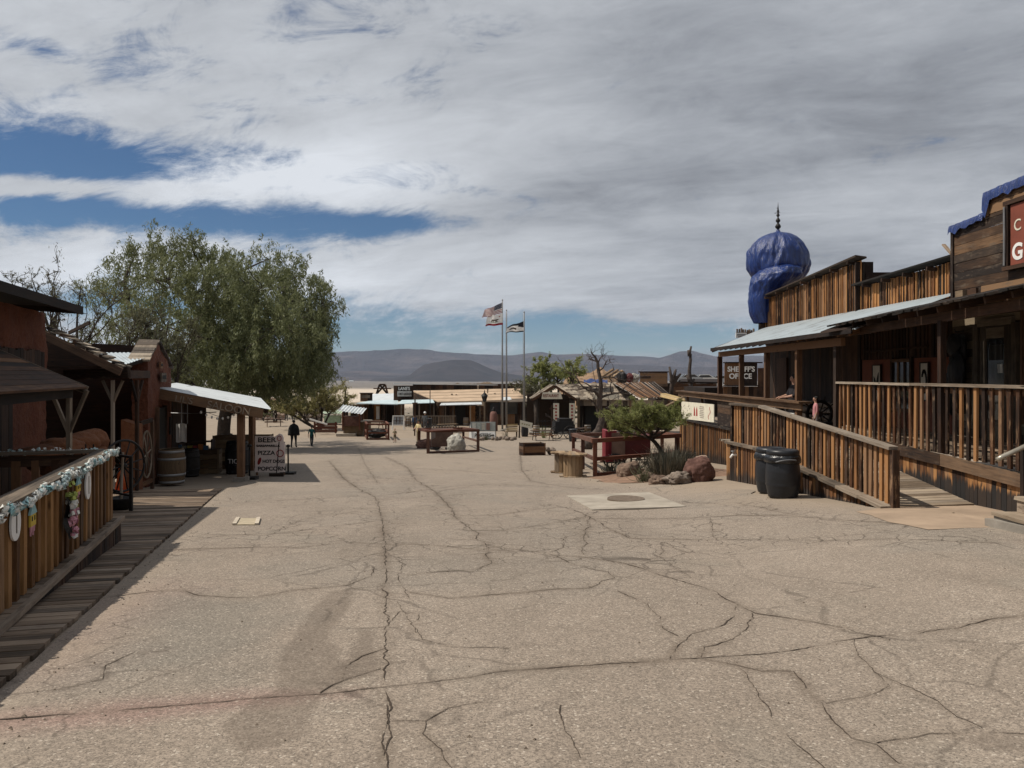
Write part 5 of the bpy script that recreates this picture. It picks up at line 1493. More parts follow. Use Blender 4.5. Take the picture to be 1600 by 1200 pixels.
mb = MB(); mb.prism([a_ + NL * .02, b_ + NL * .02, b_ - NL * 4.5 + Vector((0, 0, .25)), a_ - NL * 4.5 + Vector((0, 0, .25))], (0, 0, .05)); mb.build('roof', M_DARKW, t)
MB().beam(a_ + NL * .04 + Vector((0, 0, -.03)), b_ + NL * .04 + DL * .03 + Vector((0, 0, -.03)), .04, .15).build('fascia', M_DARKW, t)
MB().beam(b_ + DL * .03 + Vector((0, 0, -.02)), b_ - NL * 4.4 + DL * .03 + Vector((0, 0, .23)), .04, .15).build('fascia', M_DARKW, t)
# plank band and shutter
p0_, p1_ = wall_pt(5, 0, .575), wall_pt(14.4, 0, .575)
vplanks(MB(), (p0_.x, p0_.y), (p1_.x, p1_.y), con(-.39), con(.43), .145, .03, tuple(NL), rag=.02).build('plank_band', M_DARKW, t)
p0_, p1_ = wall_pt(4, 0, .555), wall_pt(12.75, 0, .555)
vplanks(MB(), (p0_.x, p0_.y), (p1_.x, p1_.y), con(-2.3), con(-.40), .165, .03, tuple(NL)).build('plank_wall', M_DARKW, t)
# awning
aw0, aw1 = 4.5, 11.33
mb = MB(); n = 12
hi = lambda y: wall_pt(y, .515, .62); lo_ = lambda y: Vector((EX(y), y, -.20)) + NL * .90
for k in range(n):
    f0, f1 = k / n, (k + 1) / n
    a_, b_ = hi(aw0).lerp(lo_(aw0), (f0 + f1) / 2), hi(aw1).lerp(lo_(aw1), (f0 + f1) / 2)
    mb.beam(a_, b_, 1.52 * 1.15 / n - .006, .03, up=(NL * .45 + Vector((0, 0, 1))), jit=.004)
mb.build('awning_boards', M_BROWN, t)
MB().beam(hi(aw1) + Vector((0, 0, -.04)), lo_(aw1) + Vector((0, 0, -.04)), .05, .12).build('awning_rafter', M_RAIL, t)
lb = lo_(aw1) - NL * .24
MB().beam(lo_(aw0) - NL * .15 + Vector((0, 0, -.09)), lb + Vector((0, 0, -.09)), .10, .12).build('awning_beam', M_DARKW, t)
def vpost(p, z0, z1, zs, spread, dirv, parent, mat, w=.075):
    p = Vector((p[0], p[1], 0))
    MB().beam(p + Vector((0, 0, z0)), p + Vector((0, 0, z1)), w, w, up=(0, 1, 0), jit=.003).build('post', mat, parent)
    for s_ in (-1, 1):
        MB().beam(p + Vector((0, 0, zs)), p + dirv * s_ * spread + Vector((0, 0, z1)), w * .8, w * .8, up=(0, 1, .01), jit=.003).build('brace', mat, parent)
vpost((lb.x, lb.y), -2.35, -.24, -.88, .27, Vector((1, 0, 0)), t, M_RAIL, .06)
# framed window at the frame edge
wq = wall_pt(9.17, 0, .53)
mb = MB()
for (s0, z0_, s1, z1_) in ((-.5, -1.25, -.5, -.2), (.5, -1.25, .5, -.2)): mb.beam(wq + DL * s0 + Vector((0, 0, z0_)), wq + DL * s1 + Vector((0, 0, z1_)), .07, .05, up=NL)
for zz in (-1.25, -.2): mb.beam(wq + DL * -.46 + Vector((0, 0, zz)), wq + DL * .46 + Vector((0, 0, zz)), .05, .07)
wf = mb.build('window', M_RAIL, t)
mb = MB(); mb.beam(wq + DL * -.46 - NL * .01 + Vector((0, 0, -.72)), wq + DL * .46 - NL * .01 + Vector((0, 0, -.72)), .02, .98); mb.build('pane', M_GLASS, wf)
# red lumps of melted adobe wall behind the rail
t = thing('low_adobe_wall', 'low crumbling red adobe wall behind the return railing', 'wall', on(-7.6, 12))
mb = MB()
for k, (px_, py_, Y, rx, rz_) in enumerate([(60, 708, 11.2, .30, .12), (95, 700, 12.2, .30, .16), (124, 694, 12.9, .26, .20), (143, 690, 13.6, .22, .22), (100, 725, 12.5, .5, .22), (140, 722, 13.5, .4, .3)]):
    q = P(px_, py_, Y); mb.rock(q, (rx, .4, rz_), k + 3, 3, .16)
mb.build('adobe', M_ADOBE2, t, True)
t = thing('wrought_stake', 'short black iron fence with spikes in front of the adobe lumps', 'fence', on(-6.6, 11.4))
mb = MB()
for k in range(4): q = P(128 + k * 6, 712, 11.4); mb.tube([q - Vector((0, 0, 1.2)), q + Vector((0, 0, .12 + .05 * (k % 2)))], .01, 5)
mb.tube([P(126, 716, 11.4), P(150, 712, 11.4)], .01, 5); mb.build('bars', M_IRON, t)

# ---- shaded porch with shake roof between the adobe shop and the gabled pier
t = thing('shake_porch', 'deep shaded porch with stepped shake roof and braced posts', 'porch', on(-9, 17))
Y0, Y1 = 16.3, 17.3
lo2 = lambda y: Vector((-8.30 - .28 * (y - Y0), y, .13)); hi2 = lambda y: Vector((-9.95 - .28 * (y - Y0), y, 1.0))
mb = MB(); n = 9
for k in range(n):
    f_ = (k + .5) / n
    a_, b_ = hi2(Y0).lerp(lo2(Y0), f_), hi2(Y1).lerp(lo2(Y1), f_)
    m_ = 3
    for j in range(m_):
        p, q = a_.lerp(b_, j / m_), a_.lerp(b_, (j + 1) / m_ - .012)
        mb.beam(p + Vector((0, 0, R.uniform(0, .02) + .02)), q + Vector((0, 0, R.uniform(0, .02) + .02)), .235, .03, up=(.30, .08, 1), jit=.01)
mb.build('shakes', M_SHAKE, t)
MB().beam(hi2(Y0) + Vector((-.1, -.03, -.10)), lo2(Y0) + Vector((.02, -.03, -.08)), .05, .17).build('bargeboard', M_BROWN, t)
for k in range(6):
    f_ = (k + .5) / 6; MB().beam(hi2(Y0).lerp(lo2(Y0), f_) + Vector((0, -.05, .05)), hi2(Y1).lerp(lo2(Y1), f_) + Vector((0, 0, .0)), .05, .06).build('batten', M_DARKW, t)
MB().beam((-9.75, 16.75, -.02), (-8.25, 16.55, .04), .10, .22).build('beam', M_SIDING, t)
MB().beam((-8.3, 16.55, .0), (-9.0, 19.0, .0), .10, .18).build('beam', M_DARKW, t)
vpost((-8.66, 16.66), -2.6, -.13, -.62, .22, Vector((1, .0, 0)), t, M_RAIL, .06)
vpost((-8.40, 17.2), -2.6, -.13, -.62, .26, Vector((.0, 1, 0)), t, M_DARKW, .07)
MB().beam((-12.2, 15.2, -1.0), (-10.4, 21.5, -1.0), .1, 3.6).build('back_wall', M_DARKW, t)
MB().beam((-9.1, 14.9, -1.1), (-12.6, 15.7, -1.1), .1, 3.3).build('side_wall', M_DARKW, t)
MB().beam((-10.6, 17.5, .16), (-9.2, 17.9, .16), 3.2, .03).build('ceiling', M_DARKW, t)
MB().beam(P(108, 520, 17.5), P(140, 504, 17.2), .05, .07).build('loose_board', M_DARKW, t)

# ---- gabled adobe front with little metal roof beside it
t = thing('gabled_adobe', 'red adobe gabled front with tiled ridge and two small signs', 'shop', on(-9.4, 20.5))
ca = Vector((-8.97, 18.9, 0)); cb = Vector((-9.95, 22.4, 0)); dg = (cb - ca).normalized(); ng = Vector((dg.y, -dg.x, 0))
gtop = lambda s: .36 + (.86 - .36) * min(s / .36, 1) if s < .36 else .86 - (s - .36) / .64 * .72
rough_wall(ca, cb, -2.95, .4, 44, 46, .045, 5, ng, .36, M_ADOBE, 'wall', t, gtop)
def gcap(s0, s1, nm, mat):
    p, q = ca.lerp(cb, s0), ca.lerp(cb, s1); p.z, q.z = gtop(s0) + .03, gtop(min(s1, 1)) + .03
    n = 7; b_ = MB()
    for k in range(n): b_.beam(p.lerp(q, k / n) - ng * .18 + Vector((0, 0, .012 * (k % 2))), p.lerp(q, (k + 1) / n) - ng * .18 + Vector((0, 0, .012 * (k % 2))), .50, .05, jit=.008)
    b_.build(nm, mat, t)
gcap(-.03, .36, 'ridge_tiles', M_SHAKE); gcap(.36, 1.03, 'ridge_tiles', M_DARKW)
for (s_, z_, w_, h_, m_) in ((.42, .25, .36, .17, M_BROWN), (.52, -.08, .8, .24, M_RAIL)):
    p = ca.lerp(cb, s_) + ng * .07; p.z = z_
    f_ = MB().beam(p - dg * w_ / 2, p + dg * w_ / 2, .04, h_, jit=.005).build('plaque', m_, t)
    b_ = MB()
    for k in range(5): b_.beam(p + ng * .022 + dg * (-.34 + .15 * k) * w_ + Vector((0, 0, -.06 * h_)), p + ng * .022 + dg * (-.34 + .15 * k + .09) * w_ + Vector((0, 0, .1 * h_)), .006, h_ * .35)
    b_.build('carved_marks', M_INK, f_)
p = ca.lerp(cb, .45) + ng * .05
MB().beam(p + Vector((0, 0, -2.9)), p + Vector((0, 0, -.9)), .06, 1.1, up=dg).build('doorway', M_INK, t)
for s_ in (.28, .62):
    q = ca.lerp(cb, s_) + ng * .06; MB().beam(q + Vector((0, 0, -2.9)), q + Vector((0, 0, -.85)), .09, .10, up=dg).build('door_jamb', M_BROWN, t)
mb = MB(); mb.tube([ca.lerp(cb, .8) + ng * .09 + Vector((0, 0, -1.2 - .1 * k)) for k in range(6)], .03, 6); mb.build('hanging_tool', M_IRON, t)
t = thing('lean_to_roof', 'small striped corrugated metal roof beside the gabled adobe', 'roof', P(200, 560, 19))
corr(P(150, 551, 18.6), P(222, 550.5, 20.2), P(183, 573.5, 17.7), P(231, 558, 19.0), 11, .010, 3, 6).build('metal_sheet', M_METAL, t, True)
MB().beam(P(183, 576, 17.75), P(231, 560.5, 19.05), .05, .08).build('rafter', M_DARKW, t)
MB().beam(P(150, 554, 18.6), P(183, 576, 17.75), .05, .08).build('rafter', M_DARKW, t)

# low adobe wall end and wagon wheel gate
t = thing('adobe_gatepost', 'smooth orange adobe wall end beside the wagon wheel gate', 'wall', on(-9.0, 17.6))
pa, pb = P(189, 757, 17.3), P(214, 757, 17.6); pa.z = pb.z = 0
rough_wall(pa, pb, -2.85, -1.05, 12, 24, .012, 9, Vector((.15, -1, 0)).normalized(), .4, M_ADOBE2, 'wall', t, lambda s: -1.02 - .14 * s)
def wheel(parent, c, r_, ax1, ax2, mat, nsp=10, rt=.03, hub=.06, rim_name='rim'):
    c = Vector(c); mb = MB(); mb.tube([c + ax1 * math.cos(a_) * r_ + ax2 * math.sin(a_) * r_ for a_ in [k * .19635 for k in range(33)]], rt, 7); mb.build(rim_name, mat, parent, True)
    n_ = ax1.cross(ax2)
    for k in range(nsp):
        a_ = k / nsp * 6.2832 + .2; MB().tube([c, c + (ax1 * math.cos(a_) + ax2 * math.sin(a_)) * r_], [rt * .7, rt * .5], 6).build('spoke', mat, parent, True)
    MB().tube([c - n_ * hub * 1.3, c - n_ * hub, c + n_ * hub, c + n_ * hub * 1.3], [hub * .5, hub, hub, hub * .5], 12).build('hub', mat, parent, True)
Zv = Vector((0, 0, 1))
t = thing('wheel_gate', 'wooden gate holding an old wagon wheel beside the adobe wall end', 'gate', on(-8.95, 18.3))
g0, g1 = P(220, 745, 18.0), P(238, 742, 18.5)
za, zb_ = -2.75, -1.15
for q in (g0, g1): MB().beam((q.x, q.y, za), (q.x, q.y, zb_ + .05), .07, .07, up=(0, 1, 0)).build('stile', M_BROWN, t)
for z_ in (za + .15, zb_): MB().beam((g0.x, g0.y, z_), (g1.x, g1.y, z_ + .06), .06, .09).build('gate_rail', M_BROWN, t)
gx = Vector((g1.x - g0.x, g1.y - g0.y, 0)); gc = Vector(((g0.x + g1.x) / 2, (g0.y + g1.y) / 2, -1.9))
wheel(t, gc, .55, gx.normalized() * (gx.length * .42 / .55), Zv, M_RAIL, 10, .025, .05)
# wagon wheel in a tub behind a small iron rail
c = on(-7.02, 13.75)
t = thing('wheel_planter', 'spoked iron wagon wheel standing in a round black tub', 'planter', c)
ax = Vector((.38, .92, 0)).normalized()
wheel(t, c + Vector((0, .12, .80)), .46, ax, Zv, M_IRON, 12, .022, .05)
MB().lathe([(.17, .0), (.21, .16), (.225, .19), (.215, .20), (.19, .17), (.02, .16)], c + Vector((0, 0, .05)), 24).build('tub', M_IRON, t, True)
MB().tube([c + Vector((.02, 0, .1)), c + Vector((.0, .05, .5)), c + Vector((.03, .05, 1.05))], [.03, .028, .02], 7).build('stake', M_RAIL, t)
c2 = on(-6.72, 13.55)
t = thing('iron_rail', 'short dark iron post and rail behind the wheel tub', 'railing', c2)
MB().beam(c2, c2 + Vector((0, 0, 1.0)), .05, .05, up=(0, 1, 0)).build('post', M_IRON, t)
MB().beam(c2 + Vector((0, 0, .98)), c2 + Vector((-.95, .35, 1.06)), .04, .04).build('top_rail', M_IRON, t)
MB().beam(c2 + Vector((0, 0, .3)), c2 + Vector((-.95, .35, .38)), .03, .03).build('lower_rail', M_IRON, t)
MB().beam(c2 + Vector((-.95, .35, 0)), c2 + Vector((-.95, .35, 1.1)), .05, .05, up=(0, 1, 0)).build('post', M_IRON, t)
c = on(-8.65, 17.0, .05)
t = thing('traffic_cone', 'faded orange traffic cone against the adobe wall end', 'traffic cone', c)
m_cone = plain('faded orange plastic', (.42, .085, .022), .6, .2)
MB().box(c + Vector((0, 0, .02)), (.34, .34, .035)).build('base', m_cone, t)
MB().lathe([(.135, .03), (.085, .32), (.04, .62), (.028, .66), (.02, .66)], c, 20).build('cone', m_cone, t, True)

# ---- saloon
t = thing('saloon', 'saloon porch with sloping white metal roof and lettered fascia', 'saloon', on(-8.2, 22))
fa, fb = Vector((-9.62, 20.5, -.32)), Vector((-6.44, 20.5, -.92)); ba, bb = Vector((-13.0, 29.8, -.34)), Vector((-9.75, 29.8, -.93))
corr(fa, ba, fb, bb, 44, .018, 6, 6).build('metal_sheet', M_WHITER, t, True)
MB().beam(fa + Vector((.0, .02, -.16)), fb + Vector((-.22, .02, -.13)), .05, .26).build('fascia', M_SIDING, t)
MB().beam(fb + Vector((-.1, .05, -.06)), bb + Vector((-.1, 0, -.06)), .04, .10).build('fascia', M_BROWN, t)
rt = (fb - fa).normalized(); upv = Vector((0, 0, 1))
text('lettering', "LIL'S", fa + rt * .62 + Vector((0, -.012, -.275)), rt, upv, .235, plain('cream letter wood', (.24, .19, .14), .85), t, .014, sx=1.12)
text('lettering', 'SALOON', fa + rt * 1.50 + Vector((0, -.012, -.275)), rt, upv, .26, bpy.data.materials['cream letter wood'], t, .014, sx=1.12)
for k in range(9):
    f_ = (k + .5) / 9; p = fa.lerp(fb, f_); q = ba.lerp(bb, f_); MB().beam(p + Vector((0, .1, -.10)), q + Vector((0, 0, -.10)), .05, .10).build('rafter', M_DARKW, t)
post_y = [(-7.32, 20.75), (-8.55, 25.2), (-9.9, 29.4)]
MB().beam((-7.25, 20.5, -.99), (-9.95, 29.6, -.98), .12, .16).build('beam', M_DARKW, t)
for i, (x_, y_) in enumerate(post_y):
    MB().beam((x_, y_, gzf(x_, y_) - .02), (x_, y_, -1.04), .17 if i == 0 else .14, .17 if i == 0 else .14, up=(0, 1, 0), jit=.005).build('post', M_BROWN, t)
MB().box((post_y[0][0], post_y[0][1], gzf(-7.3, 20.75) + .06), (.34, .34, .12)).build('post_base', M_CONC2, t)
w0, w1 = Vector((-10.0, 22.6, 0)), Vector((-12.6, 30.5, 0))
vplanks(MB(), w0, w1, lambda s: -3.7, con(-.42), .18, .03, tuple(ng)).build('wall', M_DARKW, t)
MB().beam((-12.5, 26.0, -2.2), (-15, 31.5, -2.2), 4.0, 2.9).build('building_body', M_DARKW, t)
# counter and wares in the shade
def crate(c, s_, label, mat, rz=0.0, name='crate', grp=None, slat=True):
    c = Vector(c); t = thing(name, label, 'crate', c, grp)
    sx_, sy_, sz_ = s_
    if not slat:
        MB().box(c + Vector((0, 0, sz_ / 2)), s_, rz, .006).build('box', mat, t)
    else:
        rot = Matrix.Rotation(rz, 3, 'Z'); b_ = MB(); n = max(2, int(sz_ / .14))
        for k in range(n):
            z_ = (k + .5) / n * sz_
            for sd in (-1, 1):
                b_.beam(c + rot @ Vector((-sx_ / 2, sd * sy_ / 2, z_)), c + rot @ Vector((sx_ / 2, sd * sy_ / 2, z_)), .025, sz_ / n - .012, jit=.003)
                b_.beam(c + rot @ Vector((sd * (sx_ / 2 - .013), -sy_ / 2 + .014, z_)), c + rot @ Vector((sd * (sx_ / 2 - .013), sy_ / 2 - .014, z_)), .025, sz_ / n - .012, jit=.003)
        b_.build('side_boards', mat, t)
        b_ = MB()
        for i in (-1, 1):
            for j in (-1, 1): b_.beam(c + rot @ Vector((i * (sx_ / 2 - .03), j * (sy_ / 2 + .02), 0)), c + rot @ Vector((i * (sx_ / 2 - .03), j * (sy_ / 2 + .02), sz_ + .01)), .06, .02, up=(0, 1, 0))
        b_.build('corner_posts', mat, t)
    return t
crate(on(-9.3, 26.6), (1.9, .6, 1.15), 'wooden bar counter box in the shade at the saloon back', M_BOXW, .1, 'bar_counter')
crate(on(-9.55, 24.2), (.7, .5, .75), 'low plank crate beside the dark barrel under the saloon roof', M_BOXW, .2)
t = thing('goods_shelf', 'shelf of small colourful boxes under the saloon roof', 'shelf', on(-10.1, 24.6))
c = on(-10.1, 24.4)
for k in range(4): MB().box(c + Vector((0, 0, .08 + .3 * k)), (1.1, .4, .03), .15).build('shelf_board', M_DARKW, t)
for s_ in (-1, 1): MB().box(c + Vector((s_ * .57, s_ * .08, .53)), (.04, .42, 1.06), .15).build('side_panel', M_DARKW, t)
cols_ = [(.45, .16, .05), (.42, .32, .08), (.08, .16, .28), (.30, .05, .05), (.4, .38, .32)]
for k in range(3):
    for j in range(6):
        h_ = R.uniform(.12, .22); q = c + Vector((-.42 + j * .16, -.06 + -.42 * .0 + (j - 2.5) * .024, .095 + .3 * k + h_ / 2))
        b_ = MB().box(q, (.13, .14, h_), .15).build('goods_box', cloth(cols_[(j * 2 + k) % 5])); tag(b_, 'small coloured goods box on the saloon shelf', 'box', 'small boxes on the saloon shelf')
def barrel(c, r_, h_, label, m_w, m_h, name='barrel', letters=None, grp=None):
    c = Vector(c); t = thing(name, label, 'barrel', c, grp)
    pr = [(r_ * (.80 + .20 * math.sin(math.pi * (k / 16 * .86 + .07)) ** .9), h_ * k / 16) for k in range(17)]
    MB().lathe(pr, c, 28).build('staves', m_w, t, True)
    rim = MB(); rim.lathe([(pr[-1][0], h_), (pr[-1][0] + .0, h_ + .01), (pr[-1][0] - .03, h_ + .01), (pr[-1][0] - .035, h_ - .02), (.02, h_ - .02)], c, 28); rim.build('barrel_head', m_w, t)
    for f_ in (.06, .27, .73, .94):
        rr_ = r_ * (.80 + .20 * math.sin(math.pi * (f_ * .86 + .07)) ** .9) + .006
        MB().lathe([(rr_ - .02, h_ * f_ - .03), (rr_, h_ * f_ - .03), (rr_, h_ * f_ + .03), (rr_ - .02, h_ * f_ + .03)], c, 28).build('hoop', m_h, t, True)
    if letters: text('lettering', letters, c + Vector((.0, -r_ - .012, h_ * .35)), (1, .0, 0), (0, 0, 1), .20, M_WHITE, t, .004, align='CENTER')
    return t
M_STAVE = wood('barrel stave', (.05, .032, .018), (.12, .08, .046), (.20, .14, .085), grain=30)
barrel(on(-8.62, 19.45, .05), .34, .86, 'weathered brown oak barrel at the saloon porch entrance', M_STAVE, M_GREYP)
barrel(on(-8.55, 23.9), .36, 1.0, 'black painted barrel with white lettering by the saloon post', M_BLACK, M_BLACK, letters='TIC')
barrel(on(-9.5, 22.6), .30, .8, 'dark barrel in the shade behind the oak barrel', M_IRON, M_IRON)
t = thing('hanging_cloth', 'white cloth hanging from a line under the saloon roof', 'cloth', P(284, 675, 22.5))
rows = []
for i in range(9):
    rows.append([P(275 + j * 2.1, 662 + i * 3.6 + .6 * math.sin(j), 22.4 + .05 * math.sin(j * 1.2)) for j in range(9)])
MB().grid(rows).build('cloth', M_WHITE, t, True)
MB().tube([P(262, 645, 22.6), P(300, 646, 22.4), P(338, 644, 22.3)], .012, 5).build('line', M_GREYP, t)
for k in range(2): MB().tube([P(284 + k * 9, 622, 22.4), P(284 + k * 9, 662, 22.4)], .015, 5).build('hanger', M_GREYP, t)
t = thing('string_lights', 'string of small pale bulbs under the saloon fascia', 'lights', P(350, 645, 20.7))
mb = MB(); mb.tube([P(312, 640, 20.7), P(345, 652, 20.7), P(378, 645, 20.7)], .006, 5); mb.build('cord', M_IRON, t)
mb = MB()
for k in range(8): q = P(314 + k * 8.5, 642 + 10 * math.sin(k / 7 * 3.14), 20.7); mb.lathe([(.008, .0), (.028, -.02), (.03, -.05), (.015, -.075)][::-1], q, 8)
mb.build('bulbs', M_WHITE, t)
# menu board
c = on(-7.25, 23.0)
t = thing('menu_board', 'white food menu board with curved crest on the saloon corner', 'sign', c)
def MBd(x, z): return c + Vector((x, .04 * x, z))
mb = MB(); mb.prism([MBd(-.44, .10), MBd(.44, .10), MBd(.44, .98), MBd(-.44, .98)], (0, .04, 0)); mb.prism([MBd(-.44, .985), MBd(.40, .985), MBd(.40, 1.12), MBd(.36, 1.22), MBd(.28, 1.25), MBd(.20, 1.20), MBd(.14, 1.16), MBd(-.44, 1.18)], (0, .04, 0)); mb.build('board', plain('grey white board', (.78, .66, .61), .8, .12, 3), t)
for s_ in (-.4, .4): MB().beam(MBd(s_, 0) + Vector((0, .06, 0)), MBd(s_, 1.0) + Vector((0, .06, 0)), .05, .05, up=(0, 1, 0)).build('leg', M_BROWN, t)
ri = Vector((1, .04, 0)); f_ = Vector((0, -.006, 0))
for s_, x_, z_, sz, m_, sxx in (('BEER', -.36, 1.0, .20, M_INK, 1.25), ('SARSAPARILLA', -.40, .86, .085, M_INK, 1.25), ('PIZZA', -.36, .62, .17, M_INK, 1.1), ('HOT DOGS', -.22, .38, .13, M_INK, .98), ('POPCORN', -.36, .15, .16, M_INK, 1.1)):
    text('lettering', s_, MBd(x_, z_) + f_, ri, (0, 0, 1), sz, m_, t, .003, sx=sxx, bold=.0035)
mb = MB(); q0_ = MBd(-.31, .43) + f_; mb.prism([q0_ + Vector((math.cos(k / 14 * 6.28) * .05 + .03 * math.sin(k / 14 * 6.28), 0, math.sin(k / 14 * 6.28) * .11)) for k in range(14)], (0, -.004, 0))
q0_ = MBd(.30, .66) + f_; ring = []
for k in range(17): a_ = k / 16 * 6.2832; ring.append(q0_ + Vector((math.cos(a_) * .10, 0, math.sin(a_) * .10)))
mb.tube(ring, .014, 5); q1_ = MBd(.28, 1.11) + f_; mb.tube([q1_ + Vector((math.cos(k / 12 * 6.2832) * .06, 0, math.sin(k / 12 * 6.2832) * .07)) for k in range(13)], .010, 5); mb.build('pictures', M_REDINK, t)
def stanchion(c, h_, label):
    c = Vector(c); t = thing('stanchion', label, 'post', c, 'iron stanchions by the menu board')
    MB().tube([c, c + Vector((0, 0, h_))], .025, 8).build('pole', M_IRON, t, True)
    MB().box(c + Vector((0, 0, .04)), (.42, .30, .08)).build('base', M_IRON, t)
    MB().lathe([(.03, h_ - .02), (.06, h_), (.065, h_ + .03), (.03, h_ + .06), (.01, h_ + .07)], c, 12).build('cap', M_IRON, t, True)
stanchion(on(-7.28, 21.3), .92, 'dark iron stanchion in front of the menu board by the saloon post')
stanchion(on(-6.82, 23.4), .85, 'dark iron stanchion standing away from the saloon post, on a heavy base')
c = on(-7.0, 22.5); t = thing('broom', 'long handled push broom leaning on the menu board', 'broom', c)
MB().tube([c + Vector((.1, 0, .08)), c + Vector((.05, .42, .98))], .014, 6).build('handle', M_DARKW, t)
MB().box(c + Vector((.1, 0, .05)), (.42, .06, .10)).build('brush_head', M_DARKW, t)
# ================================================================== MIDDLE OF THE PLAZA
def bar(parent, p, q, w, h, mat, name, up=(0, 0, 1)):
    return MB().beam(p, q, w, h, up=up, jit=.004).build(name, mat, parent)
# ---- hitching frame round the cart
t = thing('timber_rail', 'red brown timber rail frame around the red cart', 'railing', on(3.5, 25))
def fr(x, y): return on(x, y)
def rail_h(p, h): return Vector((p[0], p[1], gzf(*p) + h))
for p in ((2.4, 22.2), (2.4, 30.0), (4.86, 22.6), (5.9, 30.2), (2.4, 26.0)):
    bar(t, rail_h(p, -.05), rail_h(p, 1.06), .12, .12, M_REDW, 'post', (0, 1, 0))
bar(t, rail_h((2.4, 22.1), 1.05), rail_h((2.4, 30.1), 1.10), .14, .12, M_REDW, 'rail')
bar(t, rail_h((2.3, 30.0), 1.10), rail_h((6.0, 30.2), 1.10), .14, .12, M_REDW, 'rail')
bar(t, rail_h((2.3, 22.2), 1.05), rail_h((4.96, 22.6), 1.04), .14, .12, M_REDW, 'rail')
bar(t, rail_h((2.4, 22.3), .52), rail_h((4.86, 22.7), .52), .10, .10, M_REDW, 'rail')
bar(t, rail_h((2.4, 22.3), .52), rail_h((2.4, 29.9), .52), .10, .10, M_REDW, 'rail')
bar(t, rail_h((4.86, 22.6), 1.04), rail_h((5.9, 30.2), 1.10), .14, .12, M_REDW, 'rail')
bar(t, rail_h((2.4, 22.3), .06), rail_h((4.3, 22.6), .06), .10, .10, M_REDW, 'rail')
# red cart
c = on(3.66, 24.6)
t = thing('red_cart', 'dark red box cart with bright red end panel on spoked wheels', 'cart', c)
MB().box(c + Vector((.05, 0, .80)), (1.32, .8, .70), .0, .008).build('body', M_MAROON, t)
MB().box(c + Vector((-.68, -.1, .80)), (.10, .95, .98)).build('end_panel', M_REDP, t)
MB().box(c + Vector((-.32, -.46, .82)), (.42, .05, .80)).build('side_panel', plain('brown panel', (.16, .10, .075), .7), t)
MB().box(c + Vector((-.55, -.44, .80)), (.36, .06, .97)).build('front_panel', M_REDP, t)
text('lettering', "545", c + Vector((-.69, -.476, .42)), (1, 0, 0), (0, 0, 1), .19, M_WHITE, t, .003, bold=.006)
for sx_ in (-.40, .5):
    for sy_ in (-.5, .5):
        b_ = MB(); cc = c + Vector((sx_, sy_, .28)); b_.tube([cc + Vector((math.cos(a_) * .27, 0, math.sin(a_) * .27)) for a_ in [k * .2618 for k in range(25)]], .03, 6)
        for k in range(8): a_ = k * .785; b_.tube([cc, cc + Vector((math.cos(a_) * .26, 0, math.sin(a_) * .26))], .015, 5)
        b_.build('wheel', M_IRON, t)
# ---- cable spools
def spool(c, r_, h_, label):
    c = Vector(c); t = thing('cable_spool', label, 'spool table', c, 'wooden cable spools by the timber rail')
    for z0_ in (.0, h_ - .045):
        b_ = MB(); n = 7
        for k in range(n):
            x_ = -r_ + (k + .5) * 2 * r_ / n; hw = math.sqrt(max(r_ * r_ - x_ * x_, .01)); b_.beam(c + Vector((x_, -hw, z0_ + .022)), c + Vector((x_, hw, z0_ + .022)), 2 * r_ / n - .006, .042, jit=.003)
        b_.build('disc', M_PALEW, t)
    b_ = MB()
    for k in range(16):
        a_ = k / 16 * 6.2832; q = c + Vector((math.cos(a_) * r_ * .66, math.sin(a_) * r_ * .66, .045)); b_.beam(q, q + Vector((0, 0, h_ - .09)), .03, 2 * math.pi * r_ * .66 / 16 - .005, up=(-math.sin(a_), math.cos(a_), 0), jit=.003)
    b_.build('drum', M_PALEW, t)
spool(on(1.78, 22.4), .40, .68, 'wooden cable spool table, the nearer of the pair by the rail')
spool(on(1.62, 24.2), .40, .66, 'wooden cable spool table, the farther of the pair by the rail')
# ---- planter box with stones
c = G(832, 712)
crate(c + Vector((0, .3, 0)), (1.12, .62, .58), 'square planter box of dark boards standing alone on the plaza', M_BROWN, .30, 'planter_box')
for k in range(9):
    q = c + Vector((.72 + R.uniform(-.02, .3), .35 + R.uniform(-.2, .3), .07 + R.uniform(0, .22)))
    b_ = MB(); b_.rock(q, (.13, .12, .11), k + 40, 2, .25); o = b_.build('stone', M_STONE, None, True); tag(o, 'grey stone heaped beside the dark planter box', 'stone', 'stones beside the planter box')
# ---- rock garden
def boulder(px_, py_, w, h, d, mat, label, seed, name='boulder', grp=None, amp=.2):
    c = G(px_, py_); c = c + Vector((0, d * .4, h * .27))
    o = MB().rock(c, (w / 2, d / 2, h / 2 * 1.2), seed, 4, amp).build(name, mat, None, True); tag(o, label, 'boulder', grp); return o
m_px = 20.0 / F
boulder(985, 748, .66, .52, .6, M_TANROCK, 'rounded tan boulder in front of the dark cart', 1)
boulder(1097, 752, .72, .62, .7, M_REDROCK, 'large dark red boulder beside the spiky yucca', 6, amp=.20)
boulder(1012, 752, .42, .26, .4, M_TANROCK, 'low tan stone at the foot of the rounded tan boulder', 3)
boulder(1030, 757, .46, .24, .36, M_TANROCK, 'angular tan stone at the near rim of the rock garden', 8, amp=.3)
boulder(1062, 756, .62, .30, .5, M_STONE, 'flat grey stone in front of the spiky yucca', 11, amp=.3)
boulder(1018, 744, .30, .34, .4, M_STONE, 'mossy grey stone behind the low tan stone', 13, amp=.3)
boulder(1085, 730, .5, .3, .5, M_REDROCK, 'small red stone behind the large dark red boulder', 16)
boulder(1105, 722, .9, .26, .6, M_PINKROCK, 'flat pinkish stone by the fence of upright boards', 18)
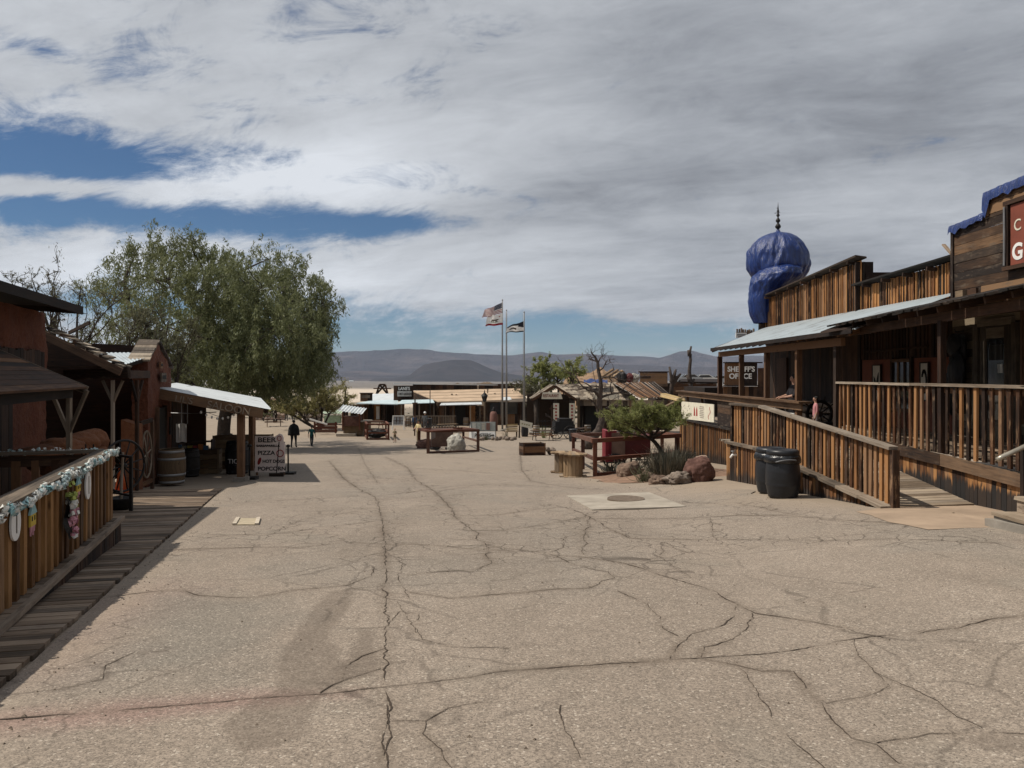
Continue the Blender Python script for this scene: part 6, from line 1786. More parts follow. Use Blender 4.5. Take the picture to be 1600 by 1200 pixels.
boulder(1050, 712, .7, .30, .6, M_REDROCK, 'red stone under the little green tree', 19)
boulder(960, 722, 1.1, .30, .7, M_REDROCK, 'long low red stone below the red cart', 20)
boulder(1075, 690, .7, .35, .5, M_WHITE, 'pale whitish rock beneath the little green tree', 22)
# planting bed of red dirt
rows = []
cb_ = on(4.3, 21.4)
for s_ in (1.0, .8, .55, .3, .02):
    rows.append([on(cb_.x + math.cos(a_) * 2.3 * s_ * (1 + .12 * math.sin(3 * a_ + 1)), cb_.y + math.sin(a_) * 2.1 * s_, -.01 + .16 * (1 - s_ ** 1.6) + .02 * math.sin(9 * a_ + s_ * 8)) for a_ in [k / 40 * 6.2832 for k in range(40)]])
o = MB().grid(rows, close=True).build('planting_bed', plain('reddish planting soil', (.20, .125, .085), .95, .3, 5, .7), None, True); struct(o)
# ---- second display frame with boiler and rock
t = thing('display_stand', 'red brown timber frame of heavy rails around an iron boiler and pale rock', 'frame', on(-3, 40))
def d_p(px_, py_): return G(px_, py_)
A_, B_, C_, D_ = d_p(669, 709), d_p(747, 706), d_p(724, 696), d_p(655, 700)
for q in (A_, B_, C_, D_): bar(t, q - Vector((0, 0, .05)), q + Vector((0, 0, 1.16)), .15, .15, M_REDW, 'post', (0, 1, 0))
Hh = Vector((0, 0, 1.15))
for p, q in ((A_, B_), (B_, C_), (A_, D_), (D_, C_)): bar(t, p + Hh, q + Hh, .16, .14, M_REDW, 'rail')
for p, q in ((B_, C_),): bar(t, p + Hh * .5, q + Hh * .5, .1, .1, M_REDW, 'rail')
bar(t, A_ + Hh * .05, B_ + Hh * .05, .12, .12, M_REDW, 'rail')
bar(t, A_.lerp(D_, -.05) + Hh * 1.0, A_.lerp(B_, .55) + Hh * 1.05, .5, .06, M_REDW, 'rail')
c = G(693, 703)
t = thing('iron_boiler', 'rusty iron boiler box under the rail of the display frame', 'boiler', c)
MB().box(c + Vector((-.12, .5, .68)), (1.25, .8, 1.0), .1, .01).build('casing', plain('rusty casing', (.10, .06, .045), .8, .4, 3), t)
MB().box(c + Vector((-.62, .30, .68)), (.25, .5, .95), .1).build('door', plain('grey casing', (.17, .14, .125), .8, .3, 3), t)
for s_ in (-.5, .35): MB().lathe([(.25, 0), (.27, .03), (.27, .09), (.25, .12)], c + Vector((s_, .1, .02)), 16).build('wheel', M_IRON, t)
b_ = MB()
for k in range(12): q = c + Vector((-1.1 + k * .16, .4, 1.23)); b_.tube([q, q + Vector((.10, .1, .14)), q + Vector((.2, 0, .02))], .022, 5)
b_.build('chain', M_IRON, t)
boulder(713, 706, 1.0, 1.05, .8, M_PALEROCK, 'large pale pitted rock leaning on the display frame', 31, amp=.22)
boulder(668, 701, 1.5, .62, .9, M_REDROCK, 'long reddish rock lying inside the display frame', 33, amp=.16)
# ---- third frame with planter counter
t = thing('rail_table', 'brown open rail table with low shelf beside the planter counter', 'table', on(-10, 60))
A_, B_, C_, D_ = G(574, 687.5), G(607, 687.5), G(603, 682), G(571, 682)
for q in (A_, B_, C_, D_): bar(t, q, q + Vector((0, 0, 1.2)), .13, .13, M_REDW, 'leg', (0, 1, 0))
for z_ in (1.2, .55, .08):
    for p, q in ((A_, B_), (B_, C_), (A_, D_), (D_, C_)): bar(t, p + Vector((0, 0, z_)), q + Vector((0, 0, z_)), .12, .12, M_REDW, 'rail')
c = G(588, 684)
b_ = MB().rock(c + Vector((0, 0, .35)), (.75, .4, .35), 3, 3, .3).build('ore_lump', M_IRON, None, True); tag(b_, 'dark ore lump lying under the open rail table', 'rock')
t = thing('planter_counter', 'pale topped counter box with dark panelled sides left of the rail table', 'counter', G(552, 682))
c = G(556, 681); 
MB().box(c + Vector((0, .6, .62)), (2.0, 1.6, 1.1), 0, .01).build('box', M_BOXW, t)
MB().box(c + Vector((0, .6, 1.21)), (2.2, 1.9, .08)).build('top', M_CONC, t)
MB().beam(c + Vector((.75, -.25, 0)), c + Vector((.95, -.25, 1.25)), .35, .05, up=(0, 1, 0)).build('plank', M_RAIL, t)
MB().box(c + Vector((-.7, -.35, .12)), (1.6, .6, .2)).build('step', M_CONC, t)
t = thing('roofed_kiosk', 'little kiosk with striped white roof standing on the counter', 'kiosk', G(552, 664))
c = P(551, 666, 64)
for sx_ in (-1, 1):
    for sy_ in (-.6, .6): MB().beam(c + Vector((sx_ * .7, sy_, -.3)), c + Vector((sx_ * .7, sy_, 1.2)), .1, .1, up=(0, 1, 0)).build('post', M_REDW, t)
MB().box(c + Vector((0, 0, .45)), (1.35, 1.1, .8)).build('box', M_REDROCK, t)
corr(c + Vector((-1.0, -1.0, 1.35)), c + Vector((1.0, -1.0, 1.05)), c + Vector((-1.0, 1.0, 1.75)), c + Vector((1.0, 1.0, 1.45)), 8, .04, 3).build('roof', M_WHITER, t, True)
# ---- posters sign
c = G(754, 687)
t = thing('posters_sign', 'white double sign with old pictures above black lettering and an arrow', 'sign', c)
def SB(x, z, y=0): return c + Vector((x, y + z * .18, z))
MB().prism([SB(-.98, .10), SB(1.0, .10), SB(1.0, .62), SB(-.98, .62)], (0, .05, 0)).build('board', M_WHITE, t)
MB().prism([SB(-.98, .64), SB(1.0, .64), SB(1.0, 1.36), SB(-.98, 1.36)], (0, .05, 0)).build('picture_board', plain('grey picture board', (.22, .23, .22), .6, .3, 2), t)
MB().prism([SB(-1.05, 0, -.05), SB(-.80, 0, -.1), SB(-.98, 1.36, -.02), SB(-1.02, 1.36, -.02)], (0, .04, 0)).build('side_stile', M_WHITE, t)
for x_ in (-1.0, 1.02): bar(t, SB(x_, 0), SB(x_, 1.4), .06, .06, M_DARKW, 'post', (0, 1, 0))
for k in range(4): MB().prism([SB(-.8 + k * .36, .74, -.005), SB(-.52 + k * .36, .74, -.005), SB(-.52 + k * .36, 1.28, -.005), SB(-.8 + k * .36, 1.28, -.005)], (0, -.01, 0)).build('picture', cloth([(.33, .33, .30), (.25, .27, .25), (.30, .28, .24), (.14, .075, .06)][k]), t)
text('lettering', 'POSTERS', SB(-.62, .2, -.02), (1, 0, 0), (0, .18, 1), .40, M_INK, t, .004, sx=.80, bold=.008)
b_ = MB(); z0_ = .33
b_.prism([SB(.62, z0_ - .04, -.015), SB(.78, z0_ - .04, -.015), SB(.78, z0_ - .11, -.015), SB(.92, z0_, -.015), SB(.78, z0_ + .11, -.015), SB(.78, z0_ + .04, -.015), SB(.62, z0_ + .04, -.015)], (0, -.01, 0)); b_.build('arrow', M_INK, t)
rg = random.Random(21)
for k in range(15):
    q = G(750 + k * 3.8 + rg.uniform(-1, 1), 688 + rg.uniform(-1.5, 1)); b_ = MB().rock(q + Vector((0, 0, .12)), (rg.uniform(.12, .22), .16, rg.uniform(.12, .2)), k + 60, 2, .25).build('edging_stone', M_STONE if k % 3 else M_TANROCK, None, True); tag(b_, 'edging stone in the low row before the flagpole bed', 'stone', 'edging stones below the flagpoles')
# ---- bench, small sign, bins
c = G(802, 683)
t = thing('slatted_seat', 'seat of yellow slats on dark legs near the hut steps', 'seat', c)
for k in range(4): bar(t, c + Vector((-.55, .2 + .03 * k, .48 + .16 * k)), c + Vector((.35, .35 + .03 * k, .50 + .16 * k)), .03, .12, M_YELW, 'slat')
for k in range(3): bar(t, c + Vector((-.75, -.15 + .12 * k, .44)), c + Vector((.3, .0 + .12 * k, .44)), .1, .03, M_BOXW, 'slat')
for x_, y_ in ((-.6, -.1), (.25, 0), (-.5, .3), (.3, .4)): bar(t, c + Vector((x_, y_, 0)), c + Vector((x_, y_, .45)), .06, .06, M_DARKW, 'leg', (0, 1, 0))
c = G(822, 684)
t = thing('cream_sign', 'cream sign board fixed low on a dark post by the hut', 'sign', c)
bar(t, c + Vector((-.55, 0, 0)), c + Vector((-.5, 0, 1.5)), .12, .12, M_DARKW, 'post', (0, 1, 0))
MB().prism([c + Vector((-.5, -.08, .95)), c + Vector((.45, -.08, .72)), c + Vector((.52, -.08, 1.18)), c + Vector((-.48, -.08, 1.42))], (0, .05, 0)).build('board', M_CREAM, t)
b_ = MB()
for k in range(4): q = c + Vector((-.3 + .18 * k, -.085, 1.13 - .04 * k)); b_.box(q, (.12, .006, .09))
b_.build('printing', cloth((.25, .24, .12)), t)
def simple_bin(c, label):
    c = Vector(c); t = thing('trash_barrel', label, 'trash can', c, 'black bins around the plaza')
    MB().lathe([(.24, 0), (.28, .1), (.30, .45), (.29, .8), (.30, .83)], c, 20).build('barrel', M_PLASTIC, t, True)
    MB().lathe([(.30, .83), (.32, .84), (.32, .90), (.28, .93), (.05, .95)], c, 20).build('lid', M_PLASTIC, t, True)
simple_bin(G(820, 682), 'black bin below the cream sign board')
simple_bin(G(895, 690), 'black bin at the near post of the hut, beside the wagon')
simple_bin(P(670, 666, 71) - Vector((0, 0, .2)), 'black bin behind the man in grey by the picket railing')
# ---- lamp post and brick coloured cone
c = on(-2.65, 74)
t = thing('lamp_post', 'old wooden lamp post with pointed lantern in front of the tan roof', 'lamp post', c)
bar(t, c, c + Vector((0, 0, 2.6)), .16, .16, M_BOXW, 'post', (0, 1, 0))
MB().lathe([(.16, 2.6), (.27, 3.05), (.27, 3.1), (.38, 3.12), (.05, 3.5), (.02, 3.75)], c, 4).build('lantern', M_IRON, t)
MB().lathe([(.15, 2.64), (.24, 3.0)], c + Vector((0, 0, 0)), 4).build('glass', M_CREAM, t)
c = on(-1.7, 71)
t = thing('brick_pillar', 'dull red tapering pillar with dark cap beside the flagpole', 'pillar', c)
MB().lathe([(.38, 0), (.36, .9), (.34, 1.5), (.26, 1.72), (.14, 1.78)], c, 12).build('shaft', plain('dull red masonry', (.15, .075, .062), .9, .3, 5), t, True)
MB().lathe([(.14, 1.76), (.16, 1.9), (.09, 2.0), (.10, 2.08), (.02, 2.2)], c, 10).build('cap', M_IRON, t, True)
# ---- flagpoles and flags
def flagpole(c, top, label):
    c = Vector(c); t = thing('flagpole', label, 'flagpole', c, 'flagpoles in the plaza bed')
    MB().tube([c, Vector((c.x, c.y, c.z + (top - c.z) * .5)), Vector((c.x, c.y, top))], [.09, .075, .05], 12).build('pole', M_GREYP, t, True)
    MB().lathe([(.02, 0), (.07, .05), (.07, .10), (.02, .15)], (c.x, c.y, top), 10).build('finial', M_GREYP, t, True)
    MB().lathe([(.2, 0), (.2, .15), (.12, .2)], c, 14).build('base', M_CONC2, t)
    MB().tube([c + Vector((-.12, -.05, 1.2)), Vector((c.x - .1, c.y - .05, top - .1))], .008, 4).build('halyard', M_GREYP, t)
Yf = 70.0
flagpole(on((785 - 800) / F * 70, 70), (HZ - 470) / F * 70, 'grey flagpole flying the striped flag above the bear flag')
flagpole(on((791.5 - 800) / F * 72, 72), (HZ - 486) / F * 72, 'thinner grey flagpole close behind the one with the two flags')
flagpole(on((819 - 800) / F * 66, 66), (HZ - 489) / F * 66, 'grey flagpole flying the single white and dark flag')
def flag(name, label, Yd, quad, nx, ny, fn, mats, seed):
    """quad: photo pixels of hoist top, hoist bottom, fly top, fly bottom"""
    rows = []
    for j in range(ny + 1):
        row = []
        for i in range(nx + 1):
            s_, t_ = i / nx, j / ny
            a_ = Vector((*quad[0], 0)).lerp(Vector((*quad[1], 0)), t_); b_ = Vector((*quad[2], 0)).lerp(Vector((*quad[3], 0)), t_)
            q = a_.lerp(b_, s_); p = P(q.x, q.y, Yd)
            p = p + Vector((0, .16 * math.sin(s_ * 7.5 + t_ * 1.5 + seed) * s_, .07 * math.sin(s_ * 8.5 + seed) * s_))
            row.append(p)
        rows.append(row)
    o = MB().grid(rows, mi=lambda j, i: fn((i + .5) / nx, (j + .5) / ny)).build(name, mats, None, True); tag(o, label, 'flag', 'flags over the plaza'); return o
m_navy = cloth((.012, .018, .055)); m_red = cloth((.26, .012, .02)); m_wh = cloth((.82, .81, .78)); m_bear = cloth((.07, .05, .04)); m_grn = cloth((.06, .13, .05)); m_blk = cloth((.02, .022, .03))
def us(s_, t_):
    if s_ < .42 and t_ < 7 / 13:
        ii, jj = int(s_ / .42 * 22), int(t_ / (7 / 13) * 14)
        return 2 if (ii % 4 == 1 and jj % 4 == 1) or (ii % 4 == 3 and jj % 4 == 3) else 0
    return 1 if int(t_ * 13) % 2 == 0 else 2
flag('flag', 'red and white striped flag with dark blue starred corner on the tall pole', Yf - .15, [(784.2, 473), (784.2, 489), (757, 485), (753, 497)], 52, 26, us, [m_navy, m_red, m_wh], .4)
def bearflag(s_, t_):
    if t_ > .83: return 1
    x, y = (s_ - .5) / .24, (t_ - .50) / .17
    inside = (abs(x) < .78 and abs(y + .05) < .42 - .12 * abs(x)) or ((x + .80) ** 2 / .06 + (y + .15) ** 2 / .10 < 1) or (min(abs(x + .60), abs(x + .28), abs(x - .32), abs(x - .64)) < .10 and 0 < y < .92)
    if inside: return 2
    if .27 < s_ < .72 and .65 < t_ < .69: return 3
    if (s_ - .2) ** 2 / .0012 + (t_ - .24) ** 2 / .0026 < 1: return 1
    return 0
flag('flag', 'white flag with brown bear and red bottom stripe on the tall pole', Yf - .2, [(785.2, 489.5), (785.5, 507.5), (761, 494), (758.5, 510)], 60, 40, bearflag, [m_wh, m_red, m_bear, m_grn], 1.2)
def county(s_, t_):
    if t_ < .34 + .5 * (1 - min(1, s_ * 2.4)) * .5: return 1 if s_ < .32 or t_ < .22 else 0
    if t_ > .88: return 1
    if abs(s_ - .62) < .2 and abs(t_ - (.62 - .6 * (.2 - abs(s_ - .62)))) < .10: return 2
    return 0
flag('flag', 'white flag with dark upper edge on the shorter pole', 65.85, [(818.2, 502), (818.2, 518.5), (793, 510), (790, 520)], 40, 26, county, [m_wh, m_blk, m_bear], 2.1)

# ---- hut with gable sign
def gable(parent, c, w, zE, zR, yd, mat, over=.3, name='roof', ythick=.08):
    c = Vector(c)
    for s_ in (-1, 1):
        e_ = Vector((c.x + s_ * (w / 2 + over), c.y - over, zE - (zR - zE) * over / (w / 2))); r_ = Vector((c.x, c.y - over, zR))
        n = 7; b_ = MB()
        for k in range(n):
            a_, q_ = r_.lerp(e_, k / n), r_.lerp(e_, (k + 1.12) / n)
            m_ = max(2, int(yd / .5)); y_ = 0
            for j in range(m_):
                y2 = y_ + (yd + over) / m_
                mid = (a_ + q_) / 2 + Vector((0, 0, .03 + R.uniform(0, .025)))
                b_.beam(mid + Vector((0, y_, 0)), mid + Vector((0, y2 - .02, 0)), (q_ - a_).length, .05, up=Vector((s_ * (zR - zE), 0, w / 2)), jit=.012); y_ = y2
        b_.build(name, mat, parent)
        MB().beam(r_ + Vector((0, -.03, .0)), e_ + Vector((0, -.03, .0)), .06, .22).build('bargeboard', M_BROWN, parent)
t = thing('eatery_hut', 'open hut with shake gable roof and cream sign on tree trunk posts', 'hut', on(3.4, 66))
Yh = 66.0
def H(px_, py_, y=Yh): return P(px_, py_, y)
cx_ = (866 - 800) / F * Yh
gable(t, (cx_, Yh, 0), 3.3, (HZ - 622) / F * Yh, (HZ - 603) / F * Yh, 7.0, M_SHAKE, .3)
for px_, rad_ in ((837, .20), (868, .15), (893, .20)):
    b_ = MB(); x_ = (px_ - 800) / F * Yh; b_.tube([(x_, Yh, -5.3), (x_ + .05, Yh, -4), (x_ - .02, Yh, -2.1)], [rad_ * 1.15, rad_, rad_ * .95], 10); b_.build('post', M_BARK, t, True)
for px_ in (840, 895):
    b_ = MB(); x_ = (px_ - 800) / F * 72; b_.tube([(x_, 72, -5.5), (x_, 72, -2.2)], .16, 8); b_.build('post', M_BARK, t, True)
bar(t, H(829, 624), H(905, 624), .15, .18, M_BROWN, 'beam')
b_ = MB().prism([H(846, 623.5, Yh - .42), H(879, 623.5, Yh - .42), H(876, 613, Yh - .42), H(848, 613, Yh - .42)], (0, .05, 0)); sgn = b_.build('sign_board', M_CREAM, t)
text('lettering', 'RESTAURANT', H(848.6, 620.5, Yh - .44), (1, 0, 0), (0, 0, 1), .36, M_SIGNRED, t, .004, sx=.60, bold=.006)
for px_ in (868, 893):
    rows = [[H(px_ - 3.5 + j * 3.0, 630 + i * 5.5, Yh - .25 + .02 * math.sin(i + j)) for j in range(4)] for i in range(7)]
    MB().grid(rows).build('banner', M_CREAM, t, True)
    b_ = MB()
    for i in range(6): b_.box(H(px_ + .8, 634 + i * 5, Yh - .29), (.16, .01, .14))
    b_.build('printing', M_REDINK, t)
MB().beam((cx_ - 2.2, 73.5, -3.6), (cx_ + 2.4, 73.5, -3.6), .2, 3.4).build('back_wall', M_CAPW, t)  # near-black panel stands in for the dim inside of the open hut
MB().box((cx_, 65.8, -5.22), (4.3, 1.4, .22)).build('step', M_CONC, t)
MB().box((cx_, 69, -5.12), (4.3, 6, .24)).build('floor_slab', M_CONC2, t)
# long wing of the hut with grey roof and striped metal roof
t = thing('eatery_wing', 'long wing with grey shingle and rusty striped metal roof behind the dead tree', 'building', on(8, 68))
ev = lambda px_, py_, y: P(px_, py_, y)
b_ = MB(); n = 14
L0, L1, U0, U1 = ev(893, 624, 66), ev(1000, 626, 66), ev(868, 602, 71), ev(962, 598, 71)
for k in range(9):
    a_, q_ = L0.lerp(U0, (k + .5) / 9), L1.lerp(U1, (k + .5) / 9)
    for j in range(n): b_.beam(a_.lerp(q_, j / n) + Vector((0, 0, R.uniform(0, .04))), a_.lerp(q_, (j + 1) / n - .004) + Vector((0, 0, R.uniform(0, .04))), .70, .05, up=(0, -.26, 1), jit=.015)
b_.build('shingle_roof', M_SHAKE, t)
corr(ev(1000, 623, 65.9), ev(1052, 621, 65.9), ev(960, 600, 70.5), ev(1022, 597, 70.5), 9, .05, 4, 6).build('metal_roof', M_METALR, t, True)
for k in range(12):
    f_ = (k + .5) / 12; a_, q_ = ev(1000, 623, 65.85).lerp(ev(1052, 621, 65.85), f_), ev(960, 600, 70.5).lerp(ev(1022, 597, 70.5), f_)
    MB().beam(a_ + Vector((0, 0, .06)), q_ + Vector((0, 0, .06)), .16, .05, up=(0, -.25, 1)).build('roof_rib', M_BROWN, t)
corr(ev(960, 600, 65.9), ev(1001, 623, 65.8), ev(957, 599, 70.6), ev(961, 600, 70.5), 6, .03, 2, 6).build('metal_roof', M_METALR, t, True)
wl = lambda px0, px1, py0, py1, y, mat, name, parent, w=.35: vplanks(MB(), ((px0 - 800) / F * y, y), ((px1 - 800) / F * y, y), con((HZ - py1) / F * y), con((HZ - py0) / F * y), w, .06, (0, -1, 0)).build(name, mat, parent)
wl(905, 960, 632, 672, 67.5, M_BROWN, 'wall', t); wl(900, 1050, 625, 634, 66.3, M_SHAKE, 'wall', t)
wl(960, 1050, 632, 672, 67.5, M_DARKW, 'wall', t)
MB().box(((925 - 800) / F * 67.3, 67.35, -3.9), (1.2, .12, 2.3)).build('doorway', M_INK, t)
MB().beam(ev(904, 622, 65.6), ev(904, 673, 65.6), .22, .22, up=(0, 1, 0)).build('post', M_BOXW, t)
for px_ in (950, 985, 1045): MB().beam(ev(px_, 626, 66), ev(px_, 672, 66), .16, .16, up=(0, 1, 0)).build('post', M_BROWN, t)
wl(928, 968, 616, 623, 66.0, M_CREAM, 'fascia_sign', t, .8)
o = MB().grid([[P(912 + i * 3.1, 592 + j * 1.4 + 1.2 * math.sin(i * 1.3 + j) + .15 * abs(i - 5), 69.5 - j * .35) for i in range(13)] for j in range(5)]).build('blue_tarp', M_TARP, None, True); tag(o, 'crumpled blue tarp lying on the grey shingle roof', 'tarp', 'blue tarps on the roofs')
t = thing('plank_gangway', 'pale yellow planks sloping beside the fence of upright boards', 'ramp', P(1045, 620, 50))
for k in range(4): bar(t, P(1036, 615 + k * 1.5, 50 - k * .5), P(1066, 623 + k * 1.3, 44 - k * .5), .35, .05, M_YELW, 'plank')
bar(t, P(1036, 637, 48), P(1068, 620, 42), .12, .08, M_PALEW, 'brace')
# black wagon by the hut
c = on((878 - 800) / F * 60, 60)
t = thing('black_wagon', 'black wagon with two large spoked wheels and shafts before the hut', 'wagon', c)
MB().box(c + Vector((.1, .2, 1.0)), (1.5, 1.0, .8), .2, .02).build('body', M_BLACK, t)
for s_ in (-.45, .6): wheel(t, c + Vector((s_, -.35, .55)), .5, Vector((1, .2, 0)).normalized(), Zv, M_IRON, 10, .035, .08)
for k in range(2): MB().tube([c + Vector((-.2, -.1 + .4 * k, 1.2)), c + Vector((-1.3, -.3 + .4 * k, 1.9 + .1 * k))], .03, 6).build('shaft', M_BARK, t)
MB().box(c + Vector((.2, .2, 1.5)), (1.0, .8, .25), .2, .03).build('seat', M_IRON, t)
# cluster of dark junk props by the hut post
for k, (px_, py_, lab) in enumerate(((845, 672, 'black iron bench rack left of the hut step'), (855, 668, 'black iron rack leaning in the hut entrance'))):
    c = on((px_ - 800) / F * 65, 65); t = thing('iron_rack', lab, 'rack', c)
    for z_ in (.3, .7, 1.1): MB().beam(c + Vector((-.4, 0, z_)), c + Vector((.4, .1, z_ + .1)), .1, .05).build('bar', M_IRON, t)
    for x_ in (-.4, .4): MB().beam(c + Vector((x_, 0, 0)), c + Vector((x_, .05, 1.3)), .06, .06, up=(0, 1, 0)).build('leg', M_IRON, t)

# ---- store with tan roof
Yl = 80.0
def S(px_, py_, y=Yl): return P(px_, py_, y)
t = thing('tan_roof_store', 'long wooden store with tan felt roof and dark sign parapet', 'store', on(-4, 80))
# main roof
def sheet(pts, th, mat, name, parent): 
    MB().prism(pts, (0, 0, -th)).build(name, mat, parent)
sheet([S(685, 627.5), S(820, 624), S(822, 606.5, 88), S(644, 610.5, 88)], .10, M_TANR, 'roof', t)
b_ = MB()
for k in range(3): f_ = (k + 1) / 4; b_.beam(S(685, 627.5).lerp(S(644, 610.5, 88), f_) + Vector((0, -.02, .03)), S(820, 624).lerp(S(822, 606.5, 88), f_) + Vector((0, -.02, .03)), .06, .02)
b_.build('roof_seam', M_BOXW, t)
for px_, py_, s_ in ((713, 621, .3), (762, 613, .25), (773, 619, .2), (747, 607, .3), (706, 620, .25)): MB().lathe([(.06, -.1), (.06, .22), (.11, .24), (.11, .32), (.02, .36)], S(px_, py_, 84), 8).build('vent', M_RAIL, t)
wl(645, 820, 599.8, 610, 88.3, M_DARKW, 'parapet', t, .5)
MB().beam(S(615, 599.5, 88), S(820, 602, 88.5), .25, .10).build('parapet_cap', M_WHITER, t)
wl(685, 745, 630, 664, 80.4, M_BROWN, 'front_wall', t, .3)
wl(733, 756, 634, 660, 80.1, M_ORANGE, 'front_wall', t, .3); wl(756, 830, 628, 665, 80.4, M_BROWN, 'front_wall', t, .3)
MB().prism([S(645, 611, 87.9), S(685, 628, 80.2), S(685, 664, 80.2), S(645, 650, 87.9)], (.1, 0, 0)).build('end_wall', M_ORANGE, t)
wl(646, 690, 626, 662, 81, M_DARKW, 'front_wall', t, .3)
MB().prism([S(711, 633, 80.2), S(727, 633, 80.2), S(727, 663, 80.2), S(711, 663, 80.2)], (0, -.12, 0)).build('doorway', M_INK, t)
for px_ in (800, 774): 
    MB().box(S(px_, 638, 80.25), (1.1, .12, 1.2)).build('window', M_GLASS, t)
wl(615, 646, 602.5, 627, 84.6, M_DARKW, 'sign_wall', t, .4)
text('lettering', "LANE'S", S(622.5, 609.5, 84.45), (1, -.0, 0), (0, 0, 1), .50, M_WHITE, t, .01, sx=.82, bold=.012)
MB().box(S(632, 615.3, 84.5), (1.56, .04, .56)).build('sign_board', plain('faded white sign', (.50, .48, .45), .8), t)
text('lettering', "DRY GOODS", S(622.5, 617.2, 84.42), (1, -.0, 0), (0, 0, 1), .34, M_INK, t, .01, sx=.74, bold=.006)
sheet([S(687, 633, 78.5), S(753, 631.5, 78.5), S(752, 627.5, 80.3), S(690, 629, 80.3)], .06, M_WHITER, 'porch_roof', t)
sheet([S(620, 631, 78.5), S(679, 629, 78.5), S(676, 624, 82), S(628, 625, 82)], .06, M_TEALR, 'porch_roof', t)
sheet([S(786, 625, 79), S(800, 625, 79), S(797, 620, 80.4), S(786, 620.5, 80.4)], .06, M_WHITER, 'porch_roof', t)
for px_ in (696, 708, 735, 750, 627, 655, 678): MB().beam(S(px_, 632, 78.8), S(px_, 664, 78.8), .11, .11, up=(0, 1, 0)).build('post', M_RAIL, t)
sheet([S(795, 628, 77), S(835, 627, 77), S(835, 622, 80), S(797, 623, 80)], .08, M_SHAKE, 'porch_roof', t)
bar(t, S(672, 608, 76), S(672, 668, 76), .07, .07, M_IRON, 'pole', (0, 1, 0))
t = thing('store_railing', 'grey picket railing in front of the tan roofed store', 'railing', on(-7, 76))
xa, xb = (634 - 800) / F * 76, (712 - 800) / F * 76
bar(t, (xa, 76, -4.12), (xb, 76, -4.12), .1, .08, M_RAIL, 'top_rail'); bar(t, (xa, 76, -5.0), (xb, 76, -5.0), .08, .07, M_RAIL, 'lower_rail')
for k in range(36): MB().beam((xa + (xb - xa) * (k + .5) / 36, 76, -5.25), (xa + (xb - xa) * (k + .5) / 36, 76, -4.15), .055, .04, up=(0, 1, 0)).build('picket', M_RAIL, t)
for k in range(4): MB().beam((xa + (xb - xa) * k / 3, 76.1, -5.35), (xa + (xb - xa) * k / 3, 76.1, -4.1), .1, .1, up=(0, 1, 0)).build('post', M_BROWN, t)
# second store to its left
t = thing('blue_roof_store', 'small wooden store with pale blue roof and little false front', 'store', on(-15, 84))
sheet([S(556, 630, 80), S(622, 631.5, 80), S(622, 624, 86), S(578, 626, 86)], .08, M_TEALR, 'porch_roof', t)
sheet([S(579, 627, 86), S(621, 625.5, 86), S(620, 614.5, 92), S(580, 615.5, 92)], .1, M_WHITER, 'roof', t)
sheet([S(543, 633, 80), S(575, 631, 80), S(572, 627, 84), S(548, 629, 84)], .08, M_SHAKE, 'porch_roof', t)
wl(563, 582, 614.5, 627, 85.5, M_BROWN, 'false_front', t, .4)
MB().box(S(571.5, 619.5, 85.35), (.95, .05, .36)).build('sign_board', M_RAIL, t)
MB().beam(S(562, 614.3, 85.4), S(583, 614.3, 85.4), .25, .1).build('cap', M_DARKW, t)
wl(548, 632, 629, 660, 84, M_BROWN, 'front_wall', t, .3)
wl(585, 602, 630, 660, 83.7, M_ORANGE, 'front_wall', t, .3)
MB().prism([S(588, 635, 83.5), S(593, 635, 83.5), S(593, 655, 83.5), S(588, 655, 83.5)], (0, -.08, 0)).build('hanging_cloth', M_WHITE, t)
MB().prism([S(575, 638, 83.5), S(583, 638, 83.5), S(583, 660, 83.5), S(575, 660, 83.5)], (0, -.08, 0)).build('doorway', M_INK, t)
for px_ in (560, 600, 618): MB().beam(S(px_, 631, 80.2), S(px_, 662, 80.2), .11, .11, up=(0, 1, 0)).build('post', M_BROWN, t)
c = P(597, 600, 105)
t = thing('mine_headframe', 'small dark timber headframe on the skyline behind the pale blue roof', 'headframe', P(597, 616, 105))
q = [P(588, 616, 105), P(606, 616, 105), P(593, 601, 105), P(602, 601, 105)]
for a_, b__ in ((q[0], q[2]), (q[1], q[3]), (q[0], q[3]), (q[1], q[2]), (q[2], q[3])): bar(t, a_, b__, .22, .22, M_DARKW, 'timber', (0, 1, 0))
bar(t, P(584, 607, 105), P(611, 607, 105), .5, .14, M_DARKW, 'platform'); bar(t, P(593, 601, 105.8), P(602, 601, 105.8), .22, .22, M_DARKW, 'timber')
# stove chimney / carved post
c = P(540, 662, 74)
t = thing('carved_post', 'tall dark carved post with ball top near the stores', 'post', c)
MB().lathe([(.30, 0), (.32, .6), (.24, .9), (.30, 1.3), (.22, 1.7), (.26, 2.0), (.16, 2.3), (.20, 2.5), (.07, 2.65), (.06, 3.3), (.11, 3.4), (.10, 3.5), (.02, 3.7)], c, 10).build('post', M_DARKW, t, True)
# white display boards
c = on((622 - 800) / F * 72, 72)
t = thing('display_easel', 'white easel board with four dark panels by the stores', 'display board', c)
for s_ in (-1, 1): bar(t, c + Vector((s_ * .55, -.1, 0)), c + Vector((s_ * .48, .1, 1.35)), .08, .05, M_WHITE, 'leg', (0, 1, 0)); bar(t, c + Vector((s_ * .58, .6, 0)), c + Vector((s_ * .5, .12, 1.3)), .06, .05, M_WHITE, 'leg', (0, 1, 0))
for z_ in (.45, 1.3): bar(t, c + Vector((-.5, .05, z_)), c + Vector((.5, .05, z_)), .05, .08, M_WHITE, 'cross_rail')
for i in range(3):
    for j in range(2): MB().box(c + Vector((-.32 + .32 * i, .06, .66 + .38 * j)), (.24, .03, .32)).build('panel', cloth((.22, .23, .24)), t)
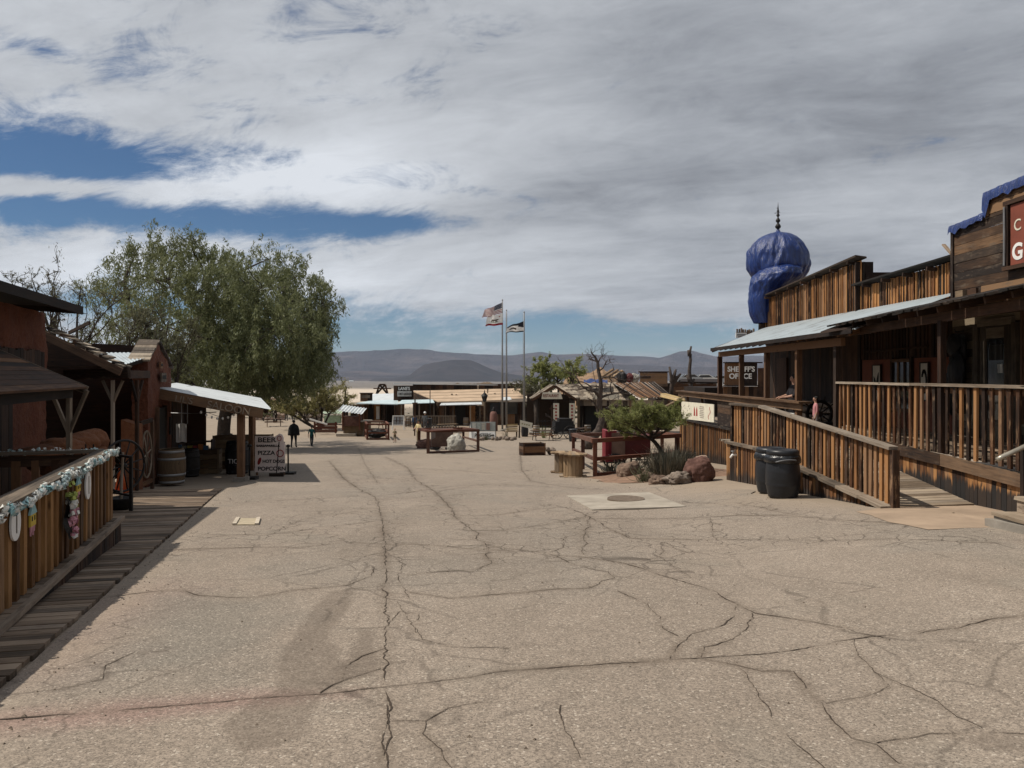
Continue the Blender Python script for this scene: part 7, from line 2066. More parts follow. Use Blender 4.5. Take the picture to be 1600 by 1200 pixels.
# items around the stores
def low_wall(px0, px1, py0, py1, y, mat, label, name='stone_wall'):
    t = thing(name, label, 'wall', P(px0, py1, y)); b_ = MB(); rg2 = random.Random(px0)
    x0, x1 = (px0 - 800) / F * y, (px1 - 800) / F * y; z0_, z1_ = (HZ - py1) / F * y, (HZ - py0) / F * y
    nz = max(1, int((z1_ - z0_) / .4)); nx = max(1, int((x1 - x0) / .6))
    for j in range(nz):
        for i in range(nx): b_.rock((x0 + (i + .5 + .25 * (j % 2)) * (x1 - x0) / nx, y + rg2.uniform(-.08, .08), z0_ + (j + .5) * (z1_ - z0_) / nz), ((x1 - x0) / nx * .58, .35, (z1_ - z0_) / nz * .6), i * 7 + j, 2, .12)
    b_.build('stones', mat, t); return t
low_wall(471, 501, 641, 665, 88, M_STONE, 'grey stone block wall under the yellow green bush')
c = P(520, 655, 82)
t = thing('market_cart', 'pale green covered cart beside the yellow green bush', 'cart', c - Vector((0, 0, .6)))
MB().box(c + Vector((0, 0, 0)), (1.7, 1.0, .8), .1).build('body', plain('pale green paint', (.28, .36, .24), .7), t)
corr(c + Vector((-1.1, -.8, .65)), c + Vector((1.1, -.8, .65)), c + Vector((-1.0, .8, 1.0)), c + Vector((1.0, .8, 1.0)), 8, .03, 2).build('cover', cloth((.35, .42, .32)), t)
for s_ in (-.6, .6): MB().lathe([(.28, -.03), (.30, -.03), (.30, .03), (.28, .03)], c + Vector((s_, -.55, -.5)), 12).build('wheel', M_IRON, t)
c = P(510, 668, 66)
t = thing('timber_planter', 'brown timber planter frame holding the base of the bush', 'planter', c - Vector((0, 0, .4)))
b_ = MB()
for z_ in (-.3, 0, .28):
    b_.beam(c + Vector((-.85, -.4, z_)), c + Vector((.85, -.4, z_)), .08, .2); b_.beam(c + Vector((-.85, .4, z_)), c + Vector((.85, .4, z_)), .08, .2)
b_.build('side_boards', M_REDW, t)
for s_ in (-.9, .9): bar(t, c + Vector((s_, -.4, -.45)), c + Vector((s_, -.4, .5)), .14, .14, M_REDW, 'post', (0, 1, 0))
MB().beam(c + Vector((-1.3, -.5, .75)), c + Vector((.2, -.5, .30)), .1, .12).build('pale_pole', M_WHITE, t)
# far left walls and roofs under the tree
low_wall(395, 445, 645, 658, 96, M_PINKROCK, 'low pale pink stone wall beyond the two strollers')
t = thing('far_cabin', 'low dark red cabin roof seen beneath the pepper tree', 'cabin', P(430, 645, 100))
sheet([P(412, 632, 100), P(450, 632, 100), P(446, 622, 106), P(416, 622, 106)], .15, plain('dull red roof', (.13, .07, .055), .9), 'roof', t)
wl(414, 448, 632, 646, 101, M_DARKW, 'wall', t, .4)
MB().lathe([(.5, 0), (.55, .8), (.3, 1.1)], P(416, 630, 99), 8).build('chimney', M_PALEROCK, t)
t = thing('far_cabin', 'pale roofed cabin beside the dark red cabin beneath the pepper tree', 'cabin', P(400, 640, 110))
sheet([P(385, 628, 110), P(414, 628, 110), P(412, 622, 115), P(388, 622, 115)], .15, M_WHITER, 'roof', t); wl(387, 412, 628, 642, 111, M_BROWN, 'wall', t, .4)

# ---- right background: sheriff's office, sheds, cars, hillock
t = thing('sign_false_front', 'brown false front with white two line lettering beyond the porch', 'building', on(13, 46))
Ys = 45.0
vplanks(MB(), ((1132 - 800) / F * Ys, Ys), ((1183 - 800) / F * Ys, Ys), con((HZ - 603) / F * Ys), con((HZ - 567) / F * Ys), .5, .05, (0, -1, 0), jit=.002).build('sign_wall', M_BROWN, t)
MB().beam(P(1131, 566.5, Ys), P(1190, 566.5, Ys), .4, .07).build('cap', M_DARKW, t)
wl(1130, 1210, 604, 650, 45.3, M_BROWN, 'wall', t, .25)
wl(1184, 1215, 575, 604, 46.5, M_BROWN, 'wall', t, .25)
text('lettering', "SHERIFF'S", P(1158, 580.5, Ys - .06), (1, 0, 0), (0, 0, 1), .42, M_WHITE, t, .008, 'CENTER', 0.92, .012)
text('lettering', "OFFICE", P(1157, 591.5, Ys - .06), (1, 0, 0), (0, 0, 1), .42, M_WHITE, t, .008, 'CENTER', 0.98, .012)
MB().beam(P(1132, 602.5, Ys - .15), P(1184, 602.5, Ys - .15), .5, .06).build('awning', M_DARKW, t)
MB().box((13.6, 49, -2.6), (4.0, 5.5, 3.6)).build('building_body', M_DARKW, t)
t = thing('false_front_shed', 'brown plank false front standing behind the rusty striped roof', 'shed', P(1020, 600, 90))
b_ = hplanks(MB(), ((1000 - 800) / F * 90, 90), ((1043 - 800) / F * 90, 90), (HZ - 604) / F * 90, (HZ - 581.5) / F * 90, .3, .06, (0, -1, 0)); b_.build('front', M_SIDING, t)
MB().beam(P(998, 581, 90), P(1046, 581, 90), .3, .12).build('cap', M_DARKW, t)
MB().box((18.4, 93, -3.3), (3.0, 5, 4.5)).build('building_body', M_DARKW, t)
t = thing('low_shed', 'low brown shed behind the two bare tree stubs', 'shed', P(1080, 620, 70))
b_ = hplanks(MB(), ((1050 - 800) / F * 70, 70), ((1120 - 800) / F * 70, 70), (HZ - 645) / F * 70, (HZ - 597) / F * 70, .3, .06, (0, -1, 0)); b_.build('wall', M_BROWN, t)
sheet([P(1062, 596, 69.5), P(1122, 597, 69.5), P(1122, 592, 74), P(1065, 592, 74)], .1, M_DARKW, 'roof', t)
def parked_car(c, paint, label, rz=0.0):
    c = Vector(c); t = thing('parked_car', label, 'car', c, 'cars parked beyond the sheds'); rot = Matrix.Rotation(rz, 3, 'Z')
    T_ = lambda x, y, z: c + rot @ Vector((x, y, z))
    prof_ = [(-2.15, .35), (-2.2, .75), (-1.9, .92), (-1.15, .98), (-.5, 1.45), (.9, 1.48), (1.6, 1.02), (2.1, .95), (2.2, .6), (2.15, .35)]
    MB().prism([T_(x, -.85, z) for x, z in prof_], rot @ Vector((0, 1.7, 0))).build('body', paint, t)
    MB().prism([T_(x, -.86, z) for x, z in [(-1.0, 1.0), (-.45, 1.38), (.85, 1.4), (1.4, 1.03)]], rot @ Vector((0, 1.72, 0))).build('side_windows', M_GLASS, t)
    MB().prism([T_(-.60, -.7, 1.42), T_(-1.12, -.75, 1.02), T_(-1.12, .75, 1.02), T_(-.60, .7, 1.42)], rot @ Vector((-.04, 0, .04))).build('windscreen', M_GLASS, t)
    for x in (-1.35, 1.35):
        for s_ in (-1, 1):
            q = T_(x, s_ * .78, .33); b_ = MB(); b_.tube([q - rot @ Vector((0, .1, 0)), q + rot @ Vector((0, .1, 0))], .33, 14); b_.build('wheel', M_BLACK, t)
m_carw = plain('white car paint', (.62, .62, .60), .25, .05, 2, 0, spec=.6); m_carg = plain('silver car paint', (.34, .36, .38), .25, .05, 2, 0, metal=.4, spec=.6)
parked_car(P(1074, 599.5, 118), m_carg, 'silver parked car roof visible beyond the low shed, nearest the stub tree', .1)
parked_car(P(1098, 600, 120), m_carw, 'white parked car beyond the low shed, close to the porch end', -.1)
parked_car(P(1122, 601, 124), m_carg, 'silver parked car seen just past the porch corner post', .0)
def hillock(name, label, cx, cy, rx, ry, h, base, mat, seed, amp=.3):
    rows = []
    for j in range(17):
        s_ = 1 - j / 16
        rows.append([(cx + math.cos(a_) * rx * s_ , cy + math.sin(a_) * ry * s_, base + h * (1 - s_ ** 3.2) * (1 + .5 * amp * mnoise.fractal(Vector((math.cos(a_) * 2 * s_ + seed, math.sin(a_) * 2 * s_, seed)), .8, 2.1, 5)) + amp * 1.2 * mnoise.fractal(Vector((math.cos(a_) * 6 * s_ + seed, math.sin(a_) * 6 * s_, 3)), .8, 2.1, 3)) for a_ in [k / 64 * 6.2832 for k in range(64)]])
    o = MB().grid(rows, close=True).build(name, mat, None, True); struct(o); return o
hillock('hill', '', P(925, 590, 125).x, 125, 6.6, 9, 5.6, -5.2, plain('orange brown mine hill', (.20, .125, .075), .95, .35, .8, .6, c2=(.30, .20, .125)), 4)
hillock('hill', '', P(740, 600, 160).x, 160, 12, 10, 6.0, -8.2, plain('brown mine mound', (.13, .095, .065), .95, .35, .6, .6), 9)
t = thing('mine_trestle', 'pale timber slide running down the orange brown hill', 'trestle', P(955, 590, 112))
for k in range(3): bar(t, P(938 + k * 8, 590 + k * .5, 113), P(958 + k * 7, 577 + k * 1.2, 118), .35, .25, M_PALEW, 'rail')
for k in range(6): bar(t, P(940 + 4.5 * k, 590 - 2 * k, 113 + k * .8), P(953 + 4.5 * k, 591 - 2 * k, 113 + k * .8), .2, .15, M_PALEW, 'tie')
c = P(975, 590, 100)
for k, (px_, py_, m_, lab) in enumerate(((972, 587, M_IRON, 'dark machinery lump on the ridge beside the timber slide'), (984, 588, M_MAROON, 'dull red machinery lump on the ridge beside the false front shed'), (992, 588, M_PALEROCK, 'pale rock on the ridge beside the false front shed'))):
    b_ = MB().rock(P(px_, py_ + 3, 100), (.6, .5, .6 + .2 * (k == 0)), k + 90, 3, .3).build('ridge_rock', m_, None, True); tag(b_, lab, 'rock')
# far white sheds out on the desert
for k, (px_, py_, wd_, Y) in enumerate([(486, 595.5, 15, 4200), (520, 589.4, 6, 6200), (535, 589.3, 5, 6200), (549, 588.6, 6, 6300)]):
    c = Vector(((px_ - 800) / F * Y, Y, -60)); w_ = wd_ / F * Y
    t = thing('distant_shed', ['long white shed on the pale dry lake', 'white shed speck below the far mountain, first from the tree', 'white shed speck below the far mountain, second from the tree', 'white shed speck below the far mountain, nearest the flat butte'][k], 'shed', c, 'white sheds out on the desert')
    MB().box(c + Vector((0, 0, 3)), (w_, 20, 7)).build('wall', M_WHITE, t)
    MB().prism([c + Vector((-w_ / 2 - 1, -11, 6.5)), c + Vector((-w_ / 2 - 1, 11, 6.5)), c + Vector((-w_ / 2 - 1, 0, 10))], (w_ + 2, 0, 0)).build('roof', M_WHITER, t)

# ---- clutter about the far plaza
def picnic_table(c, rz, label, mat):
    c = Vector(c); t = thing('picnic_table', label, 'table', c, 'picnic tables on the plaza'); rot = Matrix.Rotation(rz, 3, 'Z'); T_ = lambda x, y, z: c + rot @ Vector((x, y, z))
    for k in range(4): MB().beam(T_(-.9, -.3 + .2 * k, .74), T_(.9, -.3 + .2 * k, .74), .18, .04, jit=.004).build('table_top', mat, t)
    for s_ in (-1, 1):
        MB().beam(T_(-.9, s_ * .68, .44), T_(.9, s_ * .68, .44), .25, .04, jit=.004).build('bench', mat, t)
        for q_ in (-1, 1): MB().beam(T_(s_ * .65, q_ * .2, .72), T_(s_ * .65, q_ * .62, 0), .09, .05, up=(1, 0, 0)).build('leg', mat, t)
        MB().beam(T_(s_ * .65, -.72, .40), T_(s_ * .65, .72, .40), .05, .09).build('brace', mat, t)
for px_, Y_, rz_, m_, lab in ((428, 78, .3, M_BROWN, 'brown picnic table in the pepper tree shade beyond the menu board'), (585, 74, -.2, M_BROWN, 'brown picnic table before the pale blue roofed store'), (700, 68, .4, M_BOXW, 'weathered picnic table between the rail frame and the picket railing'), (848, 58, .2, M_BROWN, 'brown picnic table close to the hut entrance'), (905, 62, 1.2, M_DARKW, 'dark picnic table under the eave of the grey shingle wing')):
    picnic_table(on((px_ - 800) / F * Y_, Y_), rz_, lab, m_)
for px_, Y_, lab in ((638, 77.5, 'small oak barrel against the picket railing corner'), (728, 79, 'small oak barrel beside the dark doorway of the tan roofed store'), (838, 64.6, 'oak barrel at the foot of the tree trunk hut post'), (918, 65, 'oak barrel before the dark doorway of the shingle wing')):
    barrel(on((px_ - 800) / F * Y_, Y_), .3, .85, lab, M_STAVE, M_GREYP)
for k, (px_, Y_, h_, lab) in enumerate(((648, 64, 3.0, 'thin dark post standing by the display frame'), (862, 62, 2.6, 'thin dark post at the hut step'), (940, 58, 2.4, 'weathered post behind the dead tree'))):
    c = on((px_ - 800) / F * Y_, Y_); t = thing('plaza_post', lab, 'post', c); bar(t, c, c + Vector((.03, 0, h_)), .10, .10, M_DARKW, 'post', (0, 1, 0)); bar(t, c + Vector((-.2, 0, h_ - .3)), c + Vector((.24, 0, h_ - .28)), .06, .10, M_BROWN, 'cross_arm')
# ================================================================== TREES AND PLANTS
def quads(name, C, D, S_, mat, parent):
    """leaf blades: centres C, long half-vectors D, side half-vectors S_ (n x 3 each)"""
    n = len(C)
    bow = np.cross(D, S_); 
    v_ = np.empty((n, 4, 3)); v_[:, 0] = C - D; v_[:, 1] = C + S_ ; v_[:, 2] = C + D; v_[:, 3] = C - S_
    me = bpy.data.meshes.new(name); org = np.array(ORG[parent.name])
    me.vertices.add(n * 4); me.vertices.foreach_set('co', (v_ - org).reshape(-1))
    me.loops.add(n * 4); me.loops.foreach_set('vertex_index', np.arange(n * 4, dtype=np.int32))
    me.polygons.add(n); me.polygons.foreach_set('loop_start', np.arange(0, n * 4, 4, dtype=np.int32))
    me.update(calc_edges=True); me.materials.append(mat)
    o = bpy.data.objects.new(name, me); col.objects.link(o); o.parent = parent; ORG[o.name] = ORG[parent.name]
    return o
def unit(a_): return a_ / np.maximum(np.linalg.norm(a_, axis=-1, keepdims=True), 1e-9)
def limb(b_, p, q, r0, r1, bend, rg, seg=7, n=7):
    p = Vector(p); q = Vector(q); L = (q - p).length; pts = []
    o1 = Vector((rg.gauss(0, 1), rg.gauss(0, 1), rg.gauss(0, .5))) * L * bend; o2 = Vector((rg.gauss(0, 1), rg.gauss(0, 1), rg.gauss(0, .5))) * L * bend
    for i in range(seg + 1):
        s_ = i / seg; pts.append(p.lerp(q, s_) + o1 * math.sin(math.pi * s_) * .8 + o2 * math.sin(2 * math.pi * s_) * .35)
    b_.tube(pts, [r0 + (r1 - r0) * i / seg for i in range(seg + 1)], n); return pts
# ---- the big pepper tree: lobes read off the outline, each filled with hanging sprays
def pepper_tree():
    Y0 = 46.0
    base = on((352 - 800) / F * Y0, Y0)
    t = thing('pepper_tree', 'huge spreading pepper tree with drooping foliage over the saloon roof', 'tree', base)
    rg = random.Random(12); rn = np.random.default_rng(12)
    #  px, py, rx(px), rz(px), depth offset, density
    lobes = [(190,440,55,48,0,.8),(175,500,45,55,-1,.7),(235,415,32,40,1,.8),(275,395,40,36,0,1),(262,450,55,50,-2,1),(330,405,48,36,1,.75),(322,450,60,55,-2,1.1),(375,430,42,44,2,.5),
             (400,455,45,50,-2,1.1),(445,440,48,46,0,1),(485,475,38,50,1,1),(492,530,32,52,0,1),(440,510,60,60,-2.5,1.3),(375,520,62,65,-1,1.3),(320,520,60,55,1.5,1.1),(260,510,60,55,-3,.8),
             (220,545,52,42,-3,.6),(300,565,60,42,0,1),(365,575,60,40,-2,1.4),(425,575,60,38,0,1.4),(470,570,40,34,-1,1.2),(395,600,62,20,-1,1.1),(290,600,50,26,1,.8),(440,600,40,16,0,.9),(150,455,26,32,1,.5),
             (505,500,22,30,1,.7),(503,468,24,38,0,1.1),(498,545,30,42,0,1.2),(478,588,38,24,1,1.2),(440,560,50,50,3,1.1),(380,500,60,60,4,1.0),(245,380,22,22,0,.6),(300,378,26,18,0,.6),(420,405,30,24,2,.35),(210,400,22,20,0,.5)]
    trunkb = MB()
    fork = base + Vector((.2, 0, 3.0))
    limb(trunkb, base - Vector((0, 0, .3)), fork, .40, .34, .05, rg, 8, 12)
    trunkb.tube([base - Vector((0, 0, .2)), base + Vector((0, 0, .3)), base + Vector((0.02, 0, .9))], [.55, .47, .40], 12)
    C = []; 
    mains = []
    for (px_, py_) in ((200, 470), (262, 440), (320, 440), (400, 450), (450, 470), (480, 520), (380, 540), (290, 540)):
        q = P(px_, py_, Y0 + rg.uniform(-2, 2)); pts = limb(trunkb, fork - Vector((0, 0, rg.uniform(0, .8))), q, .27, .12, .12, rg, 10, 8); mains.append(pts)
    ml = [p for pts in mains for p in pts[3:]]
    Ctot = []
    for (px_, py_, rx, rz_, dy_, den) in lobes:
        c = P(px_, py_, Y0 + dy_ * 2.2); ax, az = rx / F * Y0, rz_ / F * Y0; ay = (ax + az) * .95
        m_ = min(ml, key=lambda p: (p - c).length); limb(trunkb, m_, c, .11, .04, .12, rg, 6, 6)
        den *= .55 if px_ < 300 else .85
        ncl = int(34 * den * (rx * rz_) / 2500) + 4
        for _ in range(ncl):
            d_ = rn.normal(size=3); d_ /= np.linalg.norm(d_); r_ = rn.random() ** .42
            cc = np.array(c) + d_ * np.array([ax, ay, az]) * r_ * rn.uniform(.85, 1.12)
            if rg.random() < .45: limb(trunkb, c, Vector(cc), .03, .010, .14, rg, 5, 5)
            nsp = rn.integers(5, 9)
            for _ in range(nsp):
                o_ = rn.normal(size=3) * np.array([.30, .30, .24]); drop = rn.uniform(.35, .95)
                n_ = int(30 * den ** .3)
                s_ = rn.random(n_) 
                lean = rn.normal(size=2) * .25
                pts = cc + o_ + np.stack([lean[0] * s_, lean[1] * s_, -drop * s_ ** 1.3 + .12], 1) + rn.normal(size=(n_, 3)) * .075
                Ctot.append(pts)
    C = np.concatenate(Ctot)
    n = len(C)
    D = unit(rn.normal(size=(n, 3)) * np.array([.55, .55, .40]) + np.array([0, 0, -.75])) * rn.uniform(.07, .15, (n, 1))
    S_ = unit(np.cross(D, rn.normal(size=(n, 3)))) * rn.uniform(.018, .034, (n, 1))
    quads('crown', C, D, S_, M_LEAF, t)
    trunkb.build('trunk', M_BARK, t, True)
    print('pepper leaves', n)
pepper_tree()
# ---- wispy trees left of it
def wispy(name, label, px_list, Yd, basepx, seed, leafmat_, leaves=14, twig=.012, spread=.55, lsize=(.05, .10), grp=None, r0=.16, trunk_mat=None, kids=(5, 5, 4), lw=.012, droop=.2, fork=None):
    rg = random.Random(seed); rn = np.random.default_rng(seed)
    base = Vector(basepx) if isinstance(basepx, Vector) else on((basepx[0] - 800) / F * Yd, Yd)
    t = thing(name, label, 'tree' if 'tree' in name else 'shrub', base, grp)
    tb = MB(); tips = []
    if fork:
        limb(tb, base - Vector((0, 0, .1)), Vector(fork), r0 * 1.2, r0 * .9, .05, rg, 8, 8); base = Vector(fork); r0 *= .6
    for (px_, py_, wpx, hpx) in px_list:
        c = P(px_, py_, Yd + rg.uniform(-1, 1)); w_ = wpx / F * Yd; h_ = hpx / F * Yd
        p1 = limb(tb, base + Vector((rg.uniform(-.1, .1), rg.uniform(-.1, .1), 0)), c - Vector((0, 0, h_ * .5)), r0, r0 * .45, .06, rg, 8, 7)
        for _ in range(kids[0]):
            s1 = p1[rg.randint(4, 8)]; q1 = c + Vector((rg.gauss(0, .42) * w_, rg.gauss(0, .42) * w_, rg.uniform(-.55, .6) * h_)); p2 = limb(tb, s1, q1, r0 * .36, r0 * .14, .09, rg, 6, 6)
            for _ in range(kids[1]):
                s2 = p2[rg.randint(2, 6)]; q2 = s2 + (q1 - s1).normalized() * w_ * rg.uniform(.1, .4) + Vector((rg.gauss(0, .25) * w_, rg.gauss(0, .25) * w_, rg.gauss(.06, .22) * h_)); p3 = limb(tb, s2, q2, r0 * .13, twig, .1, rg, 5, 5)
                for _ in range(kids[2]):
                    s3 = p3[rg.randint(1, 5)]; q3 = s3 + (q2 - s2) * rg.uniform(.2, .6) + Vector((rg.gauss(0, .10) * w_, rg.gauss(0, .10) * w_, rg.gauss(0, .10) * h_)); p4 = limb(tb, s3, q3, twig, twig * .5, .1, rg, 4, 4); tips.append((s3, q3))
    C = []
    for a_, b_ in tips:
        k = max(0, int(leaves * rg.uniform(.4, 1.6))); s_ = rn.random((k, 1)); C.append(np.array(a_) * (1 - s_) + np.array(b_) * s_ + rn.normal(size=(k, 3)) * (b_ - a_).length * .14)
    C = np.concatenate(C) if C else np.zeros((0, 3)); n = len(C)
    tb.build('trunk', trunk_mat or M_BARK, t, True)
    if n:
        D = unit(rn.normal(size=(n, 3)) + np.array([0, 0, -droop])) * rn.uniform(lsize[0], lsize[1], (n, 1)); S_ = unit(np.cross(D, rn.normal(size=(n, 3)))) * lw
        quads('crown', C, D, S_, leafmat_, t)
    return t
wispy('wispy_tree', 'thin grey green tree with open crown behind the adobe shop roof', [(85, 465, 60, 60), (120, 480, 60, 70), (60, 450, 40, 40), (150, 530, 70, 60)], 34, (105, 640), 31, M_LEAF2, 9, .010, lsize=(.05, .10), r0=.13, lw=.016)
wispy('wispy_tree', 'pale dry willowy tree in front of the pepper tree above the gabled adobe', [(200, 530, 70, 60), (240, 520, 60, 70), (275, 560, 50, 60), (215, 580, 60, 40), (170, 560, 50, 40)], 33, (232, 660), 41, M_LEAF2, 26, .010, lsize=(.06, .13), r0=.12, lw=.016, droop=1.0)
wispy('mesquite_tree', 'bright green feathery tree rising behind the hut roof', [(872, 585, 40, 24), (855, 575, 24, 20), (895, 588, 36, 18), (845, 600, 30, 18)], 84, (868, 660), 51, M_LEAF5, 34, .02, lsize=(.08, .18), r0=.22, lw=.045, droop=.1)
wispy('grey_shrub', 'dull grey green shrub between the hut roof and the flagpole', [(840, 605, 34, 12), (825, 612, 22, 10)], 82, (835, 640), 55, M_LEAF2, 20, .02, lsize=(.08, .16), r0=.1, lw=.035)
wispy('desert_bush', 'wide yellow green palo verde bush growing from the timber planter', [(490, 625, 60, 26), (465, 632, 44, 20), (520, 628, 50, 24), (500, 612, 40, 18), (450, 640, 30, 14)], 72, (500, 664), 61, M_LEAF4, 26, .016, lsize=(.10, .24), r0=.13, lw=.022, kids=(6, 6, 4), droop=-.8)
wispy('palo_verde_tree', 'small bright green leaning tree above the rock garden', [(1000, 658, 38, 20), (975, 650, 30, 18), (1030, 650, 36, 16), (1050, 640, 22, 16), (1058, 650, 14, 14), (985, 672, 32, 14), (1015, 640, 30, 14), (962, 662, 18, 18), (1042, 664, 24, 14), (1000, 640, 24, 10)], 21.5, on(4.70, 21.7), 71, M_LEAF5, 27, .004, fork=P(1018, 686, 21.6), lsize=(.02, .055), r0=.06, lw=.0052, kids=(6, 6, 4), droop=.3)
# dead tree with bare crooked limbs
def dead_tree():
    base = on((912 - 800) / F * 45, 45); t = thing('dead_tree', 'tall bare dead tree with crooked trunk behind the timber rail', 'tree', base)
    rg = random.Random(8); b_ = MB()
    tr = [P(914, 703, 45), P(925, 686, 45), P(936, 672, 45), P(941, 655, 45.2), P(936, 640, 45.2), P(937, 622, 45), P(939, 605, 45), P(938, 592, 44.8), P(935, 580, 45), P(934, 567, 45), P(930, 558, 45), P(924, 551, 45), P(923, 544, 45)]
    b_.tube(tr, [.34, .28, .24, .20, .18, .15, .13, .11, .10, .085, .06, .04, .015], 10)
    def br(a_, b__, r_, d_=0):
        pts = limb(b_, a_, b__, r_, r_ * .35, .14, rg, 6, 6)
        if d_ < 3:
            for _ in range(3 if d_ < 2 else 2):
                s_ = pts[rg.randint(2, 6)]; v_ = (Vector(b__) - Vector(a_)); q = s_ + v_ * rg.uniform(.35, .6) + Vector((rg.gauss(0, .35), rg.gauss(0, .4), rg.gauss(.1, .35))) * v_.length * .8; br(s_, q, r_ * .5, d_ + 1)
    for i, (px_, py_), r_ in ((5, (905, 598), .09), (5, (975, 612), .09), (6, (900, 610), .07), (7, (962, 592), .06), (9, (920, 560), .05), (9, (941, 556), .05), (8, (950, 562), .05), (4, (968, 628), .08), (10, (918, 556), .03), (11, (930, 545), .02), (4, (918, 622), .07)):
        br(tr[i], P(px_, py_, 45 + rg.uniform(-1, 1)), r_)
    b_.build('trunk', M_DEADW, t, True)
dead_tree()
def stub_tree(label, trs, seed):
    t = thing('bare_stub_tree', label, 'tree', trs[0][0], 'bare tree stubs beside the porch'); b_ = MB(); rg = random.Random(seed)
    for pts in trs: b_.tube(pts, [.16 * (1 - .6 * i / (len(pts) - 1)) for i in range(len(pts))], 8)
    b_.build('trunk', M_DEADW, t, True)
Yt = 52
stub_tree('short bare tree stub with raised cut limbs by the yellow planks', [[P(1048, 622, Yt), P(1050, 600, Yt), P(1048, 585, Yt), P(1046, 573, Yt)], [P(1049, 598, Yt), P(1054, 585, Yt), P(1056, 577, Yt)], [P(1050, 602, Yt), P(1058, 590, Yt), P(1064, 584, Yt)], [P(1052, 594, Yt), P(1058, 588, Yt)]], 1)
stub_tree('tall thin bare tree stub near the porch corner', [[P(1081, 622, Yt), P(1079, 600, Yt), P(1077, 580, Yt), P(1079, 562, Yt), P(1078, 550, Yt), P(1080, 541, Yt)], [P(1078, 556, Yt), P(1075, 547, Yt)], [P(1079, 598, Yt), P(1073, 587, Yt)], [P(1079, 600, Yt), P(1085, 592, Yt)]], 2)
# yuccas and small plants
def yucca(c, n, h_, r_, label, seed, mat=M_YUCCA, dead=.25):
    c = Vector(c); t = thing('yucca', label, 'yucca', c, 'spiky yuccas in the rock garden'); rn = np.random.default_rng(seed); b_ = MB()
    for _ in range(n):
        a_ = rn.uniform(0, 6.283); o_ = c + Vector((math.cos(a_), math.sin(a_), 0)) * r_ * rn.random() ** .7
        tilt = rn.uniform(.05, .75); l_ = h_ * rn.uniform(.55, 1.1); d_ = Vector((math.cos(a_) * math.sin(tilt), math.sin(a_) * math.sin(tilt), math.cos(tilt)))
        s_ = d_.cross(Vector((0, 0, 1))); s_ = (s_ if s_.length > .01 else Vector((1, 0, 0))).normalized() * rn.uniform(.006, .012)
        k_ = d_.cross(s_).normalized() * .004
        m1 = o_ + d_ * l_ * .45; tip = o_ + d_ * l_ + Vector((0, 0, -l_ * .08 * tilt))
        b_.face([o_ - s_, m1 - s_ * .9 + k_, tip, m1 + s_ * .9 + k_, o_ + s_])
    b_.build('blades', mat, t)
yucca(on(4.05, 20.3, .05), 620, .78, .42, 'wide spiky yucca clump between the tan and dark red boulders', 1)
yucca(on(4.45, 20.7, .05), 460, .82, .36, 'spiky yucca clump leaning towards the dark red boulder', 2)
yucca(on(3.0, 22.9, .02), 160, .42, .35, 'low dark spiky plant under the red cart', 3)
yucca(on(3.6, 23.1, .02), 160, .42, .35, 'low dark spiky plant beneath the maroon side of the cart', 4)
def dry_plant(c, n, h_, label, seed, mat):
    c = Vector(c); t = thing('dry_plant', label, 'plant', c); rg = random.Random(seed); b_ = MB()
    for _ in range(n):
        q = c + Vector((rg.gauss(0, h_ * .35), rg.gauss(0, h_ * .35), rg.uniform(.4, 1) * h_)); limb(b_, c + Vector((rg.gauss(0, .06), rg.gauss(0, .06), 0)), q, .008, .003, .12, rg, 4, 4)
    b_.build('stems', mat, t)
dry_plant(on(4.35, 22.0), 120, .95, 'dry twiggy plant hanging at the foot of the little green tree', 4, M_STONE)
dry_plant(on(3.35, 19.6), 60, .4, 'small green plant beside the mossy grey stone', 6, M_LEAF2)
dry_plant(on(2.55, 61.5), 60, 1.0, 'leafy potted plant beside the cream sign board', 8, M_LEAF3)
# sparse scrub on the slopes beyond the village, one mass
rn = np.random.default_rng(77)
Cs = []
for _ in range(700):
    y_ = 115 + rn.random() ** 1.6 * 900; x_ = (rn.uniform(380, 1180) - 800) / F * y_
    k = 26; z_ = gzf(x_, y_); r_ = rn.uniform(.3, .9)
    Cs.append(np.array([x_, y_, z_ + .3 * r_]) + rn.normal(size=(k, 3)) * np.array([.6, .6, .35]) * r_)
C = np.concatenate(Cs); n = len(C); D = unit(rn.normal(size=(n, 3))) * .35; S_ = unit(np.cross(D, rn.normal(size=(n, 3)))) * .16
hold = bpy.data.objects.new('hold', None); ORG['hold'] = Vector((0, 0, 0))
o = quads('desert_scrub', C, D, S_, M_LEAF2, hold); o.parent = None; bpy.data.objects.remove(hold); o['kind'] = 'stuff'

dry_plant(on((760 - 800) / F * 58.5, 58.5), 50, .5, 'dry tuft among the low row of edging stones', 11, M_LEAF2)
dry_plant(on((790 - 800) / F * 60, 60), 50, .6, 'dry tuft by the foot of the tall flagpole bed', 12, M_LEAF2)
wispy('grey_shrub', 'grey green shrub growing behind the hut posts', [(862, 645, 18, 16), (880, 640, 18, 18)], 78, (872, 668), 91, M_LEAF2, 24, .02, lsize=(.07, .15), r0=.07, lw=.03)
wispy('grey_shrub', 'olive shrub under the pepper tree beside the pale pink wall', [(405, 638, 22, 14), (422, 640, 18, 12)], 92, (412, 655), 93, M_LEAF, 24, .02, lsize=(.07, .15), r0=.07, lw=.03)
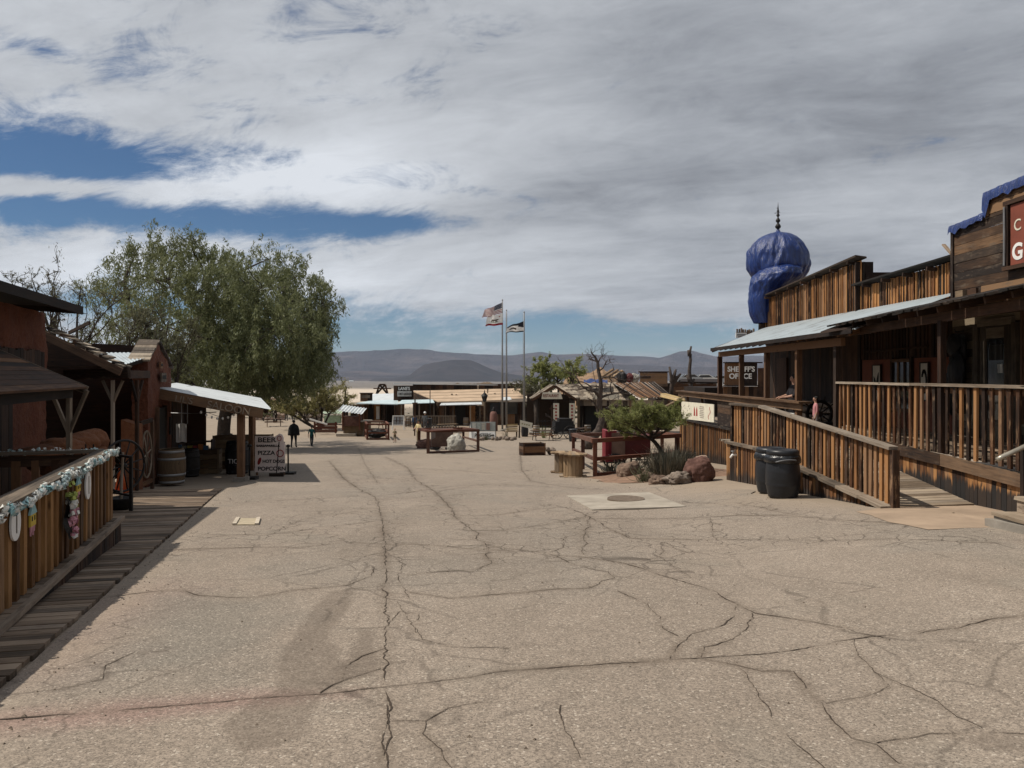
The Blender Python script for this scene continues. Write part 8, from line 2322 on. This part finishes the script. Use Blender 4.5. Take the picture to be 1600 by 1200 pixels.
# ================================================================== PEOPLE
def person(base, h, face, label, shirt, pants, pose='stand', hair=None, hat=None, skin=M_SKIN, shoes=(.03, .028, .026), short=False, bulk=1.0, coat=False, sleeves=True, group=None):
    base = Vector(base); t = thing('person', label, 'person', base, group)
    u = h / 1.75; rot = Matrix.Rotation(face, 3, 'Z')        # face = 0 looks towards +Y
    V = []; E = []; Rr = []; M_ = []
    def add(p, r_, par=None, mat='shirt'):
        V.append(Vector(p) * u); Rr.append(r_ * u); M_.append(mat)
        if par is not None: E.append((par, len(V) - 1))
        return len(V) - 1
    b = bulk
    sit = pose == 'sit'
    pel = add((0, 0, .95), .135 * b, None, 'pants')
    wa = add((0, .0, 1.10), .125 * b, pel, 'shirt'); ch = add((0, .01, 1.30), .145 * b, wa, 'shirt'); nk = add((0, .0, 1.45), .065, ch, 'shirt')
    ne = add((0, .012, 1.52), .052, nk, 'skin'); he = add((0, .03, 1.60), .078, ne, 'skin'); hc = add((0, .022, 1.67), .082, he, 'skin'); ht = add((0, .0, 1.72), .05, hc, 'skin')
    nose = add((0, .118, 1.615), .012, he, 'skin')
    for s_ in (-1, 1):
        stride = {'walk': .17, 'walk2': -.17}.get(pose, .03) * s_
        hip = add((s_ * .09, 0, .90), .10 * b, pel, 'pants')
        if sit:
            kn = add((s_ * .11, .42, .92), .07, hip, 'pants'); an = add((s_ * .11, .40, .50), .05, kn, 'pants'); to = add((s_ * .12, .52, .46), .042, an, 'shoe')
        else:
            kn = add((s_ * .10, stride * .55 + .02, .50), .066, hip, 'pants' ); an = add((s_ * .10, stride - (.04 if stride < 0 else 0), .09 + (.05 if stride < -.1 else 0)), .045, kn, 'skin' if short else 'pants'); to = add((s_ * .115, stride + .13, .04 + (.0 if stride > -.1 else .01)), .038, an, 'shoe')
        sh = add((s_ * .175 * (.9 + .1 * b), .0, 1.40), .06 * (.6 + .4 * b), ch, 'shirt')
        if pose == 'lean' or pose == 'hold':
            el = add((s_ * .25, .10, 1.16), .045 * b, sh, 'shirt'); wr = add((s_ * .14, .32, 1.12), .03, el, 'skin')
            dr = Vector((-s_ * .3, .9, -.1))
        elif pose == 'phone' and s_ > 0:
            el = add((.24, .08, 1.16), .045 * b, sh, 'shirt'); wr = add((.15, .22, 1.36), .03, el, 'skin'); dr = Vector((-.3, .3, .9))
        else:
            sw = -stride * .8
            el = add((s_ * .245 * (.9 + .1 * b), sw * .4 - .01, 1.13), .045 * (.6 + .4 * b), sh, 'shirt'); wr = add((s_ * .26 * (.9 + .1 * b), sw + .05, .90), .030 if not coat else .045, el, 'shirt' if sleeves else 'skin')
            dr = Vector((0, .25, -1))
        dr.normalize(); sd = dr.orthogonal().normalized(); sd = Vector((0, 1, 0)) - dr * dr.y if abs(dr.y) < .9 else Vector((1, 0, 0)); sd.normalize()
        pw = V[wr] / u; pm = add(pw + dr * .07, .028, wr, 'skin')
        for k in range(4):
            o_ = sd * (-.027 + .018 * k); l_ = (.07, .085, .08, .06)[k]
            f1 = add(pw + dr * .105 + o_, .0095, pm, 'skin'); add(pw + dr * (.105 + l_ * .5) + o_ * 1.1 + dr.cross(sd) * .008, .009, f1, 'skin'); add(pw + dr * (.105 + l_ * .9) + o_ * 1.15 + dr.cross(sd) * .022, .008, len(V) - 1, 'skin')
        th = add(pw + dr * .05 + sd * .04, .011, pm, 'skin'); add(pw + dr * .09 + sd * .058, .009, th, 'skin')
    me = bpy.data.meshes.new('body'); me.from_pydata([rot @ v_ for v_ in V], E, []); me.update()
    o = bpy.data.objects.new('body', me); col.objects.link(o)
    sk = o.modifiers.new('skin', 'SKIN'); sk.use_smooth_shade = True
    for i, r_ in enumerate(Rr): me.skin_vertices[0].data[i].radius = (r_, r_); me.skin_vertices[0].data[i].use_root = (i == 0)
    sb = o.modifiers.new('sub', 'SUBSURF'); sb.levels = 2; sb.render_levels = 2
    dg = bpy.context.evaluated_depsgraph_get(); dg.update()
    m2 = bpy.data.meshes.new_from_object(o.evaluated_get(dg)); o.modifiers.clear(); o.data = m2; bpy.data.meshes.remove(me)
    order = ['shirt', 'pants', 'skin', 'shoe']; mats = [cloth(shirt), cloth(pants), skin, cloth(shoes)]
    m2.materials.clear()
    for m_ in mats: m2.materials.append(m_)
    segs = [(rot @ V[a_], rot @ V[c_], M_[c_], Rr[c_]) for a_, c_ in E]
    A = np.array([s_[0] for s_ in segs]); B = np.array([s_[1] for s_ in segs]); rr = np.array([s_[3] for s_ in segs]); mi = np.array([order.index(s_[2]) for s_ in segs])
    n = len(m2.polygons); ce = np.empty(n * 3); m2.polygons.foreach_get('center', ce); ce = ce.reshape(-1, 3)
    ab = B - A; tt_ = np.clip(((ce[:, None] - A) * ab).sum(-1) / np.maximum((ab * ab).sum(-1), 1e-9), 0, 1); d_ = np.linalg.norm(ce[:, None] - (A + tt_[..., None] * ab), axis=-1) - rr * .8
    m2.polygons.foreach_set('material_index', mi[np.argmin(d_, 1)].astype(np.int32)); m2.polygons.foreach_set('use_smooth', np.ones(n, bool)); m2.update()
    o.parent = t; ORG[o.name] = ORG[t.name]
    T_ = lambda x, y, z: base + rot @ (Vector((x, y, z)) * u)
    b_ = MB()
    for s_ in (-1, 1): b_.rock(T_(s_ * .032, .100, 1.645), (.011 * u,) * 3, 1, 1, 0)
    b_.build('eyes', M_HAIR, t, True)
    b_ = MB(); b_.rock(T_(0, .104, 1.575), (.028 * u, .008 * u, .007 * u), 1, 2, 0); b_.build('mouth', cloth((.22, .08, .07)), t, True)
    b_ = MB()
    for s_ in (-1, 1): b_.rock(T_(s_ * .083, .015, 1.63), (.014 * u, .024 * u, .034 * u), 2, 2, .05)
    b_.build('ears', skin, t, True)
    if hair:
        b_ = MB(); b_.rock(T_(0, -.012, 1.665), (.094 * u, .096 * u, .092 * u), 5, 3, .06); b_.build('hair', cloth(hair), t, True)
    if hat:
        b_ = MB(); c = T_(0, .01, 0); b_.lathe([(.155 * u, 1.70 * u), (.16 * u, 1.71 * u), (.098 * u, 1.725 * u), (.092 * u, 1.80 * u), (.07 * u, 1.83 * u), (.02 * u, 1.835 * u)], c, 20); b_.build('hat', cloth(hat), t, True)
    if coat:
        b_ = MB(); c = T_(0, 0, 0); wob = lambda a_, j: (1 - .22 * abs(math.sin(a_ - face)) if True else 1)
        b_.lathe([(.25 * u * b, .80 * u), (.25 * u * b, .90 * u), (.235 * u * b, 1.05 * u), (.225 * u * b, 1.22 * u), (.19 * u * b, 1.36 * u), (.14 * u * b, 1.44 * u), (.075 * u, 1.52 * u)], c, 24, wob=wob); b_.build('jacket', cloth(shirt), t, True)
    return t
DK = (.018, .017, .017)
person(G(459, 700), 1.72, .05, 'person in black jacket and dark trousers walking away past the menu board', (.010, .010, .011), (.018, .018, .022), 'walk', hair=DK, bulk=1.5, coat=True)
person(G(487, 698), 1.36, -.05, 'person in teal shirt and dark cap walking beside the black jacket', (.012, .085, .085), (.014, .02, .028), 'walk2', hair=DK, hat=None, sleeves=False)
person(G(617, 692), 1.02, 3.0, 'small child in olive top standing alone on the plaza', (.16, .13, .075), (.12, .105, .07), 'hold', hair=(.08, .05, .03), short=True, sleeves=False)
person(G(654, 692), 1.62, 2.6, 'person in pale yellow top and dark hat beside the display frame', (.58, .47, .26), (.30, .24, .16), 'hold', hair=DK, hat=(.04, .035, .03), bulk=1.15)
person(on((647.5 - 800) / F * 70, 70), 1.5, .6, 'person in blue jacket near the white easel board', (.05, .085, .15), (.03, .03, .04), 'stand', hair=DK, bulk=1.3)
person(on((664 - 800) / F * 70, 70), 1.72, .2, 'person in grey shirt and white cap by the picket railing', (.10, .105, .11), (.07, .07, .075), 'stand', hair=(.3, .28, .26), hat=(.6, .6, .58), bulk=1.2)
person(on((447.5 - 800) / F * 92, 92), 1.55, 0, 'distant person in dark clothes beyond the two strollers, at the pink wall', (.03, .028, .03), (.02, .02, .022), 'walk', hair=DK, group='people far down the plaza')
person(on((458.5 - 800) / F * 93, 93), 1.6, 3, 'distant person in brown clothes seen just above the black jacket', (.12, .075, .055), (.03, .03, .035), 'stand', hair=DK, group='people far down the plaza')
person(on((470 - 800) / F * 90, 90), 1.85, 0, 'distant tall dark person beside the grey stone block wall', (.022, .02, .02), (.02, .02, .022), 'walk2', hair=DK, group='people far down the plaza')
# carved dark figure: a totem of stacked lumps on the far plaza
c = on((430 - 800) / F * 86, 86)
t = thing('totem', 'tall dark totem with pale spots beyond the menu board', 'totem', c)
MB().lathe([(.24, 0), (.26, .3), (.20, .55), (.27, .8), (.20, 1.1), (.25, 1.35), (.17, 1.55), (.22, 1.8), (.12, 1.95), (.03, 2.05)], c, 12).build('post', M_DARKW, t, True)
b_ = MB()
for k in range(7): b_.rock(c + Vector((R.uniform(-.12, .12), -.24, .3 + .22 * k)), (.05, .03, .05), k, 1, 0)
b_.build('spots', M_CREAM, t)
# people on the shaded porch
person((8.05, 21.9, -1.80), 1.80, 1.6, 'person in dark shirt leaning at the porch counter in the shade', (.016, .014, .017), (.02, .02, .025), 'lean', hair=DK, bulk=1.25, sleeves=False)
person((8.05, 20.35, -1.7), 1.12, 1.4, 'child in pink and white top standing at the porch entry', (.45, .20, .21), (.30, .26, .25), 'stand', hair=DK, sleeves=False)
